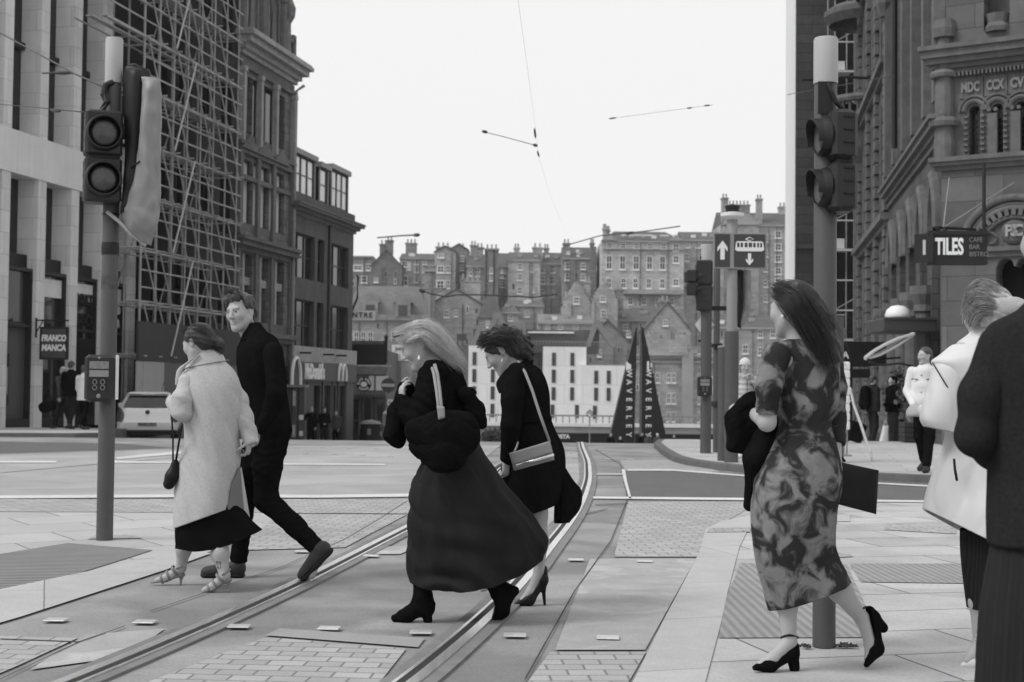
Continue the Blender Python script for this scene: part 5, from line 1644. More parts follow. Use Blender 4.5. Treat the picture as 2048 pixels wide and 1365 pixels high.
for (lab, u, w_, m_, vt) in (('round topped black litter bin with pale lid near the cafe', 741, 22, mBlackP, 840), ('dark square litter bin pressed against the round topped one', 763, 10, mFasc, 848)):
 b_ = thing('litter_bin', lab, 'bin', P(u, 885, 66))
 b_.location.z = gz(-6, 66) + .1
 kb = 66 / F
 hh_ = P(u, vt, 66).z - b_.location.z
 MB().lathe([(w_ * kb * 1.15, 0), (w_ * kb * 1.1, hh_ * .3), (w_ * kb * .9, hh_ * .85), (w_ * kb * .98, hh_ * .86)], 14, sx=1, sy=.7).build('body', m_, b_)
 MB().lathe([(w_ * kb * 1.02, 0), (w_ * kb * .8, hh_ * .08), (.05, hh_ * .14)], 14, (0, 0, hh_ * .86), sx=1, sy=.7).build('lid', mGreyTrim if w_ > 15 else m_, b_)
 MB().box(-.12, -w_ * kb * .75, hh_ * .5, .05, -w_ * kb * .70, hh_ * .7).build('sticker', mGreyTrim, b_)
ne = thing('no_entry_sign', 'round dark no entry sign with pale bar on a pole near the cafe', 'road sign', P(775, 888, 60))
ne.location.z = gz(-5, 60)
kn = 60 / F
zn = P(775, 771, 60).z - ne.location.z
MB().tube([(0, .05, 0), (0, .05, zn + .2)], .045, 8).build('pole', mGreyTrim, ne)
MB().lathe([(14.5 * kn, 0), (14.5 * kn, .03)], 28, M=Matrix.Rotation(math.pi / 2, 4, 'X') @ Matrix.Translation((0, zn, 0))).build('disc', mFasc, ne)
MB().box(-13 * kn, -.05, zn - 3 * kn, 13 * kn, -.032, zn + 3.2 * kn).build('bar', mat('sign_bar', .5, .05, 4, .6), ne)
np_ = MB().box(-1 * kn, -.05, zn - 40 * kn, 11 * kn, -.02, zn - 28 * kn).build('plate', mWhite, ne)
MB().box(2 * kn, -.06, zn - 36 * kn, 8 * kn, -.051, zn - 34.5 * kn).box(3 * kn, -.06, zn - 34.4 * kn, 4.5 * kn, -.051, zn - 30 * kn).build('symbol', mBlackP, np_)
vn = thing('parked_van', 'pale parked van half hidden behind the no entry sign and the blonde woman', 'van', P(800, 886, 70))
vn.location.z = gz(-5, 70)
bmv = MB().rbox(-1.0, 0, .35, 1.0, 4.4, 1.25, .12).rbox(-.92, .3, 1.2, .92, 4.2, 2.05, .15)
bmv.build('body', mat('pale_van_paint', .45, .05, 2, .35), vn)
MB().box(-.75, .285, 1.35, .75, .3, 1.85).build('rear_window', mGlass, vn)
for sx_ in (-.85, .85):
 for yy in (.8, 3.4):
  MB().lathe([(.2, -.1), (.33, -.09), (.33, .09), (.2, .1)], 16, M=Matrix.Translation((sx_, yy, .33)) @ Matrix.Rotation(math.pi / 2, 4, 'Y')).build('wheel', mBlackP, vn)
# ------------------------------------------------------------------ smooth-union solids for bodies and clothes
NG = np.random.default_rng(5)
_LAT = NG.random((32, 32, 32)).astype(np.float32)
def vnoise(p):
 """value noise on (n,3) points"""
 i = np.floor(p).astype(np.int64)
 f = (p - i).astype(np.float32)
 f = f * f * (3 - 2 * f)
 r = 0
 for dx in (0, 1):
  for dy in (0, 1):
   for dz in (0, 1):
    wgt = (f[:, 0] if dx else 1 - f[:, 0]) * (f[:, 1] if dy else 1 - f[:, 1]) * (f[:, 2] if dz else 1 - f[:, 2])
    r = r + wgt * _LAT[(i[:, 0] + dx) & 31, (i[:, 1] + dy) & 31, (i[:, 2] + dz) & 31]
 return r - .5

def A(v):
 return np.array([v[0], v[1], v[2]], dtype=np.float32)

class SDF:
 def __init__(s, res=.01):
  s.res, s.pr, s.clips = res, [], []
 def cone(s, a, b, ra, rb=None, k=.03, sub=False, flat=None):
  a, b = A(a), A(b)
  s.pr.append(('c', a, b, float(ra), float(rb if rb is not None else ra), k, sub, flat))
  return s
 def chain(s, pts, rs, k=.03, flat=None):
  for i in range(len(pts) - 1):
   s.cone(pts[i], pts[i + 1], rs[i], rs[i + 1], k, False, flat)
  return s
 def ell(s, c, r, R=None, k=.03, sub=False):
  s.pr.append(('e', A(c), np.array(r, dtype=np.float32), np.eye(3, dtype=np.float32) if R is None else np.array(R, dtype=np.float32), k, sub))
  return s
 def clip(s, p, n):
  """remove everything on the side the normal points to"""
  s.clips.append((A(p), A(Vector(n).normalized())))
  return s
 def bounds(s, q):
  if q[0] == 'c':
   _, a, b, ra, rb, k, sub, flat = q
   R = max(ra, rb) * (max(1, flat[1]) if flat else 1)
   return np.minimum(a, b) - R, np.maximum(a, b) + R
  _, c, r, R, k, sub = q
  m = np.abs(R.T) @ r
  return c - m, c + m
 def grid(s, disp=None):
  bs = [s.bounds(q) for q in s.pr if not (q[6] if q[0] == 'c' else q[5])]
  lo = np.min([b[0] for b in bs], 0) - .05
  hi = np.max([b[1] for b in bs], 0) + .05
  n = np.ceil((hi - lo) / s.res).astype(int) + 1
  d = np.full(n, .2, dtype=np.float32)
  ax = [lo[i] + s.res * np.arange(n[i], dtype=np.float32) for i in range(3)]
  for q in s.pr:
   b0, b1 = s.bounds(q)
   k = q[5] if q[0] == 'c' else q[4]
   sub = q[6] if q[0] == 'c' else q[5]
   mg = .045 + k
   i0 = np.clip(np.floor((b0 - mg - lo) / s.res).astype(int), 0, n)
   i1 = np.clip(np.ceil((b1 + mg - lo) / s.res).astype(int) + 1, 0, n)
   if np.any(i1 <= i0):
    continue
   X = ax[0][i0[0]:i1[0], None, None]
   Y = ax[1][None, i0[1]:i1[1], None]
   Z = ax[2][None, None, i0[2]:i1[2]]
   if q[0] == 'c':
    _, a, b, ra, rb, k, sub, flat = q
    px, py, pz = X - a[0], Y - a[1], Z - a[2]
    ba = b - a
    if flat is not None:
     fv, ff = A(Vector(flat[0]).normalized()), flat[1]
     dd = px * fv[0] + py * fv[1] + pz * fv[2]
     db = float(ba @ fv)
     L2 = max(float(ba @ ba), 1e-9)
     t = np.clip((px * ba[0] + py * ba[1] + pz * ba[2]) / L2, 0, 1)
     e = (dd - t * db)
     qx, qy, qz = px - t * ba[0], py - t * ba[1], pz - t * ba[2]
     g = e * (1 / ff - 1)
     qx, qy, qz = qx + fv[0] * g, qy + fv[1] * g, qz + fv[2] * g
     l = np.sqrt(qx * qx + qy * qy + qz * qz)
     v = (l - (ra + t * (rb - ra))) * min(1, ff)
    else:
     L2 = max(float(ba @ ba), 1e-9)
     t = np.clip((px * ba[0] + py * ba[1] + pz * ba[2]) / L2, 0, 1)
     v = np.sqrt((px - t * ba[0]) ** 2 + (py - t * ba[1]) ** 2 + (pz - t * ba[2]) ** 2) - (ra + t * (rb - ra))
   else:
    _, c, r, R, k, sub = q
    px, py, pz = X - c[0], Y - c[1], Z - c[2]
    l = [(px * R[i][0] + py * R[i][1] + pz * R[i][2]) for i in range(3)]
    k0 = np.sqrt(sum((l[i] / r[i]) ** 2 for i in range(3)))
    k1 = np.sqrt(sum((l[i] / r[i] ** 2) ** 2 for i in range(3))) + 1e-6
    v = k0 * (k0 - 1) / k1
   sl = (slice(i0[0], i1[0]), slice(i0[1], i1[1]), slice(i0[2], i1[2]))
   o = d[sl]
   if sub:
    h = np.maximum(k - np.abs(o + v), 0) / max(k, 1e-6)
    d[sl] = np.maximum(o, -v) + h * h * k * .25
   else:
    h = np.maximum(k - np.abs(o - v), 0) / max(k, 1e-6)
    d[sl] = np.minimum(o, v) - h * h * k * .25
  if disp is not None:
   m = np.abs(d) < .05
   ii = np.argwhere(m)
   p = lo + ii * s.res
   d[m] += disp(p.astype(np.float32))
  for p, nn in s.clips:
   v = (ax[0][:, None, None] - p[0]) * nn[0] + (ax[1][None, :, None] - p[1]) * nn[1] + (ax[2][None, None, :] - p[2]) * nn[2]
   d = np.maximum(d, v)
  return d, lo
 def mesh(s, disp=None, smooth=1):
  d, lo = s.grid(disp)
  return snets(d, lo, s.res, smooth)

_CO = np.array([(x, y, z) for x in (0, 1) for y in (0, 1) for z in (0, 1)])
_ED = [(a, b) for a in range(8) for b in range(a + 1, 8) if np.abs(_CO[a] - _CO[b]).sum() == 1]
def snets(d, lo, res, smooth=1):
 s = d < 0
 n = np.array(d.shape) - 1
 c = np.zeros(n, dtype=np.int8)
 for o in _CO:
  c += s[o[0]:o[0] + n[0], o[1]:o[1] + n[1], o[2]:o[2] + n[2]]
 act = (c > 0) & (c < 8)
 ci = np.argwhere(act)
 idx = np.full(n, -1, dtype=np.int64)
 idx[act] = np.arange(len(ci))
 acc = np.zeros((len(ci), 3), dtype=np.float32)
 wt = np.zeros(len(ci), dtype=np.float32)
 vals = [d[ci[:, 0] + o[0], ci[:, 1] + o[1], ci[:, 2] + o[2]] for o in _CO]
 for a, b in _ED:
  da, db = vals[a], vals[b]
  m = (da < 0) != (db < 0)
  t = da[m] / (da[m] - db[m])
  acc[m] += _CO[a] + (_CO[b] - _CO[a]) * t[:, None]
  wt[m] += 1
 v = (ci + acc / wt[:, None]) * res + lo
 fs = []
 for axis in range(3):
  sl0 = [slice(1, -1)] * 3
  sl1 = [slice(1, -1)] * 3
  sl0[axis], sl1[axis] = slice(0, -1), slice(1, None)
  a, b = s[tuple(sl0)], s[tuple(sl1)]
  e = np.argwhere(a != b)
  flip = a[a != b]
  e = e + 1
  e[:, axis] -= 1
  u, w_ = (axis + 1) % 3, (axis + 2) % 3
  def at(du, dw):
   q = e.copy()
   q[:, u] -= du
   q[:, w_] -= dw
   return idx[q[:, 0], q[:, 1], q[:, 2]]
  quad = np.stack([at(1, 1), at(0, 1), at(0, 0), at(1, 0)], 1)
  quad[~flip] = quad[~flip][:, ::-1]
  fs.append(quad)
 f = np.concatenate(fs)
 f = f[(f >= 0).all(1)]
 for _ in range(smooth):
  nb_ = np.zeros_like(v)
  cn = np.zeros(len(v), dtype=np.float32)
  for i in range(4):
   j = (i + 1) % 4
   np.add.at(nb_, f[:, i], v[f[:, j]])
   np.add.at(nb_, f[:, j], v[f[:, i]])
   np.add.at(cn, f[:, i], 1)
   np.add.at(cn, f[:, j], 1)
  v = v * .5 + .5 * nb_ / np.maximum(cn, 1)[:, None]
 return v.astype(np.float32), f

def join(*parts):
 vs, fs, o = [], [], 0
 for v, f in parts:
  vs.append(np.asarray(v, dtype=np.float32))
  fs.append(np.asarray(f) + o)
  o += len(v)
 return np.concatenate(vs), np.concatenate(fs)

def put(name, vf, m, parent, tone=None, smooth=True):
 """mesh given in world coordinates under a thing (thing has no rotation)"""
 v = np.asarray(vf[0], dtype=np.float32) - A(parent.matrix_basis.translation if parent.parent is None else parent.parent.matrix_basis.translation)
 me = mesh_np(name, v, vf[1], tone, smooth)
 return link(name, me, m, parent)

def catmull(P_, n):
 """resample a list of equal-length rows with Catmull-Rom"""
 P_ = np.asarray(P_, dtype=np.float64)
 m = len(P_)
 t = np.linspace(0, m - 1, n)
 i = np.clip(t.astype(int), 0, m - 2)
 u = (t - i)[(...,) + (None,) * (P_.ndim - 1)]
 p0, p1, p2, p3 = P_[np.maximum(i - 1, 0)], P_[i], P_[i + 1], P_[np.minimum(i + 2, m - 1)]
 return .5 * (2 * p1 + (p2 - p0) * u + (2 * p0 - 5 * p1 + 4 * p2 - p3) * u ** 2 + (3 * p1 - p0 - 3 * p2 + p3) * u ** 3)

def loft(D, rings, n=64, seg=96, folds=(), thick=.012, seed=1, capbottom=True, captop=True, power=2.0, noise=0.0, wave=None, fdir=.35):
 """cloth tube. ring = (uL,vL,uR,vR, half depth, depth offset, fold amplitude). folds = [(count, phase, twist, weight)]"""
 rows = []
 for r in rings:
  uL, vL, uR, vR, dh = r[:5]
  dd = r[5] if len(r) > 5 else 0
  am = r[6] if len(r) > 6 else 0
  tl = r[7] if len(r) > 7 else 0          # depth tilt: right edge further away
  L, R = P(uL, vL, D + dd - tl), P(uR, vR, D + dd + tl)
  rows.append(list((L + R) / 2) + list((R - L) / 2) + [dh, am])
 Rw = catmull(rows, n)
 th = np.linspace(0, 2 * np.pi, seg, endpoint=False)
 rng = np.random.default_rng(seed)
 V = []
 for j in range(n):
  c, a, dh, am = Rw[j, :3], Rw[j, 3:6], max(Rw[j, 6], .01), Rw[j, 7]
  tt = j / (n - 1)
  f = np.zeros(seg)
  for (cnt, ph, tw, wgt) in folds:
   a_ = th * cnt + ph + tw * tt * 2 * np.pi
   f += wgt * (1.5 * np.abs(np.sin(a_ / 2)) ** .8 - .95 + .25 * np.sin(2 * a_ + 1.0))
  s = 1 + 0 * th
  ct, st = np.cos(th), np.sin(th)
  ex = 2 / power
  cx = np.sign(ct) * np.abs(ct) ** ex
  sy = np.sign(st) * np.abs(st) ** ex
  la = np.linalg.norm(a)
  g = 1 + am * f / max(la, .05)
  pts = c[None] + a[None] * (cx * g)[:, None]
  pts[:, 1] += -sy * dh * (1 + am * f / dh * .8)
  V.append(pts)
 V = np.array(V)
 if wave is not None:
  V = wave(V)
 if noise:
  flat_ = V.reshape(-1, 3)
  w_ = flat_ + .03 * np.stack([vnoise(flat_ * 5 + seed), vnoise(flat_ * 5 + seed + 9), vnoise(flat_ * 5 + seed + 4)], 1)
  ca, sa = math.cos(fdir), math.sin(fdir)
  cr_ = np.stack([(w_[:, 0] * ca + w_[:, 2] * sa) * 8, w_[:, 1] * 3.5, (w_[:, 2] * ca - w_[:, 0] * sa) * 1.5], 1)
  n1 = vnoise(cr_ + seed * 3.1)
  n2 = vnoise(cr_ * np.array([2.3, 2.0, 1.8]) + 7.7 + seed)
  nz_ = 1.3 * n1 - .55 * np.exp(-(n1 / .10) ** 2) + .4 * n2 - .22 * np.exp(-(n2 / .10) ** 2) + .2
  cen = Rw[:, None, :3]
  dirv = V - cen
  dirv /= np.maximum(np.linalg.norm(dirv, axis=2, keepdims=True), 1e-4)
  V = V + dirv * (nz_.reshape(V.shape[:2])[..., None] * noise)
 cen = Rw[:, None, :3]
 IN = V - (V - cen) / np.maximum(np.linalg.norm(V - cen, axis=2, keepdims=True), 1e-4) * thick
 verts = np.concatenate([V.reshape(-1, 3), IN.reshape(-1, 3)])
 o2 = n * seg
 F_ = []
 j, i = np.meshgrid(np.arange(n - 1), np.arange(seg), indexing='ij')
 i2 = (i + 1) % seg
 q = np.stack([j * seg + i, (j + 1) * seg + i, (j + 1) * seg + i2, j * seg + i2], -1).reshape(-1, 4)
 F_.append(q[:, ::-1])
 F_.append(q + o2)
 for row, fl in ((0, False), (n - 1, True)):
  k = np.arange(seg)
  k2 = (k + 1) % seg
  e = np.stack([row * seg + k, row * seg + k2, o2 + row * seg + k2, o2 + row * seg + k], -1)
  F_.append(e if fl else e[:, ::-1])
 return verts.astype(np.float32), np.concatenate(F_)

def strands(guides, n, r, spread=.012, seed=1, seg=10, curl=0.0, curln=3, tip=.25, lenvar=.15):
 """many tapered hair strands blended between neighbouring guide curves"""
 rng = np.random.default_rng(seed)
 gs = [catmull(np.array([list(p) for p in g]), seg) for g in guides]
 vs, fs = [], []
 for k in range(n):
  t = rng.random() * (len(gs) - 1)
  i = min(int(t), len(gs) - 2) if len(gs) > 1 else 0
  u = t - i
  g = gs[i] * (1 - u) + gs[min(i + 1, len(gs) - 1)] * u
  g = g.copy()
  off = rng.normal(size=3) * spread
  off2 = rng.normal(size=3) * spread * 1.6
  tt = np.linspace(0, 1, seg)[:, None]
  g += off * (1 - tt * .3) + off2 * tt ** 1.5
  L = 1 - rng.random() * lenvar
  g = g[0] + catmull(g - g[0], seg) if L > .999 else catmull(g, seg * 3)[:int(seg * 3 * L)][::3]
  m = len(g)
  if curl:
   ph = rng.random() * 6.28
   tt = np.linspace(0, 1, m)
   g[:, 0] += curl * np.sin(tt * 6.28 * curln + ph) * tt ** .5
   g[:, 1] += curl * np.cos(tt * 6.28 * curln + ph) * tt ** .5
   g[:, 2] += curl * .5 * np.sin(tt * 6.28 * curln + ph + 1) * tt ** .5
  d = np.gradient(g, axis=0)
  d /= np.maximum(np.linalg.norm(d, axis=1, keepdims=True), 1e-6)
  x = np.cross(d, [0, 0, 1.0]) + 1e-4
  x /= np.maximum(np.linalg.norm(x, axis=1, keepdims=True), 1e-6)
  y = np.cross(d, x)
  rr = r * (.7 + .6 * rng.random()) * (1 - (1 - tip) * np.linspace(0, 1, m) ** 1.5)[:, None]
  o = len(vs) * 0 + sum(len(q) for q in vs)
  ring = [g + x * rr, g - x * rr * .5 + y * rr * .87, g - x * rr * .5 - y * rr * .87]
  vs.append(np.stack(ring, 1).reshape(-1, 3))
  for j in range(m - 1):
   for q in range(3):
    fs.append((o + j * 3 + q, o + j * 3 + (q + 1) % 3, o + j * 3 + 3 + (q + 1) % 3, o + j * 3 + 3 + q))
 return np.concatenate(vs).astype(np.float32), np.array(fs)

# ------------------------------------------------------------------ anatomy
def frame(f, up=(0, 0, 1)):
 f = Vector(f).normalized()
 r = f.cross(Vector(up)).normalized()
 u = r.cross(f).normalized()
 return r, f, u

def head(S, c, f, up=(0, 0, 1), s=1.0, female=True, mouth=0.0):
 r, f, u = frame(f, up)
 c = Vector(c)
 q = lambda x, y, z: c + (r * x + f * y + u * z) * s
 R = [list(r), list(f), list(u)]
 jw = .9 if female else 1.06
 S.ell(q(0, -.012, .028), (.073 * s, .094 * s, .084 * s), R, k=.02)
 S.ell(q(0, .034, -.03), (.058 * s, .058 * s, .082 * s), R, k=.03)
 S.cone(q(-.05 * jw, .0, -.05), q(-.012, .070, -.098), .024 * s, .020 * s, .03)
 S.cone(q(.05 * jw, .0, -.05), q(.012, .070, -.098), .024 * s, .020 * s, .03)
 S.ell(q(0, .072, -.102), (.020 * s * jw, .016 * s, .016 * s), R, k=.02)
 S.cone(q(-.034, .080, .022), q(.034, .080, .022), .012 * s, .012 * s, .022)
 S.ell(q(-.038, .066, -.020), (.022 * s, .022 * s, .022 * s), R, k=.03)
 S.ell(q(.038, .066, -.020), (.022 * s, .022 * s, .022 * s), R, k=.03)
 for x in (-1, 1):
  S.ell(q(x * .031, .099, .004), (.017 * s, .013 * s, .010 * s), R, k=.010, sub=True)
  S.ell(q(x * .031, .0815, .004), (.0135 * s, .0125 * s, .0115 * s), R, k=.003)
  S.ell(q(x * .074, -.012, -.004), (.009 * s, .019 * s, .031 * s), R, k=.010)
  S.ell(q(x * .083, -.008, -.004), (.007 * s, .009 * s, .016 * s), R, k=.004, sub=True)
 S.cone(q(0, .092, .012), q(0, .113, -.026), .0075 * s, .0115 * s, .014)
 for x in (-1, 1):
  S.ell(q(x * .011, .104, -.030), (.008 * s, .009 * s, .007 * s), R, k=.008)
 S.cone(q(-.019, .088, -.057), q(.019, .088, -.057), .0065 * s, .0065 * s, .008)
 S.cone(q(-.015, .088, -.068), q(.015, .088, -.068), .0075 * s, .0075 * s, .006)
 S.cone(q(-.017, .099, -.0625), q(.017, .099, -.0625), .0026 * s, .0026 * s, .003, sub=True)
 return q

def face_tone(v, c, f, up=(0, 0, 1), s=1.0, smile=False, brow=.35, lips=.62, tone=None):
 """albedo factors painted by place on the head: lips, brows, eyes"""
 r, f, u = frame(f, up)
 p = (np.asarray(v) - A(c)) / s
 x, y, z = p @ A(r), p @ A(f), p @ A(u)
 t = np.ones(len(p), dtype=np.float32) if tone is None else tone
 front = (y > .055) & (y < .14) & (np.abs(x) < .07)
 zl = -.0625 + (np.abs(x) * .28 - .004 if smile else 0)
 lip = front & (np.abs(x) < (.025 if smile else .022)) & (np.abs(z - zl) < .0105 * (1 - (x / .032) ** 2))
 t[lip] = lips
 if smile:
  t[front & (np.abs(x) < .015) & (np.abs(z - zl) < .0030)] = 1.5
 br = front & (np.abs(np.abs(x) - .031) < .018) & (np.abs(z - .0245 + np.abs(np.abs(x) - .031) * .2) < .0045)
 t[br] = brow
 ew = front & (np.hypot((np.abs(x) - .031) / .0125, (z - .004) / .0062) < 1)
 t[ew] = 1.35
 ei = front & (np.hypot(np.abs(x) - .031, z - .004) < .0058)
 t[ei] = .12
 el = front & (np.abs(np.abs(x) - .031) < .014) & (np.abs(z - .0115) < .002)
 t[el] = .25
 return t

def hand(wrist, d, n, th, curl=.35, s=1.0, res=.0035, spread=.12):
 """d = towards the fingers, n = palm normal (the way the fingers curl), th = towards the thumb"""
 d, n = Vector(d).normalized(), Vector(n)
 n = (n - d * n.dot(d)).normalized()
 t = Vector(th)
 t = (t - d * t.dot(d) - n * t.dot(n)).normalized()
 w = Vector(wrist)
 S = SDF(res)
 q = lambda a, b, c: w + (d * a + t * b + n * c) * s
 S.cone(q(-.04, 0, 0), q(.01, 0, 0), .024 * s, .024 * s, .02, flat=(n, .8))
 S.cone(q(.01, 0, 0), q(.075, -.012, 0), .030 * s, .030 * s, .02, flat=(n, .5))
 S.cone(q(.02, .010, 0), q(.078, .016, 0), .026 * s, .022 * s, .02, flat=(n, .55))
 for i, (b, L) in enumerate(((.029, .076), (.010, .086), (-.010, .080), (-.028, .062))):
  p = q(.082 - abs(b - .005) * .25, b, 0)
  ang = curl * (1 + .12 * i)
  dirb = (d + t * (b * spread * 20)).normalized()
  r0 = .0088 if i < 3 else .0078
  for j, fr_ in enumerate((.45, .32, .25)):
   a = ang * (.6 + .9 * j)
   dv = dirb * math.cos(a) + n * math.sin(a)
   p2 = p + dv * (L * fr_ * s)
   S.cone(p, p2, r0 * s, (r0 - .0012) * s, .004)
   p, r0 = p2, r0 - .0008
 p = q(.02, .028, .006)
 for j, (fr_, aa) in enumerate(((.04, .0), (.032, .3), (.026, .55))):
  dv = (d * .72 + t * (.62 - aa * .5) + n * (.25 + curl * .6 + aa * .3)).normalized()
  p2 = p + dv * (fr_ * s)
  S.cone(p, p2, (.0115 - .001 * j) * s, (.0105 - .0012 * j) * s, .006)
  p = p2
 return S.mesh(smooth=1)

def wrinkle(amp, sc=(16, 16, 7), seed=0.0, fine=.0):
 sc = np.array(sc, dtype=np.float32)
 def f(p):
  w_ = p + .03 * np.stack([vnoise(p * 8 + seed + 3), vnoise(p * 8 + seed + 8), vnoise(p * 8 + seed + 21)], 1)
  n1 = vnoise((w_ @ _SH) * sc * np.array([.45, .45, 1.25]) + seed + 17)
  n2 = vnoise((w_ @ _SH.T) * sc * np.array([.6, .6, 1.9]) + seed + 31)
  return amp * (.35 * vnoise(p * sc * .6 + seed) - .45 * n1 + .20 * np.exp(-(n1 / .11) ** 2) - .18 * n2 + .10 * np.exp(-(n2 / .10) ** 2) - .08)
 return f
_SH = np.array([[1, 0, .55], [0, 1, .3], [-.45, 0, 1]], dtype=np.float32)

mSkin = mat('skin', .38, .06, 9, .55, attr=True, spec=.35)
mSkinPlain = mat('skin_plain', .40, .06, 9, .55, spec=.35)
mHairD = mat('dark_hair', .022, .35, 40, .45, stretch=(1, 1, .3), spec=.5)
mHairB = mat('brown_hair', .055, .35, 40, .5, stretch=(1, 1, .3), spec=.5)
mHairBlond = mat('blonde_hair', .52, .22, 40, .5, stretch=(1, 1, .35), spec=.4)
mHairLB = mat('light_brown_hair', .30, .4, 30, .5, spec=.4)
mHairG = mat('grey_hair', .2, .2, 30, .6)
mBlackCloth = mat('black_cloth', .0085, .25, 9, .95, fine=.2, spec=0.0)
mBlackWool = mat('black_wool', .010, .2, 9, .95, fine=.3, spec=0.0, bump=.2)
mBlackLeather = mat('black_leather', .008, .25, 14, .5, spec=.22)
mSuede = mat('black_suede', .007, .2, 14, .9, spec=.02)
mCoat = mat('pale_wool_coat', .43, .05, 6, .95, fine=.1, spec=.1, bump=.12)
mWhiteCloth = mat('white_cotton', .62, .05, 6, .85, fine=.05, spec=.15)
mGreyCloth = mat('grey_cloth', .07, .15, 7, .9, fine=.2, spec=.1)
mDarkGrey = mat('charcoal_cloth', .024, .15, 7, .9, fine=.25, spec=.03)
mJewel = mat('pearl', .8, .02, 3, .2, spec=.7)
mNude = mat('nude_leather', .30, .08, 9, .45, spec=.4)

class Fig:
 def __init__(s, label, D, u, group=None, z=0.0):
  s.D, s.k = D, D / F
  p = P(u, 800, D)
  s.e = thing('person', label, 'person', (p.x, p.y, z), 0, group)
 def J(s, u, v, dd=0.0):
  return P(u, v, s.D + dd)

def bundle(name, label, cat, loc, group=None):
 return thing(name, label, cat, loc, 0, group)
# ------------------------------------------------------------------ woman in the tie-dyed dress
E = Fig('woman with long dark windblown hair in a tie-dyed midi dress and black heels', 6.45, 1600)
J = E.J
mDress = mat('tie_dyed_jersey', .185, .2, 20, .85, blotch=(8.6, .45, .57, .14, 1.0), fine=.06, spec=.15)
hf = (-.66, .74, -.14)
hc = J(1584, 618, .02)
S = SDF(.006)
head(S, hc, hf)
S.cone(J(1592, 640, .01), J(1606, 700, .02), .052, .058, .03)
S.cone(J(1555, 722, -.08), J(1652, 720, .09), .04, .04, .04)
S.chain([J(1606, 720, .0), J(1612, 830, 0), J(1600, 930, 0)], [.085, .075, .085], .05, flat=((0, 1, 0), .7))
S.chain([J(1546, 715, -.09), J(1534, 845, -.08), J(1492, 815, .17)], [.038, .039, .027], .02)
S.chain([J(1664, 715, .1), J(1668, 835, .12), J(1672, 925, .02)], [.038, .034, .026], .02)
S.chain([J(1580, 960, -.02), J(1575, 1120, .0), J(1574, 1205, -.02), J(1579, 1284, -.02)], [.06, .05, .046, .030], .03)
S.chain([J(1640, 960, .06), J(1645, 1120, .02), J(1680, 1180, .06), J(1722, 1236, .12)], [.06, .05, .053, .031], .03)
S.chain([J(1579, 1284, -.02), J(1545, 1318, -.05), J(1520, 1330, -.06)], [.031, .026, .018], .02)
S.chain([J(1724, 1236, .12), J(1742, 1290, .08), J(1736, 1318, .05)], [.031, .027, .018], .02)
v, f = S.mesh()
v, f = join((v, f), hand(J(1490, 814, .18), (-.3, .8, .0), (.3, .2, -.9), (-.9, -.3, 0), .9), hand(J(1673, 930, .02), (.1, -.1, -1), (-1, 0, 0), (0, -1, 0), .9, .95))
put('body', (v, f), mSkin, E.e, face_tone(v, hc, hf))
fr_ = [(1578, 676, 1630, 684, .060, .01, 0), (1532, 700, 1666, 698, .088, .01, .0), (1530, 722, 1680, 718, .105, .01, .002), (1546, 770, 1682, 765, .118, .01, .004), (1554, 815, 1676, 812, .112, 0, .006), (1560, 852, 1664, 850, .105, 0, .007),
       (1545, 895, 1672, 885, .120, 0, .006), (1516, 950, 1682, 935, .140, 0, .004), (1503, 1000, 1682, 985, .150, 0, .003), (1502, 1050, 1674, 1040, .148, 0, .004), (1508, 1100, 1668, 1085, .140, 0, .007), (1518, 1150, 1676, 1118, .132, .0, .011), (1527, 1190, 1690, 1142, .130, .0, .010), (1536, 1222, 1703, 1164, .128, .0, .006)]
put('dress', loft(6.45, fr_, 90, 120, ((3, .4, 1.6, .6), (5, 1.3, -1.3, .5), (9, 0, 2.4, .35)), .006, noise=.014), mDress, E.e)
for nm, pts, rr in (('sleeve', [J(1553, 712, -.08), J(1538, 770, -.095), J(1533, 828, -.085)], [.066, .056, .049]), ('sleeve', [J(1662, 714, .1), J(1670, 775, .115), J(1671, 840, .115), J(1674, 890, .06)], [.054, .05, .046, .04])):
 S = SDF(.006)
 S.chain(pts, rr, .03)
 S.clip(pts[-1], pts[-1] - pts[-2])
 put(nm, S.mesh(wrinkle(.008, (30, 30, 34))), mDress, E.e)
# hair: cap, then long strands blown to the right
S = SDF(.006)
r_, f_, u_ = frame(hf)
q = lambda x, y, z: hc + r_ * x + f_ * y + u_ * z
S.ell(q(0, -.022, .036), (.083, .096, .089), [list(r_), list(f_), list(u_)], k=.02)
S.ell(q(0, -.075, -.03), (.066, .045, .07), [list(r_), list(f_), list(u_)], k=.03)
S.ell(q(-.080, .040, -.055), (.05, .065, .075), [list(r_), list(f_), list(u_)], k=.012, sub=True)
S.ell(q(.05, .085, -.045), (.07, .07, .075), [list(r_), list(f_), list(u_)], k=.012, sub=True)
S.chain([q(0, -.07, .02), J(1640, 660, -.02), J(1662, 705, -.05), J(1668, 730, -.07)], [.06, .048, .034, .012], .04, flat=((0, 1, 0), .6))
hv = S.mesh(lambda p: .0045 * np.sin((p @ np.array([46, 30, 74.])) + 3 * vnoise(p * 14)) + wrinkle(.006, (26, 26, 26))(p))
gs = [[q(.0, .05, .118), J(1610, 580, -.06), J(1648, 640, -.1), J(1668, 700, -.1), J(1680, 742, -.1)],
      [q(-.04, .04, .11), J(1592, 590, -.1), J(1630, 655, -.13), J(1655, 712, -.13), J(1668, 756, -.12)],
      [q(-.07, .03, .07), J(1576, 612, -.09), J(1610, 655, -.12), J(1640, 706, -.13), J(1656, 752, -.12)],
      [q(-.075, -.02, .02), J(1588, 640, -.08), J(1612, 672, -.1), J(1640, 720, -.1), J(1662, 770, -.1)],
      [q(.03, .0, .12), J(1625, 590, .04), J(1656, 640, .03), J(1680, 690, .02), J(1686, 736, 0)]]
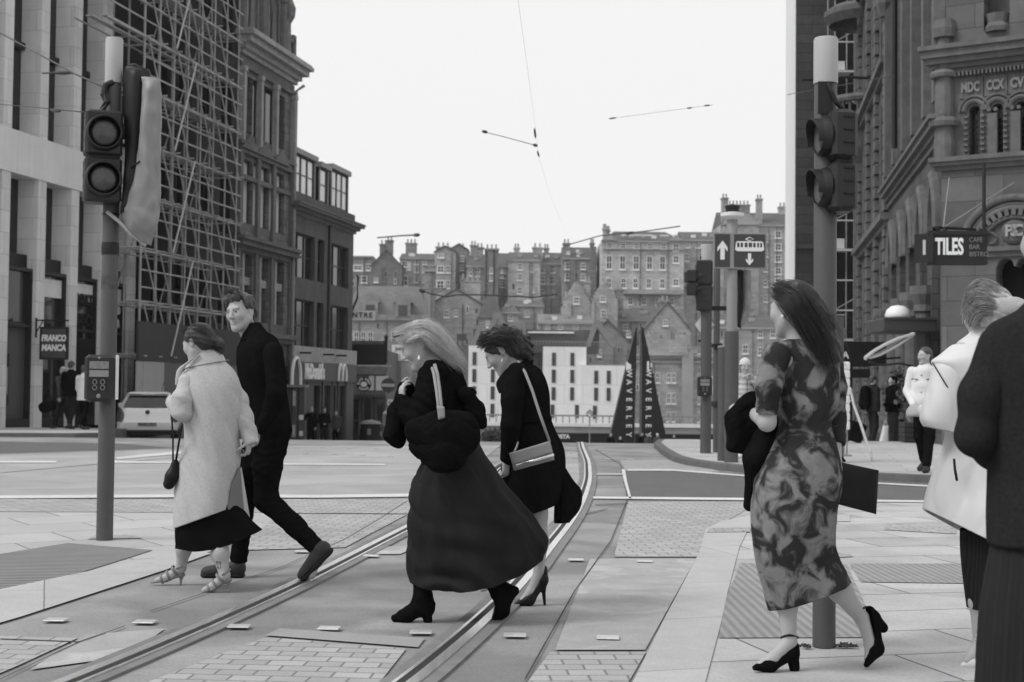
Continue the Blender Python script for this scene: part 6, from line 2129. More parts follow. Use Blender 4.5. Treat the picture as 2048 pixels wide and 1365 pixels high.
hs1 = strands(gs, 760, .0013, .013, 3, 12, lenvar=.4)
gs2 = [[J(1628, 596, -.04), J(1650, 632, -.05), J(1672, 628, -.05), J(1694, 612, -.06)], [J(1636, 620, -.04), J(1660, 642, -.05), J(1680, 640, -.04), J(1700, 632, -.03)], [J(1640, 640, -.03), J(1664, 668, -.04), J(1684, 664, -.03), J(1704, 668, -.02)]]
hs2 = strands(gs2, 70, .0011, .012, 5, 10, lenvar=.5)
put('hair', join(hv, hs1, hs2), mHairD, E.e)
S = SDF(.003)
S.ell(q(-.082, -.006, -.040), (.008, .008, .010), None)
put('earring', S.mesh(), mJewel, E.e)
def pump(name, parent, seat, ball, toe, heel, wid=.036, mt=None, block=True, ht=.019, side=(0, 1, 0), back=None):
 S = SDF(.0045)
 seat, ball, toe, heel = Vector(seat), Vector(ball), Vector(toe), Vector(heel)
 sd_ = Vector(side)
 S.cone(seat, ball, wid * .78, wid * .9, .02, flat=(sd_, 1.0))
 S.cone(ball, toe, wid * .95, wid * .36, .02)
 bk = seat + (seat - heel) * .32 + (seat - ball) * .10
 S.cone(seat, bk, wid * .9, wid * .72, .02)
 if block:
  S.cone(seat, heel, ht * 1.25, ht, .008)
 else:
  S.cone(seat, seat + (heel - seat) * .35, wid * .75, ht * .8, .02)
  S.cone(seat + (heel - seat) * .3, heel, ht * .7, ht * .38, .008)
 # opening over the instep
 up = (seat - heel).normalized()
 S.cone(seat + up * .050 + (ball - seat) * .1, ball + up * .036 + (ball - seat) * .02, wid * .80, wid * .62, .006, sub=True)
 dn = -up
 return put(name, S.mesh(), mt or mBlackLeather, parent)
pump('shoe', E.e, J(1584, 1306, -.02), J(1538, 1330, -.05), J(1510, 1336, -.07), J(1589, 1336, -.02), .037, mSuede, ht=.024)
pump('shoe', E.e, J(1746, 1236, .12), J(1752, 1298, .07), J(1733, 1330, .03), J(1766, 1256, .12), .037, mSuede, ht=.024)
for pts in ([J(1562 + 34 * i / 10 - 0, 1276 - 5 * math.sin(i / 10 * 3.14), -.02 - .036 * math.sin(i / 10 * 3.14)) for i in range(11)], [J(1708 + 24 * i / 10, 1228 - 14 * i / 10, .12 - .036 * math.sin(i / 10 * 3.14)) for i in range(11)]):
 put('ankle_strap', (lambda m: (m.v, m.f))(MB().tube(pts, .0055, 6)), mBlackLeather, E.e)
# black jacket carried over her left forearm
jk = bundle('carried_jacket', 'black jacket bundled over the forearm of the woman in the tie-dyed dress', 'jacket', J(1500, 850, .1))
S = SDF(.008)
S.chain([J(1545, 798, .12), J(1506, 806, .1), J(1468, 836, .08)], [.04, .05, .04], .05)
S.chain([J(1508, 834, .1), J(1490, 885, .08)], [.085, .06], .05, flat=((0, 1, 0), .75))
S.chain([J(1548, 850, .1), J(1545, 900, .08)], [.07, .05], .06)
S.chain([J(1470, 850, .06), J(1462, 890, .05)], [.05, .035], .05)
put('cloth', S.mesh(wrinkle(.045, (11, 11, 8), 3)), mBlackCloth, jk)
put('sleeve', (lambda S_: S_.mesh(wrinkle(.018, (14, 14, 9), 6)))(SDF(.008).chain([J(1530, 880, .04), J(1512, 915, .03), J(1500, 1010, .12)], [.06, .05, .035], .05)), mBlackCloth, jk)
# flat clutch at her right hand
cl = bundle('clutch_bag', 'flat black leather clutch held behind the woman in the tie-dyed dress', 'clutch bag', J(1710, 980, .06))
def quad_slab(parent, name, pix, D, th, mt, tilt=(0, 0, 0, 0), bev=.25):
 """thin padded slab through four picture corners (clockwise from top left) at depth D + tilt"""
 c = [P(u, v, D + t) for (u, v), t in zip(pix, tilt)]
 n = 14
 vs, fs = [], []
 for sgn_ in (-1, 1):
  for j in range(n + 1):
   for i in range(n + 1):
    a, b = i / n, j / n
    p = (c[0] * (1 - a) + c[1] * a) * (1 - b) + (c[3] * (1 - a) + c[2] * a) * b
    e = min(1, 5 * min(a, 1 - a, b, 1 - b) + bev)
    vs.append((p.x, p.y + sgn_ * th / 2 * e, p.z))
 m_ = (n + 1) ** 2
 for j in range(n):
  for i in range(n):
   o = j * (n + 1) + i
   fs.append((o, o + n + 1, o + n + 2, o + 1))
   fs.append((m_ + o, m_ + o + 1, m_ + o + n + 2, m_ + o + n + 1))
 for j in range(n):
  for a, b in ((j, j + 1), ((n) * (n + 1) + j + 1, n * (n + 1) + j), ((j + 1) * (n + 1), j * (n + 1)), (j * (n + 1) + n, (j + 1) * (n + 1) + n)):
   fs.append((a, b, m_ + b, m_ + a))
 return put(name, (np.array(vs, dtype=np.float32), np.array(fs)), mt, parent)
quad_slab(cl, 'pouch', [(1669, 922), (1757, 941), (1752, 1029), (1664, 1006)], 6.52, .045, mBlackLeather, (-.0, .06, .06, 0))
put('handle', (lambda m: (m.v, m.f))(MB().tube([J(1668 + 22 * i / 12, 924 - 11 * math.sin(i / 12 * math.pi), .05) for i in range(13)], .006, 6)), mBlackLeather, cl)
# ------------------------------------------------------------------ woman in the pale coat
def tubes(pts, r, n=6):
 m = MB().tube(pts, r, n)
 return m.v, m.f
A_ = Fig('woman in long pale wool coat over a black skirt, dark hair in low bun', 8.8, 420)
J = A_.J
hf = (-.80, .50, -.32)
hc = J(397, 686)
S = SDF(.0065)
head(S, hc, hf)
S.cone(J(402, 700), J(412, 728, .0), .05, .056, .03)
S.chain([J(412, 740), J(424, 850), J(420, 960)], [.085, .075, .085], .05, flat=((0, 1, 0), .7))
S.cone(J(380, 762, -.05), J(455, 758, .05), .04, .04, .04)
S.chain([J(374, 764, -.06), J(364, 826, -.08), J(342, 800, .02)], [.036, .036, .027], .02)
S.chain([J(458, 757, .06), J(485, 826, .04), J(502, 888, .0)], [.036, .034, .026], .02)
S.chain([J(395, 970, .05), J(378, 1060, .1), J(368, 1098, .15), J(362, 1136, .18)], [.06, .052, .046, .030], .03)
S.chain([J(440, 970, -.03), J(438, 1060, -.06), J(440, 1108, -.09), J(449, 1150, -.11)], [.06, .052, .050, .031], .03)
S.chain([J(362, 1138, .18), J(340, 1152, .18), J(314, 1161, .17)], [.030, .026, .016], .02)
S.chain([J(450, 1152, -.11), J(430, 1170, -.11), J(408, 1181, -.12)], [.030, .026, .017], .02)
vf = join(S.mesh(), hand(J(499, 880, .0), (-.1, .05, -1), (-.9, 0, .1), (-.3, -.4, -.6), .8, .86), hand(J(354, 804, .04), (-.3, .8, .1), (.3, -.3, .9), (.5, .2, .2), 1.2, .85))
tn = face_tone(vf[0], hc, hf)
q_ = vf[0] - A(J(437, 1128, -.13))           # ankle tattoo
tn[(np.abs(q_[:, 0]) < .016) & (np.abs(q_[:, 2]) < .030) & (vf[0][:, 1] < 8.8 - .125) & (vnoise(vf[0] * 120) > -.12)] = .3
put('body', vf, mSkin, A_.e, tn)
cr = [(388, 716, 436, 703, .062, 0, 0), (372, 736, 450, 722, .085, 0, .0), (356, 758, 467, 744, .11, 0, .004), (357, 790, 478, 775, .135, 0, .008), (364, 830, 483, 820, .14, 0, .012), (366, 875, 482, 862, .14, 0, .018), (359, 920, 480, 908, .145, 0, .024), (353, 970, 479, 952, .155, 0, .028), (349, 1015, 478, 985, .165, 0, .028), (349, 1057, 472, 1012, .17, 0, .022)]
put('coat', loft(8.8, cr, 80, 110, ((3, 2.2, .75, .7),), .012, noise=.026, fdir=.55), mCoat, A_.e)
put('collar', loft(8.8, [(391, 708, 433, 697, .058, 0, 0), (383, 716, 441, 703, .07, 0, 0), (374, 731, 449, 716, .083, 0, 0), (369, 738, 452, 722, .088, 0, 0)], 16, 60, (), .012), mCoat, A_.e)
for pts, rr, cut in (([J(374, 764, -.07), J(366, 800, -.11), J(365, 824, -.11), J(345, 803, .0)], [.060, .062, .058, .044], 1), ([J(456, 760, .05), J(474, 800, .05), J(488, 836, .03), J(503, 884, .0)], [.062, .060, .056, .048], 1)):
 S = SDF(.0075)
 S.chain(pts, rr, .035)
 S.clip(pts[-1] + (pts[-1] - pts[-2]).normalized() * .02, pts[-1] - pts[-2])
 put('sleeve', S.mesh(wrinkle(.024, (13, 13, 17), 2)), mCoat, A_.e)
put('lapel', loft(8.72, [(392, 712, 398, 708, .012), (372, 726, 384, 722, .014), (354, 741, 366, 740, .012), (350, 770, 356, 772, .01)], 14, 16, (), .004), mCoat, A_.e)
lin = mat('coat_lining', .16, .06, 6, .8)
quad_slab(A_.e, 'lining', [(462, 972), (480, 930), (490, 1036), (452, 1026)], 8.82, .03, lin, (-.1, -.05, -.04, -.12))
quad_slab(A_.e, 'coat_flap', [(476, 940), (483, 935), (501, 1043), (487, 1036)], 8.82, .025, mCoat, (-.06, -.02, 0, -.04))
def hemwave(b, frac=3):
 def f(V):
  n, m, _ = V.shape
  th = np.linspace(0, 2 * np.pi, m, endpoint=False)
  for j in range(n):
   V[j, :, 2] -= b * (j / (n - 1)) ** frac * (1 - np.cos(th) ** 2)
  return V
 return f
put('skirt', loft(8.8, [(362, 960, 474, 950, .12, 0, 0), (354, 1010, 482, 1000, .13, 0, .006), (351, 1050, 500, 1035, .14, 0, .012), (351, 1078, 515, 1052, .14, 0, .016), (352, 1096, 524, 1060, .14, 0, .018)], 40, 90, ((3, .4, .6, .7), (7, 0, .3, .5)), .006, noise=.012, wave=hemwave(.05, 4)), mBlackCloth, A_.e)
S = SDF(.006)
r_, f_, u_ = frame(hf)
R3 = [list(r_), list(f_), list(u_)]
q = lambda x, y, z: hc + r_ * x + f_ * y + u_ * z
S.ell(q(0, -.018, .036), (.082, .100, .086), R3, k=.02)
S.ell(q(0, -.065, -.015), (.064, .05, .055), R3, k=.03)
S.ell(q(-.07, .07, -.06), (.075, .06, .08), R3, k=.012, sub=True)
S.ell(q(.07, .07, -.06), (.075, .06, .08), R3, k=.012, sub=True)
S.ell(J(438, 690, .0), (.034, .045, .040), None, .012)
S.ell(J(440, 703, .0), (.022, .034, .026), None, .012)
S.cone(J(424, 678), J(438, 688), .03, .03, .02)
hv = S.mesh(lambda p: .0016 * np.sin((p - A(hc)) @ np.array([30, 20, 200.]) + 4 * vnoise(p * 12)) + wrinkle(.003, (50, 50, 50))(p))
gs = [[q(-.05, .07, .085), J(390, 662, -.10), J(412, 676, -.09), J(436, 688, -.04)], [q(-.02, .08, .09), J(396, 650, -.06), J(420, 664, -.06), J(438, 686, -.03)], [q(-.08, .03, .03), J(392, 684, -.1), J(414, 690, -.09), J(438, 692, -.05)], [J(420, 690, -.04), J(432, 698, -.04), J(438, 700, -.03), J(444, 690, -.02)], [J(436, 700, -.03), J(444, 708, -.03), J(450, 704, -.02), J(458, 698, 0)]]
put('hair', join(hv, strands(gs, 200, .0011, .010, 4, 10, lenvar=.4)), mHairD, A_.e)
def sandal(parent, ankle, ball, toe, heel, seat, mt):
 S = SDF(.0045)
 S.chain([seat + Vector((0, 0, .0)), ball - Vector((0, 0, .012)), toe - Vector((0, 0, .004))], [.021, .026, .014], .01, flat=((0, 0, 1), .45))
 S.cone(seat, seat + (heel - seat) * .3, .02, .012, .01)
 S.cone(seat + (heel - seat) * .25, heel, .0095, .0065, .005)
 put('sandal', S.mesh(), mt, parent)
 m = MB()
 def band(c, d, rad, w_):
  d = d.normalized()
  x = d.cross(Vector((0, 1, 0))).normalized()
  y = d.cross(x).normalized()
  for o in (-w_ / 3, 0, w_ / 3):
   m.tube([c + d * o + (x * math.cos(t) + y * math.sin(t)) * rad for t in [2 * math.pi * i / 16 for i in range(17)]], w_ / 3, 5, False)
 band(ankle, (seat - ankle) + Vector((.02, 0, 0)), .036, .012)
 band(ankle.lerp(ball, .35), (ball - ankle), .036, .013)
 band(ball.lerp(ankle, .25), (toe - ankle), .032, .012)
 band(ball.lerp(toe, .25), (toe - ball), .027, .011)
 put('straps', (m.v, m.f), mt, parent)
mTan = mat('tan_leather', .20, .1, 9, .45)
sandal(A_.e, J(362, 1134, .18), J(330, 1157, .18), J(304, 1164, .17), J(361, 1171, .18), J(363, 1150, .18), mTan)
sandal(A_.e, J(451, 1146, -.11), J(424, 1175, -.11), J(400, 1185, -.12), J(458, 1184, -.11), J(456, 1160, -.11), mTan)
bg_ = bundle('handbag', 'small black leather handbag swinging on a thin strap beside the pale wool coat', 'handbag', J(343, 950, -.05))
S = SDF(.006)
S.chain([J(348, 928, -.05), J(344, 952, -.05), J(338, 968, -.05)], [.016, .034, .036], .03, flat=((0, 1, 0), 1.2))
S.cone(J(352, 925, -.04), J(355, 955, -.04), .015, .014, .03)
put('bag_body', S.mesh(wrinkle(.004, (20, 20, 20))), mBlackLeather, bg_)
put('strap', (lambda a, b: (np.concatenate([np.array(a[0]), np.array(b[0])]).astype(np.float32), [tuple(x) for x in a[1]] + [tuple(i + len(a[0]) for i in x) for x in b[1]]))(tubes([J(346, 925, -.05), J(346, 880, -.06), J(343, 825, -.05), J(342, 806, -.02)], .006), tubes([J(352, 922, -.05), J(357, 890, -.09), J(362, 862, -.14), J(364, 850, -.16)], .007)), mBlackLeather, bg_)

# ------------------------------------------------------------------ tall man looking back over his shoulder
B_ = Fig('tall smiling man in black jacket and trousers looking back over his shoulder', 9.3, 520)
J = B_.J
hf = (-.44, -.88, -.14)
hup = (-.10, 0, 1)
hc = J(482, 624)
S = SDF(.0062)
head(S, hc, hf, hup, 1.03, female=False)
S.cone(J(486, 640, .02), J(506, 682, .04), .056, .064, .03)
S.chain([J(515, 710), J(530, 790), J(540, 860)], [.10, .095, .10], .05, flat=((0, 1, 0), .75))
S.cone(J(495, 705, .09), J(545, 705, -.09), .045, .045, .04)
S.chain([J(548, 708, -.12), J(552, 790, -.13), J(525, 858, -.11)], [.045, .04, .03], .02)
S.chain([J(490, 708, .12), J(486, 790, .14), J(496, 880, .06)], [.045, .04, .03], .02)
S.chain([J(545, 870, -.05), J(533, 1000, -.06), J(638, 1098, -.14)], [.08, .055, .04], .03)
S.chain([J(515, 880, .05), J(492, 988, .1), J(477, 1118, .08)], [.08, .055, .04], .03)
S.chain([J(640, 1100, -.14), J(622, 1150, -.16)], [.035, .03], .02)
S.chain([J(477, 1120, .08), J(425, 1142, .06)], [.035, .03], .02)
vf = join(S.mesh(), hand(J(524, 860, -.11), (-.5, -.2, -.8), (-.3, .9, 0), (-.7, -.2, .5), .6), hand(J(496, 884, .06), (0, 0, -1), (.6, .6, 0), (-.6, -.6, 0), .6))
put('body', vf, mSkin, B_.e, face_tone(vf[0], hc, hf, hup, 1.03, smile=True, brow=.4))
S = SDF(.0055)
r_, f_, u_ = frame(hf, hup)
R3 = [list(r_), list(f_), list(u_)]
q = lambda x, y, z: hc + (r_ * x + f_ * y + u_ * z) * 1.03
S.ell(q(0, -.025, .045), (.081, .092, .080), R3, k=.02)
S.ell(q(0, -.075, -.01), (.066, .046, .066), R3, k=.02)
S.ell(q(-.066, -.005, .055), (.026, .055, .05), R3, k=.02)
S.ell(q(.066, -.005, .055), (.028, .055, .05), R3, k=.02)
S.ell(q(.0, .06, .098), (.06, .036, .030), R3, k=.03)
S.ell(q(-.03, .055, .112), (.03, .03, .026), R3, k=.02)
S.ell(q(.05, .04, .095), (.03, .04, .03), R3, k=.02)
S.ell(q(0, .105, .0), (.064, .062, .068), R3, k=.01, sub=True)
S.ell(q(0, .06, -.06), (.09, .07, .06), R3, k=.01, sub=True)
hv = S.mesh(lambda p: wrinkle(.016, (34, 34, 34), 1)(p) + .004 * np.sin(p @ np.array([150., 60, 60]) + 5 * vnoise(p * 20)))
gs = [[q(-.05, .03, .10), q(-.055, .07, .125), q(-.05, .08, .145), q(-.035, .06, .158)], [q(0, .04, .11), q(0, .08, .135), q(.01, .08, .155), q(.02, .06, .165)], [q(.05, .03, .10), q(.06, .06, .12), q(.07, .06, .13), q(.075, .04, .14)]]
put('hair', join(hv, strands(gs, 170, .0016, .013, 8, 8, lenvar=.5)), mHairB, B_.e)
jr = [(490, 664, 522, 656, .066, 0, 0), (482, 682, 543, 668, .10, 0, 0), (475, 700, 558, 690, .135, 0, .0), (475, 740, 568, 730, .15, 0, .004), (479, 790, 574, 780, .15, 0, .006), (491, 830, 579, 818, .15, 0, .007), (506, 868, 583, 857, .15, 0, .006)]
put('jacket', loft(9.3, jr, 60, 90, ((3, .5, .7, .7), (5, 1, -.5, .5)), .012, noise=.014), mBlackWool, B_.e)
put('collar', loft(9.3, [(497, 648, 520, 645, .066, .02, 0), (489, 660, 526, 654, .074, .02, 0), (480, 684, 540, 672, .10, 0, 0)], 16, 50, (), .014), mBlackWool, B_.e)
S = SDF(.008)
S.chain([J(546, 705, -.12), J(553, 785, -.14), J(526, 858, -.11)], [.068, .062, .05], .03)
put('sleeve', S.mesh(wrinkle(.014, (16, 16, 12), 4)), mBlackWool, B_.e)
S = SDF(.0075)
S.chain([J(548, 862, -.04), J(534, 935, -.05), J(532, 1000, -.06)], [.115, .095, .076], .03)
S.chain([J(532, 1000, -.06), J(590, 1052, -.1), J(640, 1102, -.14)], [.076, .066, .052], .03)
S.chain([J(520, 870, .05), J(500, 940, .08), J(492, 990, .1), J(484, 1060, .09), J(477, 1124, .08)], [.10, .085, .070, .062, .056], .03)
S.clip(J(477, 1126, .08), (0, 0, -1))
put('trousers', S.mesh(lambda p: wrinkle(.015, (14, 14, 22), 5)(p) + .002 * np.sin(p[:, 2] * 95 + 12 * vnoise(p * 7))), mBlackCloth, B_.e)
def derby(parent, heel, toe, ankle, up, mt, sole):
 heel, toe, ankle, up = Vector(heel), Vector(toe), Vector(ankle), Vector(up).normalized()
 S = SDF(.005)
 d = (toe - heel)
 h0, t0 = heel + up * .045 + d * .14, toe + up * .030 - d * .12
 S.cone(h0, t0, .040, .034, .03)
 S.cone(h0 + up * .02, ankle, .04, .046, .03)
 S.cone(h0 + up * .02 + d * .1, t0 + up * .005 - d * .1, .042, .03, .03)
 S.clip(heel + up * .018, -up)
 put('shoe', S.mesh(), mt, parent)
 S = SDF(.005)
 S.chain([heel + up * .012 + d * .14, heel + up * .012 + d * .5, toe + up * .012 - d * .13], [.043, .036, .040], .02, flat=(up, .5))
 o = put('sole', S.mesh(), sole, parent)
mShoe = mat('dark_brown_shoe', .035, .2, 9, .6)
mSole = mat('rubber_sole', .018, .15, 9, .8)
derby(B_.e, J(668, 1100, -.14), J(604, 1166, -.17), J(640, 1096, -.14), (-.72, 0, .69) if False else (-.69, -.05, .70), mShoe, mSole)
derby(B_.e, J(490, 1154, .07), J(401, 1154, .05), J(477, 1122, .08), (0, 0, 1), mShoe, mSole)

# ------------------------------------------------------------------ blonde woman
C_ = Fig('blonde woman in black with a huge billowing dark skirt and ankle boots', 7.7, 890)
J = C_.J
hf = (-.86, -.06, -.48)
hc = J(838, 690)
S = SDF(.006)
head(S, hc, hf)
S.cone(J(848, 705), J(876, 742), .05, .06, .03)
S.chain([J(880, 760), J(892, 850), J(895, 930)], [.10, .09, .09], .05, flat=((0, 1, 0), .8))
S.cone(J(862, 750, -.13), J(890, 745, .13), .04, .04, .04)
S.chain([J(862, 752, -.14), J(852, 848, -.2), J(806, 806, -.1)], [.04, .038, .027], .02)
S.chain([J(890, 750, .14), J(862, 840, .12), J(812, 800, .05)], [.04, .036, .027], .02)
S.chain([J(880, 940, -.05), J(850, 1080, -.05), J(845, 1200, -.03)], [.07, .05, .034], .03)
S.chain([J(905, 940, .06), J(950, 1080, .02), J(1000, 1185, .0)], [.07, .05, .034], .03)
S.cone(J(845, 1210, -.03), J(805, 1232, -.03), .03, .02, .02)
S.cone(J(1004, 1188, 0), J(992, 1230, 0), .03, .02, .02)
vf = join(S.mesh(), hand(J(806, 808, -.1), (-.1, .2, 1), (.9, .3, .1), (0, 1, 0), .5, .92), hand(J(812, 802, .05), (-.2, -.2, .95), (.8, -.4, 0), (-.3, -.9, 0), .5, .92))
put('body', vf, mSkin, C_.e, face_tone(vf[0], hc, hf))
r_, f_, u_ = frame(hf)
R3 = [list(r_), list(f_), list(u_)]
q = lambda x, y, z: hc + r_ * x + f_ * y + u_ * z
S = SDF(.006)
S.ell(q(0, -.022, .040), (.081, .098, .085), R3, k=.02)
S.ell(q(0, -.075, -.01), (.06, .05, .06), R3, k=.03)
S.ell(q(-.08, .03, -.045), (.045, .075, .062), R3, k=.012, sub=True)
S.ell(q(.08, .03, -.045), (.045, .075, .062), R3, k=.012, sub=True)
S.ell(q(0, .12, -.02), (.07, .08, .09), R3, k=.012, sub=True)
S.chain([J(868, 680, -.01), J(890, 702, -.01), J(906, 720, -.01)], [.052, .036, .014], .04, flat=((0, 1, 0), 1.3))
hv = S.mesh(lambda p: .0035 * np.sin((p - A(hc)) @ np.array([60, 10, 150.]) + 3 * vnoise(p * 12)) + wrinkle(.006, (24, 24, 24))(p))
gs = [[q(-.055, .085, .075), J(838, 668, -.12), J(868, 688, -.12), J(900, 715, -.1), J(926, 738, -.07)], [q(-.065, .04, .06), J(848, 674, -.125), J(876, 700, -.12), J(904, 726, -.1), J(922, 742, -.06)], [q(-.03, .08, .1), J(842, 650, -.08), J(878, 672, -.09), J(905, 706, -.08), J(930, 732, -.05)], [q(.0, .07, .115), J(850, 646, -.02), J(888, 674, -.03), J(912, 710, -.03), J(932, 735, -.02)], [q(.05, .05, .1), J(860, 650, .06), J(892, 680, .05), J(914, 716, .04), J(930, 740, .03)]]
put('hair', join(hv, strands(gs, 760, .0012, .012, 9, 12, lenvar=.35)), mHairBlond, C_.e)
put('hair_twist', strands([[q(-.07, .06, .05), J(828, 672, -.13), J(848, 668, -.14), J(866, 678, -.12)], [q(-.075, .05, .04), J(830, 678, -.135), J(850, 675, -.14), J(864, 684, -.12)]], 50, .003, .004, 2, 10, curl=.004), mHairBlond, C_.e)
put('earring', (lambda S_: S_.mesh())(SDF(.003).cone(J(838, 712, -.115), J(838, 718, -.115), .004, .008)), mJewel, C_.e)
put('sunglasses', tubes([q(-.085, -.01, .05), q(-.082, .06, .09), q(-.05, .1, .1), q(.05, .1, .1), q(.082, .06, .09)], .004), mBlackP, C_.e)
jr = [(852, 738, 898, 714, .068, 0, 0), (842, 756, 922, 736, .11, 0, .0), (834, 790, 934, 765, .15, 0, .005), (832, 830, 944, 805, .16, 0, .008), (834, 865, 955, 840, .16, 0, .010), (838, 900, 962, 872, .165, 0, .012), (842, 930, 962, 900, .165, 0, .012)]
put('blouse', loft(7.7, jr, 60, 96, ((4, .5, .8, .7), (7, 1, -.9, .5)), .01, noise=.022), mBlackCloth, C_.e)
S = SDF(.007)
S.chain([J(866, 748, -.13), J(858, 800, -.19), J(852, 848, -.21)], [.078, .082, .08], .04)
S.chain([J(852, 848, -.21), J(826, 830, -.17), J(806, 806, -.11)], [.08, .068, .05], .03)
S.chain([J(888, 748, .13), J(862, 830, .12), J(816, 806, .04)], [.07, .07, .05], .03)
put('sleeve', S.mesh(lambda p: wrinkle(.022, (18, 18, 14), 3)(p) + .005 * np.sin(p @ np.array([60., 0, 80]) + 6 * vnoise(p * 8))), mBlackCloth, C_.e)
S = SDF(.008)
S.chain([J(930, 790, -.12), J(952, 825, -.1), J(962, 850, -.08)], [.05, .045, .025], .04, flat=((0, 1, 0), .6))
put('shirt_tail', S.mesh(wrinkle(.022, (18, 18, 18), 8)), mBlackCloth, C_.e)
S = SDF(.008)
S.chain([J(812, 780, .0), J(800, 830, -.05), J(790, 866, -.08), J(800, 884, -.08)], [.05, .06, .05, .03], .05)
put('scarf', S.mesh(wrinkle(.022, (18, 18, 18), 8)), mBlackCloth, C_.e)
mSk = mat('dark_crepe_skirt', .017, .25, 3, .75, spec=.1)
sr = [(846, 905, 955, 880, .15, 0, 0), (838, 940, 972, 912, .17, 0, .006), (826, 972, 992, 940, .19, 0, .010), (818, 1010, 1014, 975, .205, 0, .014), (815, 1050, 1044, 1010, .215, 0, .018), (817, 1090, 1076, 1046, .22, 0, .020), (820, 1130, 1096, 1082, .21, 0, .018), (824, 1164, 1086, 1116, .195, 0, .010)]
def skw(V):
 n, m, _ = V.shape
 th = np.linspace(0, 2 * np.pi, m, endpoint=False)
 for j in range(n):
  t = j / (n - 1)
  V[j, :, 2] -= .085 * t ** 3 * (1 - np.cos(th) ** 2)
 x, z = V[..., 0], V[..., 2]
 a = .012 * np.sin(z * 34 + 9 * x + 11 * vnoise((V * np.array([3.0, 3.0, 6.0])).reshape(-1, 3)).reshape(n, m)) * np.clip((np.linspace(0, 1, n)[:, None] - .45) * 2, 0, 1)
 V[..., 1] -= a * np.sin(th)[None] * 1.2
 return V
put('skirt', loft(7.7, sr, 120, 140, ((5, .4, 1.2, .5), (9, 1.0, -1.0, .6), (14, 0, .7, .4)), .006, noise=.022, fdir=.6, wave=skw), mSk, C_.e)
def boot(parent, shaft, ankle, seat, ball, toe, heel, mt):
 S = SDF(.0055)
 S.chain([shaft, ankle, seat], [.055, .047, .044], .03)
 S.chain([seat, ball, toe], [.040, .036, .022], .03)
 S.cone(ankle, ball, .036, .026, .03)
 S.cone(seat, heel, .030, .025, .012)
 put('boot', S.mesh(lambda p: wrinkle(.008, (30, 30, 60), 2)(p)), mt, parent)
boot(C_.e, J(844, 1150, -.03), J(846, 1196, -.03), J(853, 1214, -.03), J(812, 1232, -.03), J(790, 1237, -.03), J(856, 1240, -.03), mSuede)
boot(C_.e, J(978, 1150, .0), J(1000, 1184, .0), J(1014, 1186, .0), J(1004, 1222, .0), J(990, 1239, .0), J(1030, 1182, .0), mSuede)
tb = bundle('tote_bag', 'large black woven tote bag with pale leather handles on the blonde woman\'s shoulder', 'tote bag', J(880, 880, -.3))
mWeave = mat('woven_straw_black', .009, .3, 40, .9, spec=.02, blocks=(.024, .012, .003), joint=.6, bump=.4, brickvar=.2)
S = SDF(.008)
S.chain([J(836, 856, -.27), J(880, 846, -.3), J(926, 846, -.26)], [.05, .06, .05], .06)
S.chain([J(846, 888, -.29), J(890, 890, -.31), J(926, 866, -.27)], [.085, .105, .075], .07, flat=((0, 1, 0), .5))
S.cone(J(874, 922, -.29), J(905, 918, -.29), .045, .045, .05)
put('bag_body', S.mesh(lambda p: wrinkle(.026, (9, 9, 7), 2)(p) + .0016 * np.sin(p[:, 2] * 260 + 60 * p[:, 0]) * np.sin(p[:, 0] * 210)), mWeave, tb)
mStrap = mat('pale_leather', .27, .1, 8, .55)
for o in (0, 7):
 put('handle', tubes([J(862 + o, 729, -.16 - .01 * o), J(868 + o, 748, -.25), J(873 + o * .9, 780, -.30), J(877 + o * .8, 812, -.33), J(880 + o * .6, 826, -.34)], .009, 8), mStrap, tb)
quad_slab(tb, 'leather_tab', [(873, 812), (889, 814), (890, 836), (877, 841)], 7.33, .02, mStrap)

# ------------------------------------------------------------------ curly haired woman
D_ = Fig('curly dark haired woman in a fitted black coat looking down, on stiletto heels', 8.3, 1060)
J = D_.J
hf = (-.78, .10, -.60)
hc = J(1003, 704)
S = SDF(.0062)
head(S, hc, hf)
S.cone(J(1014, 714), J(1038, 746), .05, .058, .03)
S.chain([J(1046, 760), J(1054, 850), J(1062, 930)], [.095, .08, .085], .05, flat=((0, 1, 0), .8))
S.cone(J(1032, 755, -.12), J(1050, 752, .12), .04, .04, .04)
S.chain([J(1030, 756, -.13), J(1022, 850, -.16), J(1016, 920, -.1)], [.038, .035, .026], .02)
S.chain([J(1052, 754, .13), J(1044, 850, .15), J(1016, 920, .1)], [.038, .035, .026], .02)
S.chain([J(1078, 950, -.03), J(1076, 1030, -.02), J(1080, 1085, .0), J(1078, 1138, .02)], [.065, .052, .048, .030], .03)
S.chain([J(1045, 950, .06), J(1030, 1060, .1), J(1000, 1160, .1)], [.065, .052, .032], .03)
S.chain([J(1080, 1140, .02), J(1062, 1184, .0), J(1044, 1202, -.02)], [.031, .027, .018], .02)
S.chain([J(1000, 1162, .1), J(965, 1178, .1)], [.03, .02], .02)
vf = join(S.mesh(), hand(J(1016, 918, -.1), (-.1, -.1, -1), (-.7, .6, 0), (-.6, -.7, 0), .7, .9), hand(J(1016, 918, .1), (0, 0, -1), (-.7, -.6, 0), (-.6, .7, 0), .7, .9))
put('body', vf, mSkin, D_.e, face_tone(vf[0], hc, hf))
r_, f_, u_ = frame(hf)
R3 = [list(r_), list(f_), list(u_)]
q = lambda x, y, z: hc + r_ * x + f_ * y + u_ * z
S = SDF(.006)
S.ell(q(0, -.03, .046), (.092, .104, .095), R3, k=.02)
S.ell(q(0, -.09, -.01), (.085, .075, .08), R3, k=.03)
S.ell(J(1040, 700, .0), (.07, .08, .065), None, .04)
S.ell(J(1056, 712, .0), (.035, .06, .035), None, .03)
S.ell(q(0, .115, -.035), (.085, .085, .10), R3, k=.012, sub=True)
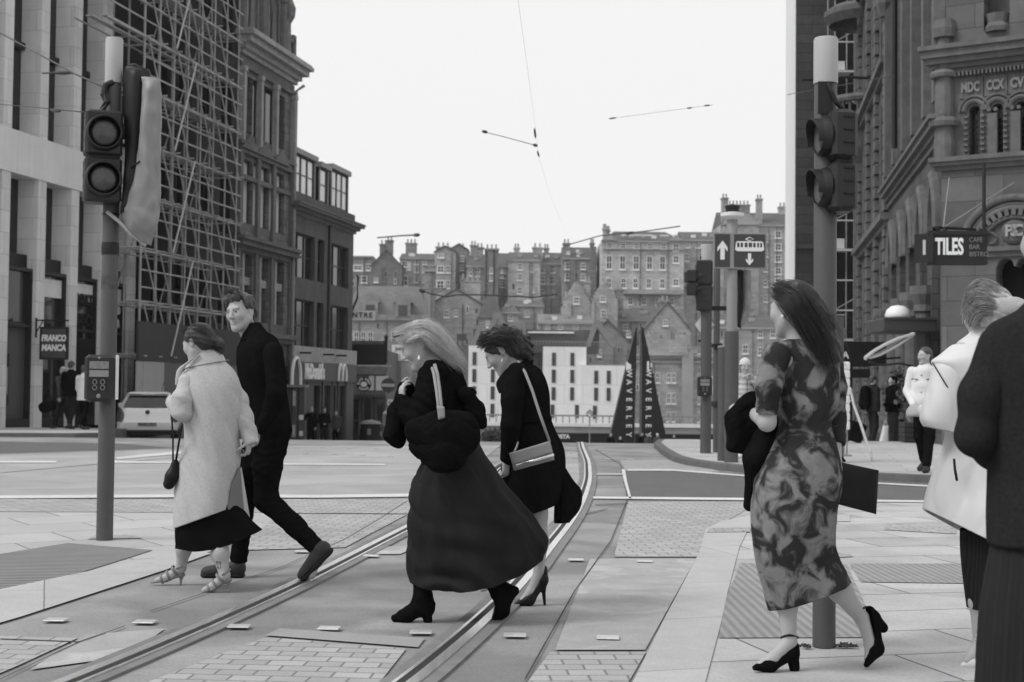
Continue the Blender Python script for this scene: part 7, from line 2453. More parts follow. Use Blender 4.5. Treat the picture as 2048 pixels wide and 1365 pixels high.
S.ell(q(-.08, .035, -.07), (.04, .05, .04), R3, k=.012, sub=True)
hv = S.mesh(lambda p: wrinkle(.042, (34, 34, 34), 2)(p) + .006 * np.sin(p @ np.array([110., 70, 110]) + 6 * vnoise(p * 18)))
gs = [[q(-.06, .06, .08), q(-.1, .02, .07), q(-.11, -.03, .02), J(1020, 722, -.1)], [q(-.03, .07, .11), J(1000, 668, -.1), J(1024, 676, -.12), J(1044, 706, -.1)], [q(0, .03, .13), J(1020, 662, -.04), J(1044, 680, -.06), J(1062, 712, -.05)], [q(.03, .0, .13), J(1030, 668, .05), J(1050, 690, .04), J(1064, 718, .03)]]
put('hair', join(hv, strands(gs, 260, .0021, .014, 6, 16, curl=.009, curln=3.2, lenvar=.4)), mat('curly_brown_hair', .032, .35, 40, .5, spec=.4), D_.e)
put('earring', (lambda S_: S_.mesh())(SDF(.003).ell(J(1004, 722, -.09), (.005, .005, .012))), mJewel, D_.e)
cr = [(1010, 742, 1056, 724, .066, 0, 0), (1004, 758, 1082, 740, .115, 0, 0), (1001, 795, 1098, 778, .15, 0, .003), (1005, 835, 1102, 828, .145, 0, .004), (1007, 870, 1110, 860, .148, 0, .004), (1003, 910, 1126, 900, .16, 0, .004), (1001, 955, 1128, 942, .168, 0, .005), (1006, 1000, 1122, 980, .168, 0, .006), (1012, 1040, 1114, 1008, .165, 0, .006)]
put('coat', loft(8.3, cr, 70, 96, ((3, .3, .7, .6), (5, 1, -.6, .4)), .01, noise=.012), mBlackWool, D_.e)
put('collar', loft(8.3, [(1003, 742, 1062, 716, .07, 0, 0), (1000, 752, 1066, 726, .085, 0, 0), (992, 768, 1060, 742, .09, 0, 0), (998, 788, 1040, 770, .06, -.05, 0)], 18, 40, (), .012), mBlackWool, D_.e)
S = SDF(.0075)
S.chain([J(1034, 748, -.12), J(1026, 800, -.16), J(1022, 850, -.17), J(1016, 915, -.11)], [.066, .062, .057, .048], .03)
S.chain([J(1052, 748, .12), J(1044, 850, .15), J(1018, 915, .1)], [.066, .057, .048], .03)
put('sleeve', S.mesh(wrinkle(.012, (18, 18, 12), 4)), mBlackWool, D_.e)
put('coat_tail', loft(8.33, [(1106, 925, 1126, 930, .02, -.06, .0), (1108, 955, 1143, 958, .022, -.05, .006), (1111, 985, 1161, 982, .025, -.03, .012), (1112, 1018, 1157, 1014, .025, -.03, .014), (1112, 1047, 1136, 1046, .022, -.03, .012)], 30, 48, ((4, 0, .5, .8),), .006, noise=.012), mBlackWool, D_.e)
put('belt', loft(8.3, [(1004, 842, 1103, 833, .152, 0, 0), (1004, 850, 1104, 841, .153, 0, 0)], 6, 60, (), .008), mBlackCloth, D_.e)
pump('shoe', D_.e, J(1085, 1160, .02), J(1058, 1200, -.01), J(1032, 1209, -.03), J(1090, 1215, .02), .036, mBlackLeather, block=False)
cb_ = bundle('shoulder_bag', 'slim pale grey clutch on a thin strap with a shiny metal bar', 'handbag', J(1064, 912, -.25))
mPale = mat('pale_grey_leather', .26, .07, 8, .5)
quad_slab(cb_, 'bag_body', [(1019, 909), (1099, 884), (1109, 920), (1028, 942)], 8.0, .05, mPale, (0, .0, .0, 0), .5)
quad_slab(cb_, 'flap', [(1018, 907), (1100, 882), (1106, 905), (1025, 931)], 7.968, .02, mPale, (0, 0, 0, 0), .5)
put('metal_bar', tubes([P(1032, 932, 7.955), P(1108, 910, 7.955)], .009, 8), mat('polished_metal', .7, .05, 5, .2, metal=.8), cb_)
put('strap', tubes([J(1036, 724, -.12), J(1050, 745, -.18), J(1064, 780, -.22), J(1080, 830, -.27), J(1099, 884, -.3)], .0085, 8), mStrap, cb_)
put('strap', tubes([J(1028, 905, -.3), J(1033, 895, -.26), J(1036, 885, -.2)], .006, 8), mStrap, cb_)
# ------------------------------------------------------------------ woman in the white coat (right edge)
F_ = Fig('woman in a billowing white coat pushing back her pinned up hair', 6.6, 1970)
J = F_.J
hf = (-.52, .84, -.10)
hc = J(1972, 632)
S = SDF(.0065)
head(S, hc, hf)
S.cone(J(1976, 650), J(1985, 690, .02), .052, .058, .03)
S.chain([J(1985, 720), J(1985, 850), J(1985, 960)], [.09, .08, .09], .05, flat=((0, 1, 0), .8))
S.cone(J(1925, 705, -.05), J(2045, 703, .06), .045, .045, .05)
S.chain([J(1915, 708, -.06), J(1885, 805, -.05), J(1850, 822, .12)], [.042, .038, .027], .02)
S.chain([J(2050, 705, .06), J(2130, 694, -.05), J(2038, 613, -.14)], [.043, .04, .028], .02)
S.chain([J(1955, 980, -.03), J(1955, 1120, -.03), J(1960, 1205, -.02), J(1960, 1284, .0)], [.05, .042, .047, .030], .03)
S.chain([J(1990, 980, .04), J(1995, 1120, .04), J(1998, 1200, .05), J(2000, 1280, .05)], [.05, .042, .047, .030], .03)
S.chain([J(1960, 1286, .0), J(1945, 1310, -.02), J(1934, 1322, -.03)], [.029, .025, .017], .02)
S.chain([J(2000, 1282, .05), J(1985, 1306, .03), J(1974, 1318, .02)], [.029, .025, .017], .02)
vf = join(S.mesh(), hand(J(2038, 613, -.14), (-1, .12, .0), (.2, .9, -.1), (.1, .3, 1), .25, 1.0, .003, .16), hand(J(1852, 822, .12), (-.6, .7, .0), (.5, .4, -.6), (-.3, -.3, .9), .6, .95))
put('body', vf, mSkin, F_.e, face_tone(vf[0], hc, hf))
r_, f_, u_ = frame(hf)
R3 = [list(r_), list(f_), list(u_)]
q = lambda x, y, z: hc + r_ * x + f_ * y + u_ * z
S = SDF(.006)
S.ell(q(0, -.03, .045), (.094, .104, .098), R3, k=.02)
S.ell(q(0, -.09, .0), (.08, .06, .08), R3, k=.03)
S.ell(q(0, .115, -.03), (.08, .075, .09), R3, k=.012, sub=True)
S.ell(q(-.085, .03, -.07), (.045, .06, .045), R3, k=.012, sub=True)
S.ell(q(.085, .03, -.07), (.045, .06, .045), R3, k=.012, sub=True)
S.ell(J(1985, 632, -.09), (.05, .04, .045), None, .02)
S.ell(J(1968, 645, -.08), (.035, .035, .03), None, .02)
hv = S.mesh(lambda p: wrinkle(.016, (22, 22, 22), 2)(p) + .005 * np.sin((p - A(hc)) @ np.array([70, 30, 150.]) + 9 * vnoise(p * 9)))
gs = [[J(1930, 606, .0), J(1945, 568, -.03), J(1975, 558, -.06), J(2008, 580, -.08), J(2008, 622, -.08)], [J(1932, 640, -.02), J(1931, 606, -.06), J(1952, 586, -.10), J(1985, 600, -.13), J(2000, 625, -.12)], [J(1938, 648, -.05), J(1944, 620, -.10), J(1965, 606, -.13), J(1992, 615, -.13), J(2002, 632, -.11)], [J(1948, 654, -.07), J(1955, 640, -.11), J(1970, 630, -.13), J(1990, 635, -.12), J(2000, 642, -.1)]]
put('hair', join(hv, strands(gs, 260, .0017, .008, 4, 14, curl=.004, curln=1.2, lenvar=.3)), mHairLB, F_.e)
put('earring', (lambda S_: S_.mesh())(SDF(.003).ell(J(1943, 646, -.06), (.008, .008, .012))), mJewel, F_.e)
mWC = mat('white_raincoat', .62, .05, 5, .8, spec=.15)
cr = [(1946, 664, 2010, 656, .075, 0, 0), (1915, 684, 2040, 678, .12, 0, 0), (1888, 712, 2065, 708, .155, 0, .004), (1886, 770, 2066, 765, .16, 0, .008), (1888, 840, 2064, 836, .16, 0, .012), (1882, 890, 2066, 900, .17, 0, .018), (1868, 945, 2068, 965, .19, 0, .022), (1856, 992, 2070, 1040, .205, 0, .024), (1851, 1020, 2076, 1140, .21, 0, .022)]
put('coat', loft(6.6, cr, 90, 120, ((3, .7, .6, .8), (5, .2, -.9, .6), (8, 0, .5, .3)), .012, noise=.03, fdir=-.4), mWC, F_.e)
put('collar', loft(6.6, [(1950, 652, 2008, 646, .07, 0, 0), (1938, 668, 2018, 660, .085, 0, 0), (1916, 684, 2036, 676, .10, 0, 0)], 16, 60, (), .012), mWC, F_.e)
put('sleeve', loft(6.6, [(1893, 704, 1930, 700, .03, -.06, 0), (1876, 716, 1938, 716, .065, -.08, 0), (1866, 732, 1934, 738, .085, -.10, 0), (1857, 768, 1922, 778, .09, -.11, .003), (1847, 806, 1916, 816, .09, -.12, .005), (1840, 836, 1912, 848, .085, -.12, .006), (1846, 852, 1910, 866, .072, -.12, .006)], 50, 80, ((3, .4, .5, .7),), .01, noise=.010, power=2.4), mWC, F_.e)
S = SDF(.0075)
S.chain([J(1868, 830, -.10), J(1850, 822, .04)], [.04, .034], .03)
put('cuff', S.mesh(wrinkle(.01, (18, 18, 18), 2)), mWC, F_.e)
put('cape', loft(6.6, [(1905, 690, 1960, 684, .06, -.06, 0), (1878, 712, 1962, 706, .10, -.08, 0), (1865, 724, 1962, 722, .115, -.085, 0), (1876, 742, 1964, 742, .118, -.085, 0), (1892, 768, 1966, 770, .115, -.08, 0), (1912, 800, 1968, 806, .10, -.07, 0)], 36, 70, (), .01, noise=.008, power=2.3), mWC, F_.e)
put('seam', tubes([J(1865, 726, -.10), J(1876, 744, -.19), J(1892, 770, -.20), J(1911, 800, -.18)], .003), mDarkGrey, F_.e)
mRib = mat('ribbed_dark_knit', .02, .1, 6, .9, ribs=(2 * math.pi / .012, 0, .6), spec=.1)
put('skirt', loft(6.6, [(1922, 1060, 2036, 1060, .15, 0, 0), (1924, 1110, 2034, 1110, .145, 0, 0), (1930, 1170, 2030, 1170, .135, 0, 0), (1936, 1216, 2026, 1216, .13, 0, 0)], 30, 70, ((3, 0, .3, .5),), .006, noise=.006), mRib, F_.e)
mWSh = mat('white_leather_sandal', .6, .05, 6, .4)
for du, dd in ((0, 0), (40, .05)):
 pump('shoe', F_.e, J(1962 + du, 1303, dd), J(1945 + du, 1326, -.02 + dd), J(1926 + du, 1331, -.03 + dd), J(1964 + du, 1335, dd), .034, mWSh, ht=.027)
 put('ankle_strap', tubes([J(1948 + du + 26 * i / 10, 1278, dd - .034 * math.sin(i / 10 * 3.14)) for i in range(11)], .007), mWSh, F_.e)
put('bow', (lambda S_: S_.mesh())(SDF(.004).cone(J(1964, 1278, -.04), J(1974, 1272, -.05), .005, .012, .01).cone(J(1964, 1278, -.04), J(1956, 1272, -.05), .005, .011, .01)), mWSh, F_.e)
pk = mDarkGrey
put('pocket_flap', tubes([J(1908, 918, -.19), J(1910, 940, -.20), J(1914, 962, -.2)], .006), pk, F_.e)

# ------------------------------------------------------------------ person cropped by the right edge
G_ = Fig('person in dark tailored jacket and black pleated skirt, cropped by the right edge', 4.4, 2090)
J = G_.J
hf = (-.1, .98, 0)
hc = J(2100, 478)
S = SDF(.008)
head(S, hc, hf)
S.cone(J(2100, 500), J(2098, 590), .055, .062, .03)
S.chain([J(2095, 710), J(2095, 850), J(2095, 1060)], [.10, .09, .10], .05, flat=((0, 1, 0), .75))
S.cone(J(2030, 700), J(2170, 700), .05, .05, .05)
S.chain([J(2008, 705), J(1968, 880, -.02), J(2050, 900, .15)], [.045, .04, .03], .02)
S.chain([J(2200, 668), J(2230, 880), J(2220, 1050, -.1)], [.045, .04, .03], .02)
for u in (2050, 2140):
 S.chain([J(u, 1080), J(u, 1330), J(u, 1560)], [.075, .055, .038], .03)
 S.cone(J(u, 1575), J(u - 10, 1585, .14), .035, .03, .02)
vf = join(S.mesh(), hand(J(2050, 900, .15), (.8, .5, 0), (0, .5, -.8), (0, 0, 1), .7), hand(J(2220, 1050, -.1), (0, 0, -1), (-1, 0, 0), (0, 1, 0), .5))
put('body', vf, mSkin, G_.e, face_tone(vf[0], hc, hf))
r_, f_, u_ = frame(hf)
R3 = [list(r_), list(f_), list(u_)]
S = SDF(.01)
S.ell(hc + Vector((0, -.03, .03)), (.085, .10, .095), R3, .02)
S.ell(hc + Vector((0, .12, -.04)), (.07, .07, .09), R3, .01, True)
put('hair', S.mesh(wrinkle(.012, (30, 30, 30))), mHairB, G_.e)
mJkt = mat('dark_tailored_wool', .022, .12, 5, .9, fine=.2, spec=.02)
jr = [(2062, 592, 2140, 592, .075, 0, 0), (2030, 624, 2180, 624, .11, 0, 0), (1980, 650, 2225, 650, .145, 0, 0), (1960, 720, 2236, 720, .165, 0, .003), (1964, 800, 2230, 800, .165, 0, .004), (1972, 880, 2224, 880, .165, 0, .005), (1976, 980, 2222, 980, .175, 0, .006), (1975, 1090, 2226, 1090, .185, 0, .006)]
put('jacket', loft(4.4, jr, 60, 110, ((3, .5, .4, .7), (5, 1, -.5, .4)), .012, noise=.012), mJkt, G_.e)
S = SDF(.008)
S.chain([J(2002, 694), J(1966, 790, -.02), J(1952, 872, -.02)], [.072, .066, .060], .04)
S.chain([J(1950, 874, -.02), J(1990, 900, .06), J(2050, 898, .16)], [.058, .060, .05], .03)
put('sleeve', S.mesh(wrinkle(.008, (9, 9, 7), 2)), mJkt, G_.e)
S = SDF(.008)
S.chain([J(2200, 664), J(2232, 860), J(2222, 1030, -.08)], [.078, .07, .055], .04)
put('sleeve', S.mesh(wrinkle(.014, (12, 12, 10), 4)), mJkt, G_.e)
put('skirt', loft(4.4, [(1990, 1070, 2212, 1070, .165, 0, .002), (1982, 1130, 2220, 1130, .18, 0, .008), (1970, 1240, 2230, 1240, .20, 0, .012), (1962, 1350, 2238, 1350, .21, 0, .014), (1956, 1460, 2246, 1460, .22, 0, .016)], 50, 300, ((26, 0, .02, .9),), .005, noise=.004), mat('black_pleated_cloth', .017, .15, 5, .8, spec=.2), G_.e)
for u in (2050, 2140):
 derby(G_.e, J(u + 6, 1600, -.05), J(u - 14, 1600, .20), J(u, 1565), (0, 0, 1), mShoe, mSole)

# ------------------------------------------------------------------ generic passers-by
def walker(label, u, Y, h, yaw, top, legs, zfoot=None, group=None, hair=None, stride=.12, arm=(.1, -.1), elbow=(.2, .2), hem=.86, res=.014, bulk=1.0, female=False, skirt=None, extra=None, head_yaw=0, mskin=None, shoe=None, raise_hand=None, bare=False, foot_u=None):
 """upright figure facing yaw (0 = towards the camera), built at its true place and size"""
 p = P(u, 860, Y)
 z0 = zfoot if zfoot is not None else gz(p.x, Y) + .1
 t = thing('person', label, 'person', (p.x, Y, z0), 0, group)
 k = h / 1.75
 f = Vector((math.sin(yaw), -math.cos(yaw), 0))
 r = f.cross(Vector((0, 0, 1)))
 o = Vector((p.x, Y, z0))
 q = lambda x, y, z: o + (r * x + f * y + Vector((0, 0, z))) * k
 hw = .165 if female else .185
 hfv = Vector((math.sin(yaw + head_yaw), -math.cos(yaw + head_yaw), -.08))
 hc = q(0, .02, 1.635)
 S = SDF(res * .8 if Y < 45 else res)
 head(S, hc, hfv, s=k, female=female)
 S.cone(q(0, .0, 1.58), q(0, -.02, 1.46), .055 * k, .06 * k, .03)
 S.chain([q(0, 0, 1.38), q(0, .01, 1.1), q(0, 0, .95)], [.10 * k, .09 * k, .10 * k], .05)
 S.cone(q(-hw * .8, -.01, 1.42), q(hw * .8, -.01, 1.42), .045 * k, .045 * k, .04)
 A_s = []
 for s_, ar, el in ((-1, arm[0], elbow[0]), (1, arm[1], elbow[1])):
  sh_ = q(s_ * hw, -.01, 1.41)
  e_ = q(s_ * (hw + .05), ar * .3 - .0, 1.13)
  wr = q(s_ * (hw + .03 - el * .18), ar * .3 + el * .26, 1.13 - .26 * math.cos(el * 1.2))
  if raise_hand and raise_hand[0] == s_:
   e_ = q(s_ * (hw + .10), .12, 1.22)
   wr = q(s_ * .10, .16, raise_hand[1])
  A_s.append((sh_, e_, wr, s_))
  S.chain([sh_, e_, wr], [.045 * k, .038 * k, .028 * k], .02)
 Ls = []
 for s_, st in ((-1, stride), (1, -stride)):
  hp_, kn, an = q(s_ * .085, 0, .93), q(s_ * .09, st * .55 + .03, .50), q(s_ * .09, st * 1.5 - (.05 if st < 0 else 0), .10 + (.05 if st < -.08 else 0))
  toe = q(s_ * .10, st * 1.5 + .15, .035)
  Ls.append((hp_, kn, an, toe, s_))
  S.chain([hp_, kn, an], [.075 * k, .052 * k, .036 * k], .03)
  S.cone(an - Vector((0, 0, .04 * k)), toe, .034 * k, .028 * k, .02)
 parts = [S.mesh()]
 for sh_, e_, wr, s_ in A_s:
  d = (wr - e_).normalized()
  parts.append(hand(wr, d, f * .8 - r * s_ * .6, f, .5, k, .007 if Y > 28 else .0045))
 vf = join(*parts)
 put('body', vf, mskin or mSkin, t, face_tone(vf[0], hc, hfv, s=k))
 # top
 S = SDF(res)
 w_ = hw * bulk
 S.chain([q(0, .005, 1.40), q(0, .015, 1.2), q(0, .01, 1.02), q(0, .0, hem)], [.125 * k * bulk, .12 * k * bulk, .125 * k * bulk, .13 * k * bulk], .06)
 S.cone(q(-w_ * .75, -.01, 1.39), q(w_ * .75, -.01, 1.39), .07 * k, .07 * k, .05)
 S.chain([q(-.06 * bulk, .005, 1.2), q(-.07 * bulk, .0, hem)], [.11 * k * bulk, .12 * k * bulk], .05)
 S.chain([q(.06 * bulk, .005, 1.2), q(.07 * bulk, .0, hem)], [.11 * k * bulk, .12 * k * bulk], .05)
 S.cone(q(0, -.015, 1.44), q(0, -.01, 1.49), .075 * k, .07 * k, .03)
 for sh_, e_, wr, s_ in A_s:
  S.chain([sh_, e_, wr - (wr - e_).normalized() * .02], [.07 * k * bulk, .06 * k * bulk, .046 * k * bulk], .03)
 S.clip(q(0, 0, hem), (0, 0, -1))
 put('jacket', S.mesh(wrinkle(.009, (11, 11, 9), len(label))), top, t)
 if skirt is None:
  S = SDF(res)
  for hp_, kn, an, toe, s_ in Ls:
   S.chain([hp_, kn, an + (kn - an) * .08], [.10 * k, .075 * k, .062 * k], .03)
  S.cone(q(-.06, 0, .95), q(.06, 0, .95), .11 * k, .11 * k, .04)
  put('trousers', S.mesh(wrinkle(.014, (12, 12, 18), len(label) + 3)), legs, t)
 else:
  S = SDF(res)
  S.chain([q(-.05, 0, .95), q(-.08, 0, skirt)], [.12 * k, .13 * k], .05)
  S.chain([q(.05, 0, .95), q(.08, 0, skirt)], [.12 * k, .13 * k], .05)
  S.clip(q(0, 0, skirt), (0, 0, -1))
  put('skirt', S.mesh(wrinkle(.014, (12, 12, 9), 2)), legs, t)
 for hp_, kn, an, toe, s_ in Ls:
  S = SDF(res * .7)
  S.cone(an - Vector((0, 0, .045 * k)), toe + Vector((0, 0, .005)), .045 * k, .038 * k, .02)
  S.cone(an - Vector((0, 0, .05 * k)), an, .045 * k, .04 * k, .02)
  put('shoe', S.mesh(), shoe or mShoe, t)
 if hair is not None:
  r2, f2, u2 = frame(hfv)
  R3 = [list(r2), list(f2), list(u2)]
  S = SDF(res * .7)
  c = lambda x, y, z: hc + (r2 * x + f2 * y + u2 * z) * k
  S.ell(c(0, -.025, .042), (.083 * k, .098 * k, .083 * k), R3, .02)
  S.ell(c(0, -.07, -.02), (.068 * k, .045 * k, .06 * k), R3, .02)
  S.ell(c(0, .11, -.02), (.07 * k, .07 * k, .085 * k), R3, .01, True)
  if female:
   S.chain([c(0, -.07, -.02), c(0, -.08, -.13)], [.075 * k, .05 * k], .03)
  put('hair', S.mesh(wrinkle(.008, (30, 30, 30))), hair, t)
 if extra:
  extra(t, q, k, hc)
 return t
mPuff = mat('pale_puffer', .55, .05, 6, .6, ribs=(2 * math.pi / .085, 2, .62))
def beanie(t, q, k, hc):
 S = SDF(.008)
 S.ell(hc + Vector((0, .01, .06)), (.092, .10, .10), None, .02)
 S.clip(hc + Vector((0, 0, .035)), (0, 0, -1))
 S.chain([hc + Vector((.08 * math.cos(a), .02 + .09 * math.sin(a), .045)) for a in [2 * math.pi * i / 14 for i in range(15)]], [.018] * 15, .01)
 put('beanie', S.mesh(lambda p: .0025 * np.sin(np.arctan2(p[:, 1] - hc.y, p[:, 0] - hc.x) * 26)), mWhiteCloth, t)
 S = SDF(.01)
 S.chain([q(.12 * math.cos(a), -.01 + .1 * math.sin(a), 1.47) for a in [2 * math.pi * i / 10 for i in range(11)]], [.042] * 11, .02)
 put('hood', S.mesh(wrinkle(.03, (30, 30, 30))), mPuff, t)
 MBz = MB().tube([q(0, .165, 1.42), q(0, .175, 1.1), q(0, .165, .9)], .006)
 put('zip', (MBz.v, MBz.f), mDarkGrey, t)
walker('smiling woman in a white beanie and pale quilted jacket walking towards the camera', 1489, 24.2, 1.66, .1, mPuff, mat('light_trousers', .42, .06, 6, .9), zfoot=.12, hair=mHairB, female=True, extra=beanie, raise_hand=(-1, 1.40), shoe=mWhiteCloth, res=.011, bulk=1.05, stride=.06)
mDenim = mat('pale_denim_jacket', .66, .05, 6, .85, spec=.12)
def jkt(t, q, k, hc):
 m = MB()
 for z in (1.36, 1.24, 1.12, 1.0):
  c = q(.012, .142, z)
  m.lathe([(.0, -.006), (.011, -.005), (.011, .005), (0, .006)], 8, tuple(c))
 put('buttons', (m.v, m.f), mDarkGrey, t)
 m = MB().tube([q(.06, .145, 1.30), q(.16, .115, 1.305)], .008).tube([q(-.06, .145, 1.30), q(-.16, .115, 1.305)], .008)
 put('pocket_flap', (m.v, m.f), mDarkGrey, t)
walker('stout man in an open white denim jacket and black jeans walking past the planter', 1850, 20.6, 1.80, -.55, mDenim, mBlackCloth, zfoot=.12, hair=mHairB, stride=.16, arm=(.0, .1), elbow=(.15, .6), hem=.92, res=.010, bulk=1.04, extra=jkt, head_yaw=-.55, shoe=mat('black_canvas_shoe', .03, .4, 30, .8))
def pack(t, q, k, hc):
 S = SDF(.015)
 S.chain([q(0, -.22, 1.38), q(0, -.24, 1.05)], [.13, .15], .05)
 put('backpack', S.mesh(wrinkle(.02, (12, 12, 12))), mBlackCloth, t)
GP = 'people standing by the dark planter'
walker('man in dark clothes with a black backpack standing by the planter', 1746, 35.5, 1.76, 1.9, mDarkGrey, mDarkGrey, zfoot=-.18 + .1, group=GP, hair=mHairB, stride=.02, extra=pack, res=.016, bulk=1.1)
walker('man in a dark cap and dark jacket facing the backpacker', 1786, 35.9, 1.78, -1.2, mBlackCloth, mGreyCloth, zfoot=-.1, group=GP, hair=mBlackCloth, stride=.02, elbow=(1.0, .4), res=.016, bulk=1.15)
def bend(t, q, k, hc):
 pass
walker('dark haired person in pale grey trousers partly hidden behind the man in white denim', 1826, 34.4, 1.62, 2.4, mGreyCloth, mat('pale_grey_trousers', .2, .08, 6, .9), zfoot=-.05, group=GP, hair=mHairD, stride=.17, res=.016, bulk=1.1)
GL = 'three people outside the restaurant door'
walker('balding man in dark suit carrying a black holdall past the shop window', 124, 39.2, 1.72, -2.2, mGreyCloth, mDarkGrey, zfoot=.03, group=GL, hair=None, stride=.14, arm=(-.5, .2), elbow=(.1, .2), res=.016)
walker('broad man in black jacket seen from behind at the restaurant door', 140, 38.8, 1.86, 2.9, mBlackCloth, mDarkGrey, zfoot=.03, group=GL, hair=mHairB, stride=.1, res=.016, bulk=1.12)
walker('woman in a short white jacket and black trousers at the restaurant door', 166, 38.3, 1.74, 2.7, mWhiteCloth, mBlackCloth, zfoot=.03, group=GL, hair=mHairB, stride=.12, hem=.80, res=.016, bulk=1.05, female=False)
hb = bundle('holdall', 'black holdall hanging from the hand of the balding man', 'bag', P(93, 812, 39.1))
S = SDF(.015)
S.chain([P(88, 815, 39.1), P(102, 812, 39.1)], [.15, .14], .06, flat=((0, 1, 0), .6))
put('bag_body', S.mesh(wrinkle(.03, (10, 10, 10))), mBlackCloth, hb)
put('handle', tubes([P(86, 805, 39.1), P(97, 782, 39.1), P(104, 805, 39.1)], .02), mBlackCloth, hb)
GM = 'people standing outside the burger restaurant'
walker('man in black drinking coffee, leftmost of those outside the burger restaurant', 622, 62.2, 1.78, .3, mBlackCloth, mBlackCloth, group=GM, hair=mHairG, stride=.02, raise_hand=(1, 1.5), res=.025)
walker('man in dark jacket between two others outside the burger restaurant', 648, 61.8, 1.74, .2, mBlackCloth, mDarkGrey, group=GM, hair=mHairD, stride=.03, res=.025, elbow=(1.0, 1.0))
walker('shorter person in a dark mottled coat, rightmost outside the burger restaurant', 672, 61.4, 1.6, -.2, mGreyCloth, mBlackCloth, group=GM, hair=mHairB, stride=.02, res=.025, female=True)
GW = 'people near the feet of the black wedges'
for lab, u, Y, h, tp, hr, fm in (('grey haired person in black standing at the left wedge', 1222, 97, 1.72, mBlackCloth, mHairG, False), ('fair haired woman in black waiting in front of the left wedge', 1241, 96, 1.45, mBlackCloth, mHairBlond, True),
                                 ('dark haired person standing between the two wedges', 1284, 98, 1.76, mBlackCloth, mHairD, False), ('person in dark sunglasses in front of the right wedge', 1296, 97.5, 1.72, mGreyCloth, mHairB, False),
                                 ('white haired person in grey in front of the right wedge', 1315, 97, 1.74, mGreyCloth, mWhiteCloth, False), ('person with dark hair and pale bag just right of the wedges', 1348, 96, 1.66, mBlackCloth, mHairD, False)):
 walker(lab, u, Y, h, .3, tp, mBlackCloth, zfoot=gz(8, Y), group=GW, hair=hr, stride=.03, res=.035, female=fm)
# ------------------------------------------------------------------ signals, posts and signs
mPole = mat('grey_pole_paint', .08, .1, 4, .5, streak=.08, fine=.05)
mPoleL = mat('pale_pole_sleeve', .40, .08, 4, .6, streak=.05)
mSig = mat('signal_black_plastic', .020, .12, 6, .5, spec=.35)
mLens = mat('dark_lens', .055, .4, 18, .25, spec=.6)
def pole_at(name, label, u, v, z, r, segs, cat='traffic light', group=None):
 b = G(u, v, z)
 t = thing(name, label, cat, b, 0, group)
 for nm, z0, z1, rr, mt in segs:
  MB().lathe([(rr, z0), (rr, z1 - .01), (rr * .93, z1)], 24).build(nm, mt, t, auto=.6)
 return t, b
def two_aspect(t, c, yaw, w_, hgt, dep, lr, hood=.10, slots=False):
 """signal head centred at local c, front facing yaw"""
 M0 = Matrix.Translation(c) @ Matrix.Rotation(yaw, 4, 'Z')
 hd_ = MB().rbox(-w_ / 2, -.03, -hgt / 2, w_ / 2, dep, -.006, .02, M0).rbox(-w_ / 2, -.03, .006, w_ / 2, dep, hgt / 2, .02, M0).box(-w_ / 2 + .03, 0, -.008, w_ / 2 - .03, dep - .02, .008, M0).build('signal_head', mSig, t)
 for s_ in (-1, 1):
  zc_ = s_ * hgt / 4
  Mz = M0 @ Matrix.Translation((0, -.03, zc_)) @ Matrix.Rotation(math.pi / 2, 4, 'X')
  MB().lathe([(lr * 1.22, 0), (lr * 1.2, .02), (lr * 1.06, .045), (lr, .045), (lr, .0)], 28, M=Mz).build('lens_ring', mSig, hd_, auto=.5)
  MB().lathe([(lr * .98, .008), (lr * .7, .022), (0, .03)], 24, M=Mz).build('lens', mLens, hd_, True)
  vs = MB()
  for q in range(3):
   a = math.radians(35 + q * 55)
  n = 16
  for i in range(n + 1):
   a = math.radians(-25 + 230 * i / n)
   L = hood * (.55 + .45 * math.sin(max(0, min(math.pi, a))))
   for rr in (1.10, 1.02):
    for y in (.0, L):
     vs.v.append(tuple(Mz @ Vector((lr * rr * math.cos(a), lr * rr * math.sin(a), .04 + y))))
  for i in range(n):
   o = i * 4
   vs.f += [(o, o + 1, o + 5, o + 4), (o + 2, o + 6, o + 7, o + 3), (o + 1, o + 3, o + 7, o + 5), (o, o + 4, o + 6, o + 2)]
  vs.build('hood', mSig, hd_, auto=.5)
 if slots:
  m = MB()
  for k in range(8):
   z = -hgt / 2 + hgt * (k + .5) / 8
   for sd_ in (-1, 1):
    m.box(sd_ * w_ / 2 - .004, dep * .25, z - .012, sd_ * w_ / 2 + .008, dep * .75, z - .004, M0)
   m.box(-w_ * .25, dep - .004, z - .012, w_ * .25, dep + .006, z - .004, M0)
  m.build('slots', mBlackP, hd_)
 m = MB().tube([M0 @ Vector((0, dep, hgt * .5 - .06)), Vector((0, 0, c[2] + hgt * .5 - .06))], .028).tube([M0 @ Vector((0, dep, -hgt * .5 + .06)), Vector((0, 0, c[2] - hgt * .5 + .06))], .028)
 m.build('bracket', mBlackP, t)
 return hd_
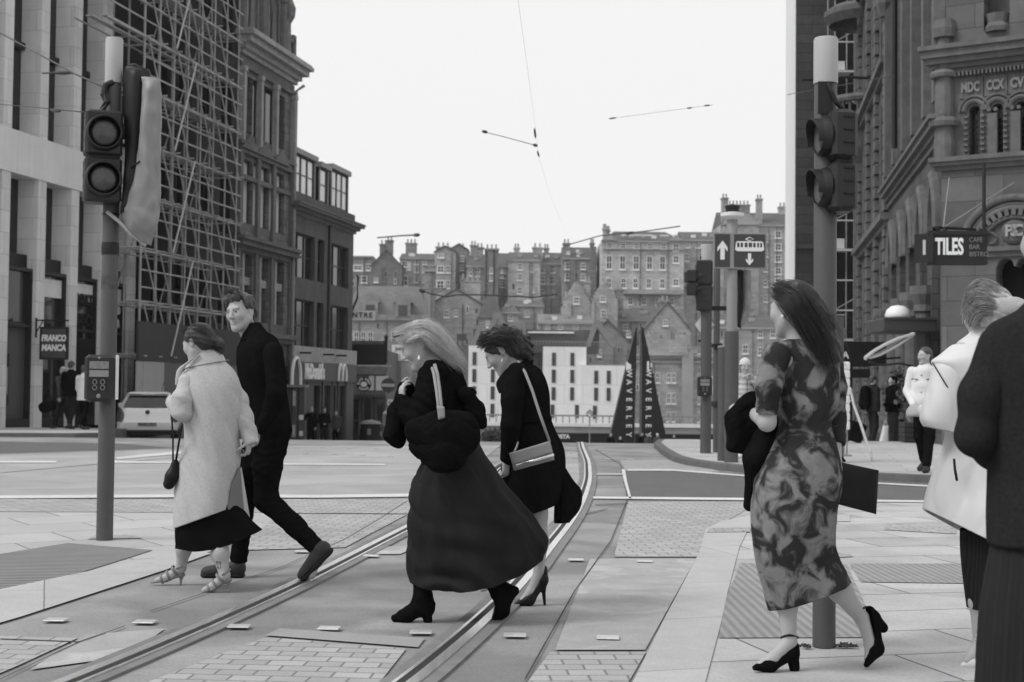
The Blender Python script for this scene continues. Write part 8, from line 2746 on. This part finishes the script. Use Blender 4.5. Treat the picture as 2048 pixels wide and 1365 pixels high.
def push_box(t, c, yaw, w_, hgt, dep):
 M0 = Matrix.Translation(c) @ Matrix.Rotation(yaw, 4, 'Z')
 b = MB().rbox(-w_ / 2, -dep, -hgt / 2, w_ / 2, 0, hgt / 2, .025, M0).build('push_button_unit', mSig, t)
 MB().box(-w_ * .32, -dep - .004, hgt * .20, w_ * .32, -dep + .002, hgt * .36, M0).build('notice', mat('notice_grey', .2, .25, 40, .6) if 'notice_grey' not in bpy.data.materials else bpy.data.materials['notice_grey'], b)
 MB().box(-w_ * .32, -dep - .004, hgt * .03, w_ * .32, -dep + .002, hgt * .17, M0).build('wait_panel', mGreyTrim, b)
 MB().box(-w_ * .32, -dep - .003, -hgt * .27, w_ * .32, -dep + .002, hgt * .0, M0).build('figure_panel', mBlackP, b)
 m = MB()
 for s_ in (-.13, .13):
  for k in range(2):
   m.tube([M0 @ Vector((w_ * s_ + w_ * .07 * math.cos(a), -dep - .006, -hgt * .08 - hgt * .12 * k + hgt * .05 * math.sin(a))) for a in [2 * math.pi * i / 10 for i in range(11)]], .003, 5, False)
 m.build('figure_symbol', mGreyTrim, b)
 MB().lathe([(.018, 0), (.014, .014), (0, .016)], 14, M=M0 @ Matrix.Translation((0, -dep, -hgt * .38)) @ Matrix.Rotation(math.pi / 2, 4, 'X')).build('button', mGreyTrim, b)
 MB().lathe([(.010, 0), (0, .008)], 10, M=M0 @ Matrix.Translation((0, -dep, hgt * .43)) @ Matrix.Rotation(math.pi / 2, 4, 'X')).build('key_lock', mGreyTrim, b)
 MB().box(w_ * .52, -dep * .7, -hgt * .45, w_ * .56, .02, hgt * .5, M0).build('tactile_plate', mWhite, b)
 return b

# near left pole
t1, b1 = pole_at('traffic_light', 'tall pole on the left pavement with two round signals and a push button unit', 209, 1080, .01, .066,
                 [('pole', 0, 3.70, .066, mPole), ('sleeve', 3.701, 4.07, .070, mPoleL)])
Y1 = b1.y
def L1(u, v, dd=0):
 return P(u, v, Y1 + dd) - b1
two_aspect(t1, L1(207, 313, -.17), .36, .29, .74, .20, .122, .04, True)
push_box(t1, L1(203, 757, -.07), .10, .235, .375, .11)
m = MB().tube([L1(226, 165, -.05), L1(211, 172, -.08), L1(207, 190, -.1), L1(214, 205, -.12), L1(205, 222, -.12)], .028, 8)
m.build('cable', mBlackP, t1)
MB().lathe([(.069, 0), (.069, .02)], 24, (0, 0, 3.02)).lathe([(.069, 0), (.069, .02)], 24, (0, 0, 2.62)).lathe([(.069, 0), (.072, .05), (.069, .1)], 24, (0, 0, 2.30)).build('clamp_band', mBlackP, t1)
MB().lathe([(.0665, 0), (.0665, .11)], 24, (0, 0, 2.02)).build('worn_band', mat('worn_paint', .07, .5, 12, .7), t1)
# tarpaulin over the tram signal on the same pole
tp = bundle('covered_signal', 'signal head wrapped in torn black and grey tarpaulin strapped to the left pole', 'covered signal', P(282, 420, Y1))
mTarp = mat('grey_tarpaulin', .24, .08, 5, .5, spec=.4, bump=.15)
mTarpD = mat('black_tarpaulin', .010, .2, 5, .5, spec=.3)
def crush(amp, sc, seed):
 def f(V):
  s_ = V.shape
  p = V.reshape(-1, 3)
  sh_ = (p + .04 * vnoise(p * 7 + seed)[:, None]) @ _SH
  n1 = vnoise(p * np.array(sc) * .7 + seed)
  n2 = np.abs(vnoise(sh_ * np.array(sc) * 1.1 + seed + 5))
  n3 = np.abs(vnoise(sh_[:, ::-1] * np.array(sc) * 1.9 + seed + 15))
  V = V.copy()
  V[..., 1] += ((n1 * .8 - n2 * 1.1 - n3 * .6) * amp * 1.3).reshape(s_[:2])
  V[..., 0] += ((n2 - .2) * amp * .5).reshape(s_[:2])
  return V
 return f
put('black_cover', loft(Y1, [(248, 146, 300, 140, .10, .0), (247, 165, 302, 158, .13, 0), (250, 250, 300, 250, .14, 0), (252, 330, 296, 330, .14, 0), (248, 400, 290, 395, .13, 0), (244, 430, 282, 425, .10, 0)], 26, 36, ((4, 0, .3, .5),), .006, wave=crush(.05, (9, 9, 4), 1)), mTarpD, tp, None, False)
put('grey_cover', loft(Y1 - .06, [(286, 158, 321, 160, .06, 0), (288, 185, 323, 190, .10, 0), (286, 240, 323, 240, .13, 0), (281, 300, 323, 300, .14, 0), (272, 360, 322, 360, .14, 0), (256, 400, 322, 402, .13, 0), (246, 425, 321, 434, .11, 0), (245, 445, 317, 456, .08, 0), (262, 466, 310, 472, .05, 0), (282, 484, 304, 492, .025, 0)], 34, 40, ((3, .6, .25, .6), (7, 0, -.2, .3)), .005, wave=crush(.07, (8, 8, 5), 4)), mTarp, tp, None, False)
put('strap', tubes([P(214, 424, Y1 - .09), P(240, 445, Y1 - .1), P(262, 468, Y1 - .1), P(292, 492, Y1 - .08)], .016), mPoleL, tp)
put('tie', tubes([P(262, 336, Y1 - .17), P(272, 328, Y1 - .2), P(280, 323, Y1 - .2)], .008), mBlackP, tp)
put('torn_flap', loft(Y1 - .02, [(252, 135, 272, 128, .03, 0), (246, 146, 296, 142, .06, 0), (250, 156, 300, 160, .08, 0)], 12, 30, ((3, 0, 0, 1),), .004, wave=crush(.04, (14, 14, 14), 2)), mTarpD, tp)

# near right pole
t2, b2 = pole_at('traffic_light', 'tall pole behind the woman in the tie-dyed dress, its two hooded signals facing left', 1648, 1293, .012, .056,
                 [('pole', 0, 2.78, .056, mPole), ('sleeve', 2.781, 3.01, .060, mPoleL)])
Y2 = b2.y
def L2(u, v, dd=0):
 return P(u, v, Y2 + dd) - b2
two_aspect(t2, L2(1664, 325, -.06), -1.43, .20, .50, .10, .080, .05, True)
MB().tube([L2(1655, 168, -.055), L2(1664, 185, -.07), L2(1672, 205, -.07), L2(1690, 222, -.06), L2(1702, 245, -.03)], .012, 8).build('cable', mBlackP, t2)
MB().box(-.05, -.062, 2.62, .02, -.05, 2.78).build('terminal_cover', mBlackP, t2)
wd = [leafy('weed', 'small weeds at the foot of the pole %d' % i, '', None, (.05, .03, .012), 60, .010, None) for i in range(2)]
for i, (u, v, lab) in enumerate(((1612, 1297, 'small flat weed left of the right pole foot'), (1690, 1296, 'straggling weeds right of the right pole foot'))):
 p = G(u, v, .012)
 o = thing('weed', lab, 'plant', p, 0, 'weeds at the pole foot')
 vs, fs = wd[i]
 link('leaves', mesh_np('leaves', [(x * (1 if i == 0 else 2.2), y, max(z, .001)) for x, y, z in vs], fs), mLeaf, o)

# mid distance signals and tram column
t3, b3 = pole_at('traffic_light', 'slim signal pole seen from behind beside the tram sign, with a push button box', 1411, 907, .12, .11,
                 [('pole', 0, 3.45, .10, mPole), ('sleeve', 3.451, 3.82, .105, mPoleL)])
Y3 = b3.y
def L3(u, v, dd=0):
 return P(u, v, Y3 + dd) - b3
two_aspect(t3, L3(1410, 572, .0), 2.9, .28, .92, .18, .1, .1, True)
two_aspect(t3, L3(1390, 566, -.1), 1.4, .26, .46, .15, .06, .08)
MB().tube([L3(1408, 528), L3(1403, 515), L3(1404, 500), L3(1412, 494)], .035, 6).build('cable', mBlackP, t3)
push_box(t3, L3(1408, 773, -.1), .0, .26, .36, .14)
MB().box(L3(1420, 0).x, -.03, L3(1420, 617).z - .04, L3(1462, 0).x, .03, L3(1420, 617).z + .04).build('arm', mBlackP, t3)
rh = thing('diamond_sign', 'pale diamond shaped plate behind the slim signal pole', 'road sign', P(1409, 650, Y3 + .15))
kr = Y3 / F
MB().vm(plate_vf([(-22 * kr, 0), (0, -32 * kr), (22 * kr, 0), (0, 32 * kr)], [], .02)).build('plate', mGreyTrim, rh)
MB().vm(plate_vf([(-19 * kr, 0), (0, -28 * kr), (19 * kr, 0), (0, 28 * kr)], [], .012), Matrix.Translation((0, -.013, 0))).build('face', mWhite, rh)
MB().box(-.12, -.05, -.32, .12, -.02, -.28).box(-.12, -.05, .26, .12, -.02, .30).build('bracket', mBlackP, rh)
rh2 = thing('diamond_sign', 'dark edge-on diamond sign partly hidden behind the slim signal pole', 'road sign', P(1392, 590, Y3 + .5))
MB().vm(plate_vf([(-4 * kr, 0), (12 * kr, -45 * kr), (24 * kr, 0), (12 * kr, 45 * kr)], [], .02)).build('plate', mPole, rh2)
MB().box(-.02 + .12, .03, -.5, .16, .06, .5).build('bracket', mBlackP, rh2)

t4, b4 = pole_at('lamp_column', 'pale street lamp column with flat round lamp head carrying the tram sign', 1462, 925, .12, .1,
                 [('base', 0, 2.1, .115, mPole), ('pole', 2.101, 3.9, .085, mat('light_grey_column', .24, .06, 4, .5))], cat='street lamp')
Y4 = b4.y
def L4(u, v, dd=0):
 return P(u, v, Y4 + dd) - b4
zl4 = L4(1466, 436).z
MB().lathe([(.06, -.55), (.06, 0)], 12, (0, 0, zl4)).build('neck', mBlackP, t4)
MB().lathe([(.08, -.06), (.17, -.02), (.19, .0), (.19, .05), (.05, .08), (.0, .085)], 28, (0, 0, zl4 + .02), sx=1.0).build('lamp_head', mat('lamp_white', .66, .04, 4, .4), t4, auto=.6)
MB().lathe([(.10, 0), (.12, .1), (.0, .14)], 12, (0, 0, zl4 + .09)).build('lamp_cap', mBlackP, t4)
t5, b5 = pole_at('post', 'stout grey post standing just left of the lamp column', 1447, 922, .12, .1,
                 [('post_body', 0, 1.85, .10, mPole), ('cap', 1.851, 1.88, .105, mGreyTrim)], cat='post')
ts = thing('tram_sign', 'dark sign with white up arrow, tram symbol and down arrow on the lamp column', 'road sign', P(1480, 502, Y4 - .12))
ks_ = Y4 / F
MB().rbox(-53 * ks_, 0, -36 * ks_, 53 * ks_, .02, 36 * ks_, .006).build('border', mGreyTrim, ts)
mSF = mat('sign_face_dark', .05, .06, 4, .45)
MB().box(-50 * ks_, -.004, -33 * ks_, -20 * ks_, -.001, 33 * ks_).box(-12 * ks_, -.004, -33 * ks_, 50 * ks_, -.001, 33 * ks_).build('face', mSF, ts)
def arrow(cx_, cz_, L, wd, up=1):
 return [(cx_ + x * wd, cz_ + z * L * up) for x, z in ((-.18, -.5), (.18, -.5), (.18, .12), (.42, -.08), (.42, .14), (0, .5), (-.42, .14), (-.42, -.08), (-.18, .12))]
m = MB()
m.vm(plate_vf(arrow(-35 * ks_, 1 * ks_, 38 * ks_, 24 * ks_), [], .006), Matrix.Translation((0, -.010, 0)))
m.build('arrow', mWhite, ts)
m = MB()
m.vm(plate_vf(arrow(19 * ks_, -17 * ks_, 24 * ks_, 17 * ks_, -1), [], .006), Matrix.Translation((0, -.010, 0)))
m.build('arrow', mWhite, ts)
tx, tz2 = 19 * ks_, 9 * ks_
outl = [(tx - 29 * ks_, tz2 - 7 * ks_), (tx - 24 * ks_, tz2 - 10 * ks_), (tx + 24 * ks_, tz2 - 10 * ks_), (tx + 29 * ks_, tz2 - 7 * ks_), (tx + 27 * ks_, tz2 + 8 * ks_), (tx + 24 * ks_, tz2 + 10 * ks_), (tx - 24 * ks_, tz2 + 10 * ks_), (tx - 27 * ks_, tz2 + 8 * ks_)]
hl_ = [[(tx + a * ks_, tz2 - 2 * ks_), (tx + b * ks_, tz2 - 2 * ks_), (tx + b * ks_, tz2 + 7 * ks_), (tx + a * ks_, tz2 + 7 * ks_)] for a, b in ((-25, -20), (-18, -13), (-10, -4), (-2, 5), (7, 12), (15, 19), (21, 25))]
m = MB().vm(plate_vf(outl, hl_, .006), Matrix.Translation((0, -.010, 0)))
m.tube([(tx - 8 * ks_, -.008, tz2 + 14 * ks_), (tx, -.008, tz2 + 18 * ks_), (tx + 8 * ks_, -.008, tz2 + 14 * ks_), (tx, -.008, tz2 + 11 * ks_), (tx - 8 * ks_, -.008, tz2 + 14 * ks_)], .008, 5)
m.build('tram_symbol', mWhite, ts)
MB().box(-8 * ks_ - .08, .021, -.1, -8 * ks_ + .16, .10, -.05).box(-8 * ks_ - .08, .021, .12, -8 * ks_ + .16, .10, .17).build('bracket', mBlackP, ts)
cv = bundle('covered_signal', 'signal hanging under the tram sign wrapped in grey sheeting with a black edge', 'covered signal', P(1488, 600, Y4 + .2))
put('black_edge', loft(Y4 + .2, [(1474, 540, 1484, 540, .08, 0), (1475, 590, 1485, 590, .08, 0), (1474, 630, 1484, 632, .07, 0), (1475, 654, 1482, 658, .03, 0)], 24, 30, ((3, 0, .2, .5),), .01), mTarpD, cv)
put('sheet', loft(Y4 + .22, [(1484, 540, 1502, 542, .08, 0), (1485, 590, 1502, 592, .09, 0), (1484, 618, 1501, 622, .08, 0), (1478, 640, 1496, 638, .05, 0), (1477, 652, 1484, 652, .02, 0)], 30, 40, ((3, 0, .2, .5),), .01, wave=crush(.06, (8, 8, 5), 2)), mTarp, cv)
put('bracket', tubes([P(1465, 548, Y4), P(1480, 546, Y4 + .2)], .03), mBlackP, cv)
t6, b6 = pole_at('post', 'dark slender post with a collar in the gap left of the lamp column', 1432, 905, .12, .07, [('post_body', 0, 3.6, .06, mPole), ('collar', .85, .95, .09, mBlackP), ('upper_collar', 1.95, 2.02, .11, mBlackP)], cat='post')

# grey column, white barrier, strap, suitcase, planter on the right pavement
gc = thing('steel_column', 'broad grey steel column standing behind the hair of the woman in the dress', 'column', G(1665, 925, .12))
yc_ = gc.location.y
hcz = P(1665, 632, yc_).z - .12
MB().rbox(-19 * yc_ / F, -.12, 0, 19 * yc_ / F, .12, hcz, .015).build('column_body', mPole, gc)
MB().box(-19 * yc_ / F - .01, -.13, hcz, 19 * yc_ / F + .01, .13, hcz + .02).build('cap', mGreyTrim, gc)
MB().box(-.06, -.128, .35, .06, -.121, .75).build('access_door', mPole, gc)
wb = thing('barrier', 'white ribbed plastic barrier standing upright on the right pavement', 'barrier', P(1691, 860, 25.5))
kw_ = 25.5 / F
wb.location.z = .12
zt_b, zb_b = P(1691, 724, 25.5).z - .12, P(1691, 860, 25.5).z - .12
m = MB()
n = 8
for i in range(n):
 a, b = zb_b + (zt_b - zb_b) * i / n, zb_b + (zt_b - zb_b) * (i + 1) / n
 m.rbox(-9 * kw_, -.05, a + .006, 8 * kw_, .05, b, .02)
m.box(-8 * kw_, -.03, zb_b, 7 * kw_, .03, zt_b - .03)
m.build('panel', mWhite, wb)
MB().box(-4 * kw_, -.02, 0, -2 * kw_, .02, zb_b + .02).box(2 * kw_, -.02, 0, 4 * kw_, .02, zb_b + .02).box(-9 * kw_, -.2, 0, 8 * kw_, .2, .03).build('foot', mGreyTrim, wb)
rp = bundle('rope', 'pale woven strap slanting down to the pavement from the white barrier', 'rope', P(1720, 860, 24.5))
put('strand', tubes([P(1700, 776, 25.4), P(1708, 812, 25.0), P(1722, 850, 24.6), P(1734, 888, 24.2), P(1742, 905, 24.0), P(1745, 932, 23.4)], [.022, .024, .026, .026, .02, .016], 6), mat('pale_rope', .42, .2, 40, .9), rp)
sc_t = thing('suitcase', 'black wheeled suitcase leaning on the right pavement', 'suitcase', P(1702, 906, 32.5))
sc_t.location.z = gz(8, 32.5) + .12
Mr = Matrix.Rotation(.35, 4, 'Y')
MB().rbox(-.16, -.12, .05, .20, .12, .5, .04, Mr).build('case', mBlackCloth, sc_t)
MB().tube([Mr @ Vector((-.1, .0, .5)), Mr @ Vector((-.1, 0, .8)), Mr @ Vector((.12, 0, .8)), Mr @ Vector((.12, 0, .5))], .012).build('handle', mBlackP, sc_t)
MB().lathe([(.04, -.02), (.04, .02)], 10, M=Matrix.Translation((-.1, 0, .04)) @ Matrix.Rotation(math.pi / 2, 4, 'X')).lathe([(.04, -.02), (.04, .02)], 10, M=Matrix.Translation((.2, 0, .04)) @ Matrix.Rotation(math.pi / 2, 4, 'X')).build('wheel', mBlackP, sc_t)
pb = bundle('carrier_bag', 'white paper carrier bag held low among the people by the planter', 'carrier bag', P(1769, 895, 35.2))
put('bag_body', loft(35.2, [(1766, 852, 1777, 852, .05, 0), (1762, 872, 1776, 872, .1, 0), (1756, 893, 1778, 895, .12, 0)], 14, 24, ((3, 0, 0, .1),), .01, power=4), mWhiteCloth, pb)
put('handle', tubes([P(1767, 853, 35.2), P(1771, 842, 35.2), P(1776, 853, 35.2)], .01), mWhiteCloth, pb)
pl = thing('planter', 'dark wooden planter box with leafy plants outside the corner building', 'planter', P(1836, 912, 33.2))
pl.location.z = gz(10, 33.2) + .12
kp_ = 33.2 / F
hp_z = P(1836, 846, 33.2).z - pl.location.z
m = MB()
for i in range(4):
 m.rbox(-27 * kp_, 0, hp_z * i / 4 + .008, 26 * kp_, .5, hp_z * (i + 1) / 4, .01)
m.build('box', mat('dark_planter_wood', .04, .2, 4, .8, stretch=(.4, 3, 3)), pl)
leafs = MB()
vs, fs = leafy('planter', 'plants in the planter', '', None, (.5, .25, .62), 420, .10, None)
link('plant_leaves', mesh_np('plant_leaves', [(x, y + .25, z + hp_z) for x, y, z in vs], fs), mLeaf, pl)
tbp = thing('potted_plant', 'leafy dark shrub in a tall pot behind the standing people', 'plant', P(1800, 905, 37.5))
tbp.location.z = gz(10, 37.5) + .12
MB().lathe([(.2, 0), (.28, .55), (.3, .6)], 14).build('pot', mBlackP, tbp)
vs, fs = leafy('shrub', 'shrub', '', None, (.55, .4, .75), 700, .11, None)
link('leaves', mesh_np('leaves', [(x, y, z + .6) for x, y, z in vs], fs), mLeafL, tbp)

# ------------------------------------------------------------------ parked hatchback seen from behind
car = thing('parked_car', 'silver hatchback parked at the kerb, seen from behind between pole and couple', 'car', P(294, 878, 41.5), math.radians(12))
car.location.z = gz(-10, 42.5)
mPaint_c = mat('silver_car_paint', .70, .03, 2, .35, metal=.1, spec=.5, coat=.5)
mTyre = mat('tyre_rubber', .012, .2, 9, .85)
mLampC = mat('tail_lamp', .07, .3, 6, .15, spec=.6, coat=.5)
rings_ = [(.24, .76, .10, 4.15, .2), (.30, .84, .02, 4.22, .2), (.42, .87, -.02, 4.26, .22), (.58, .875, -.03, 4.25, .24), (.64, .872, .02, 4.22, .24), (.82, .865, .05, 4.1, .26), (.97, .835, .10, 3.3, .28), (1.00, .82, .13, 3.1, .28), (1.2, .73, .30, 2.5, .26), (1.38, .635, .46, 2.1, .24), (1.44, .60, .52, 1.95, .24), (1.47, .52, .66, 1.8, .2), (1.475, .3, .9, 1.5, .15)]
def rring(z, w_, y0, y1, r, n=6):
 pts = []
 for cx_, cy_, a0 in ((w_ - r, y0 + r, -math.pi / 2), (w_ - r, y1 - r, 0), (-w_ + r, y1 - r, math.pi / 2), (-w_ + r, y0 + r, math.pi)):
  for i in range(n + 1):
   a = a0 + math.pi / 2 * i / n
   pts.append((cx_ + r * math.cos(a), cy_ + r * math.sin(a), z))
 return pts
m = MB()
nr = 28
for g in rings_:
 m.v += rring(*g)
for j in range(len(rings_) - 1):
 for i in range(nr):
  a, b = j * nr + i, j * nr + (i + 1) % nr
  m.f.append((a, b, b + nr, a + nr))
m.f.append(tuple(range((len(rings_) - 1) * nr, len(rings_) * nr)))
m.f.append(tuple(range(nr - 1, -1, -1)))
m.build('body', mPaint_c, car, auto=.7)
def sl(z):
 for g, h in zip(rings_, rings_[1:]):
  if g[0] <= z <= h[0]:
   t = (z - g[0]) / (h[0] - g[0])
   return g[1] + (h[1] - g[1]) * t, g[2] + (h[2] - g[2]) * t
m = MB()
ws, ys_ = [], []
rows_ = [(1.0, .70), (1.08, .68), (1.2, .63), (1.34, .55), (1.36, .50)]
for z, wv in rows_:
 y = sl(z)[1] - .012
 for i in range(9):
  x = -wv + 2 * wv * i / 8
  m.v.append((x, y + .02 * (x / .7) ** 2, z))
for j in range(len(rows_) - 1):
 for i in range(8):
  a = j * 9 + i
  m.f.append((a, a + 1, a + 10, a + 9))
m.build('rear_window', mat('car_glass', .02, .6, 1.4, .06, spec=.7), car, True)
for s_ in (-1, 1):
 m = MB()
 for z, xo, xi in ((.60, .875, .70), (.70, .875, .66), (.84, .872, .66), (.95, .845, .72), (1.0, .825, .76)):
  y = sl(z)[1]
  for x, yy in ((s_ * (xo + .006), y + .24), (s_ * (xo - .03), y + .02), (s_ * xi, y - .012)):
   m.v.append((x, yy, z))
 for j in range(4):
  for i in range(2):
   a = j * 3 + i
   m.f.append((a, a + 1, a + 4, a + 3))
 m.build('tail_light', mLampC, car, True)
 for yy in (.72, 3.4):
  Mw = Matrix.Translation((s_ * .76, yy, .31)) @ Matrix.Rotation(math.pi / 2, 4, 'Y')
  w_o = MB().lathe([(.18, -.1), (.29, -.105), (.315, -.07), (.315, .07), (.29, .105), (.18, .1)], 24, M=Mw).build('wheel', mTyre, car, auto=.5)
  MB().lathe([(.19, -.098), (.17, -.06), (0, -.05)] if s_ < 0 else [(.0, .05), (.17, .06), (.19, .098)], 18, M=Mw).build('rim', mGreyTrim, w_o)
 MB().rbox(s_ * .87 - .10, 2.35, .98, s_ * .87 + .10, 2.45, 1.12, .03).build('door_mirror', mPaint_c, car)
 m = MB().add([(s_ * .815, .75, 1.02), (s_ * .815, 2.9, 1.02), (s_ * .66, 2.05, 1.36), (s_ * .66, .8, 1.36)], [(0, 1, 2, 3)])
 m.build('side_window', bpy.data.materials['car_glass'], car)
MB().rbox(-.88, -.05, .28, .88, .3, .36, .03).build('bumper_trim', mBlackP, car)
MB().rbox(-.87, -.045, .22, .87, .2, .275, .02).build('diffuser', mBlackP, car)
o = MB().rbox(-.27, -.055, .47, .27, -.025, .58, .008).build('number_plate', mat('plate_grey', .30, .05, 4, .5), car)
MB().vm(text_vf('SN09 DRV', .11, .006, .002), Matrix.Translation((0, -.060, .525))).build('lettering', mBlackP, o)
MB().lathe([(.065, 0), (.06, .02), (0, .024)], 18, M=Matrix.Translation((0, .045, .88)) @ Matrix.Rotation(math.pi / 2, 4, 'X')).build('badge', mWinF, car)
MB().rbox(-.58, .36, 1.40, .58, .62, 1.445, .015).build('spoiler', mPaint_c, car)
MB().box(-.2, .355, 1.385, .2, .37, 1.40).build('brake_lamp', mWhite, car)
MB().tube([(0, .22, 1.03), (-.35, .2, 1.05)], .012).build('wiper', mBlackP, car)
MB().tube([(.35, .9, 1.46), (.42, .75, 1.75)], .008).build('aerial', mBlackP, car)
MB().box(-.62, .035, .645, .62, .05, .655).build('boot_seam', mWinF, car)

# ------------------------------------------------------------------ overhead line wires
mWire = mat('overhead_wire', .06, .1, 4, .5)
mWireL = mat('pale_overhead_wire', .8, .1, 4, .5)
def wire(label, pts, r, fit=(), wm=None):
 t = bundle('overhead_wire', label, 'overhead wire', pts[0])
 put('wire', tubes(pts, r, 5), wm or mWire, t)
 for p, q, rr in fit:
  put('insulator', tubes([p, p.lerp(q, .3), p.lerp(q, .7), q], [rr * .6, rr, rr, rr * .6], 6), mWire, t)
wire('long thin contact wire dropping from the top of the sky towards the hillside', [P(1034, -15, 14), P(1054, 130, 20), P(1070, 250, 28), P(1078, 315, 34), P(1100, 390, 46), P(1130, 462, 70)], .002, [(P(1069, 258, 28.5), P(1071, 276, 29.5), .022), (P(1075, 303, 33), P(1078, 314, 34), .022)], mWireL)
wire('short bracket wire with end fittings hanging in the middle of the sky', [P(966, 264, 30), P(1000, 272, 30), P(1074, 292, 30)], .008, [(P(964, 263, 30), P(975, 265, 30), .035), (P(1066, 290, 30), P(1075, 292, 30), .035)])
wire('thin wire with dark insulators rising to the right in the sky', [P(1218, 238, 34), P(1300, 227, 34), P(1426, 210, 34)], .004, [(P(1218, 238, 34), P(1232, 236, 34), .02), (P(1374, 217, 34), P(1384, 216, 34), .02), (P(1408, 212, 34), P(1420, 211, 34), .02)])
wire('dark wire crossing the pale stone fins at upper left down to the signal pole', [P(-40, 45, 22), P(40, 88, 19), P(150, 148, 15), P(215, 178, 11.6)], .010, ())
wire('short horizontal wire end with an insulator in front of the pale stone fins', [P(84, 147, 30), P(110, 146, 30), P(152, 148, 30)], .018, [(P(108, 146, 30), P(142, 146, 30), .045)])
wire('faint lower wire crossing the pale stone fins', [P(-40, 206, 25), P(60, 214, 22), P(170, 225, 15)], .007, [(P(103, 221, 20), P(120, 222, 19), .03)])
wire('thin wire running from the pale edged gable to the balcony', [P(1574, 190, 40), P(1640, 178, 38), P(1700, 168, 36), P(1790, 152, 34)], .010, ())
wire('span wire over the old town roofs at the left', [P(755, 476, 95), P(800, 472, 90), P(838, 470, 85)], .05, [(P(828, 471, 86), P(838, 470, 85), .12)])
wire('sagging dark span wire across the slope behind the two women in black', [P(838, 580, 80), P(862, 588, 80), P(892, 594, 80), P(915, 590, 80), P(960, 590, 80), P(1070, 595, 80), P(1115, 589, 80)], .045, [(P(838, 580, 80), P(850, 584, 80), .13)])
wire('span wire climbing right past the classical block roof', [P(1130, 492, 85), P(1200, 472, 82), P(1290, 463, 80), P(1360, 453, 78)], .035, [(P(1252, 468, 81), P(1268, 465, 81), .09)])
mast = thing('wire_mast', 'slender pale overhead line mast rising in front of the gabled house', 'mast', P(858, 885, 82))
mast.location.z = gz(-5, 82)
zm = P(858, 575, 82).z - mast.location.z
MB().tube([(0, 0, 0), (0, 0, zm)], .11, 8).build('pole', mGreyTrim, mast)
MB().tube([(-.6, 0, zm - .1), (.9, 0, zm - .05)], .06, 6).tube([(.0, 0, zm - .5), (.8, 0, zm - .1)], .04, 6).build('arm', mGreyTrim, mast)

# ------------------------------------------------------------------ thin damp air between here and the far hillside
hz = MB().box(-420, -12, -30, 420, 420, 70).build('haze', None)
hm = bpy.data.materials.new('haze')
hm.use_nodes = True
ht_ = hm.node_tree
ht_.nodes.clear()
ho_ = ht_.nodes.new('ShaderNodeOutputMaterial')
pv = ht_.nodes.new('ShaderNodeVolumePrincipled')
pv.inputs['Color'].default_value = (.9, .9, .9, 1)
pv.inputs['Density'].default_value = .00022
ht_.links.new(pv.outputs[0], ho_.inputs['Volume'])
hz.data.materials.append(hm)
hz['kind'] = 'stuff'
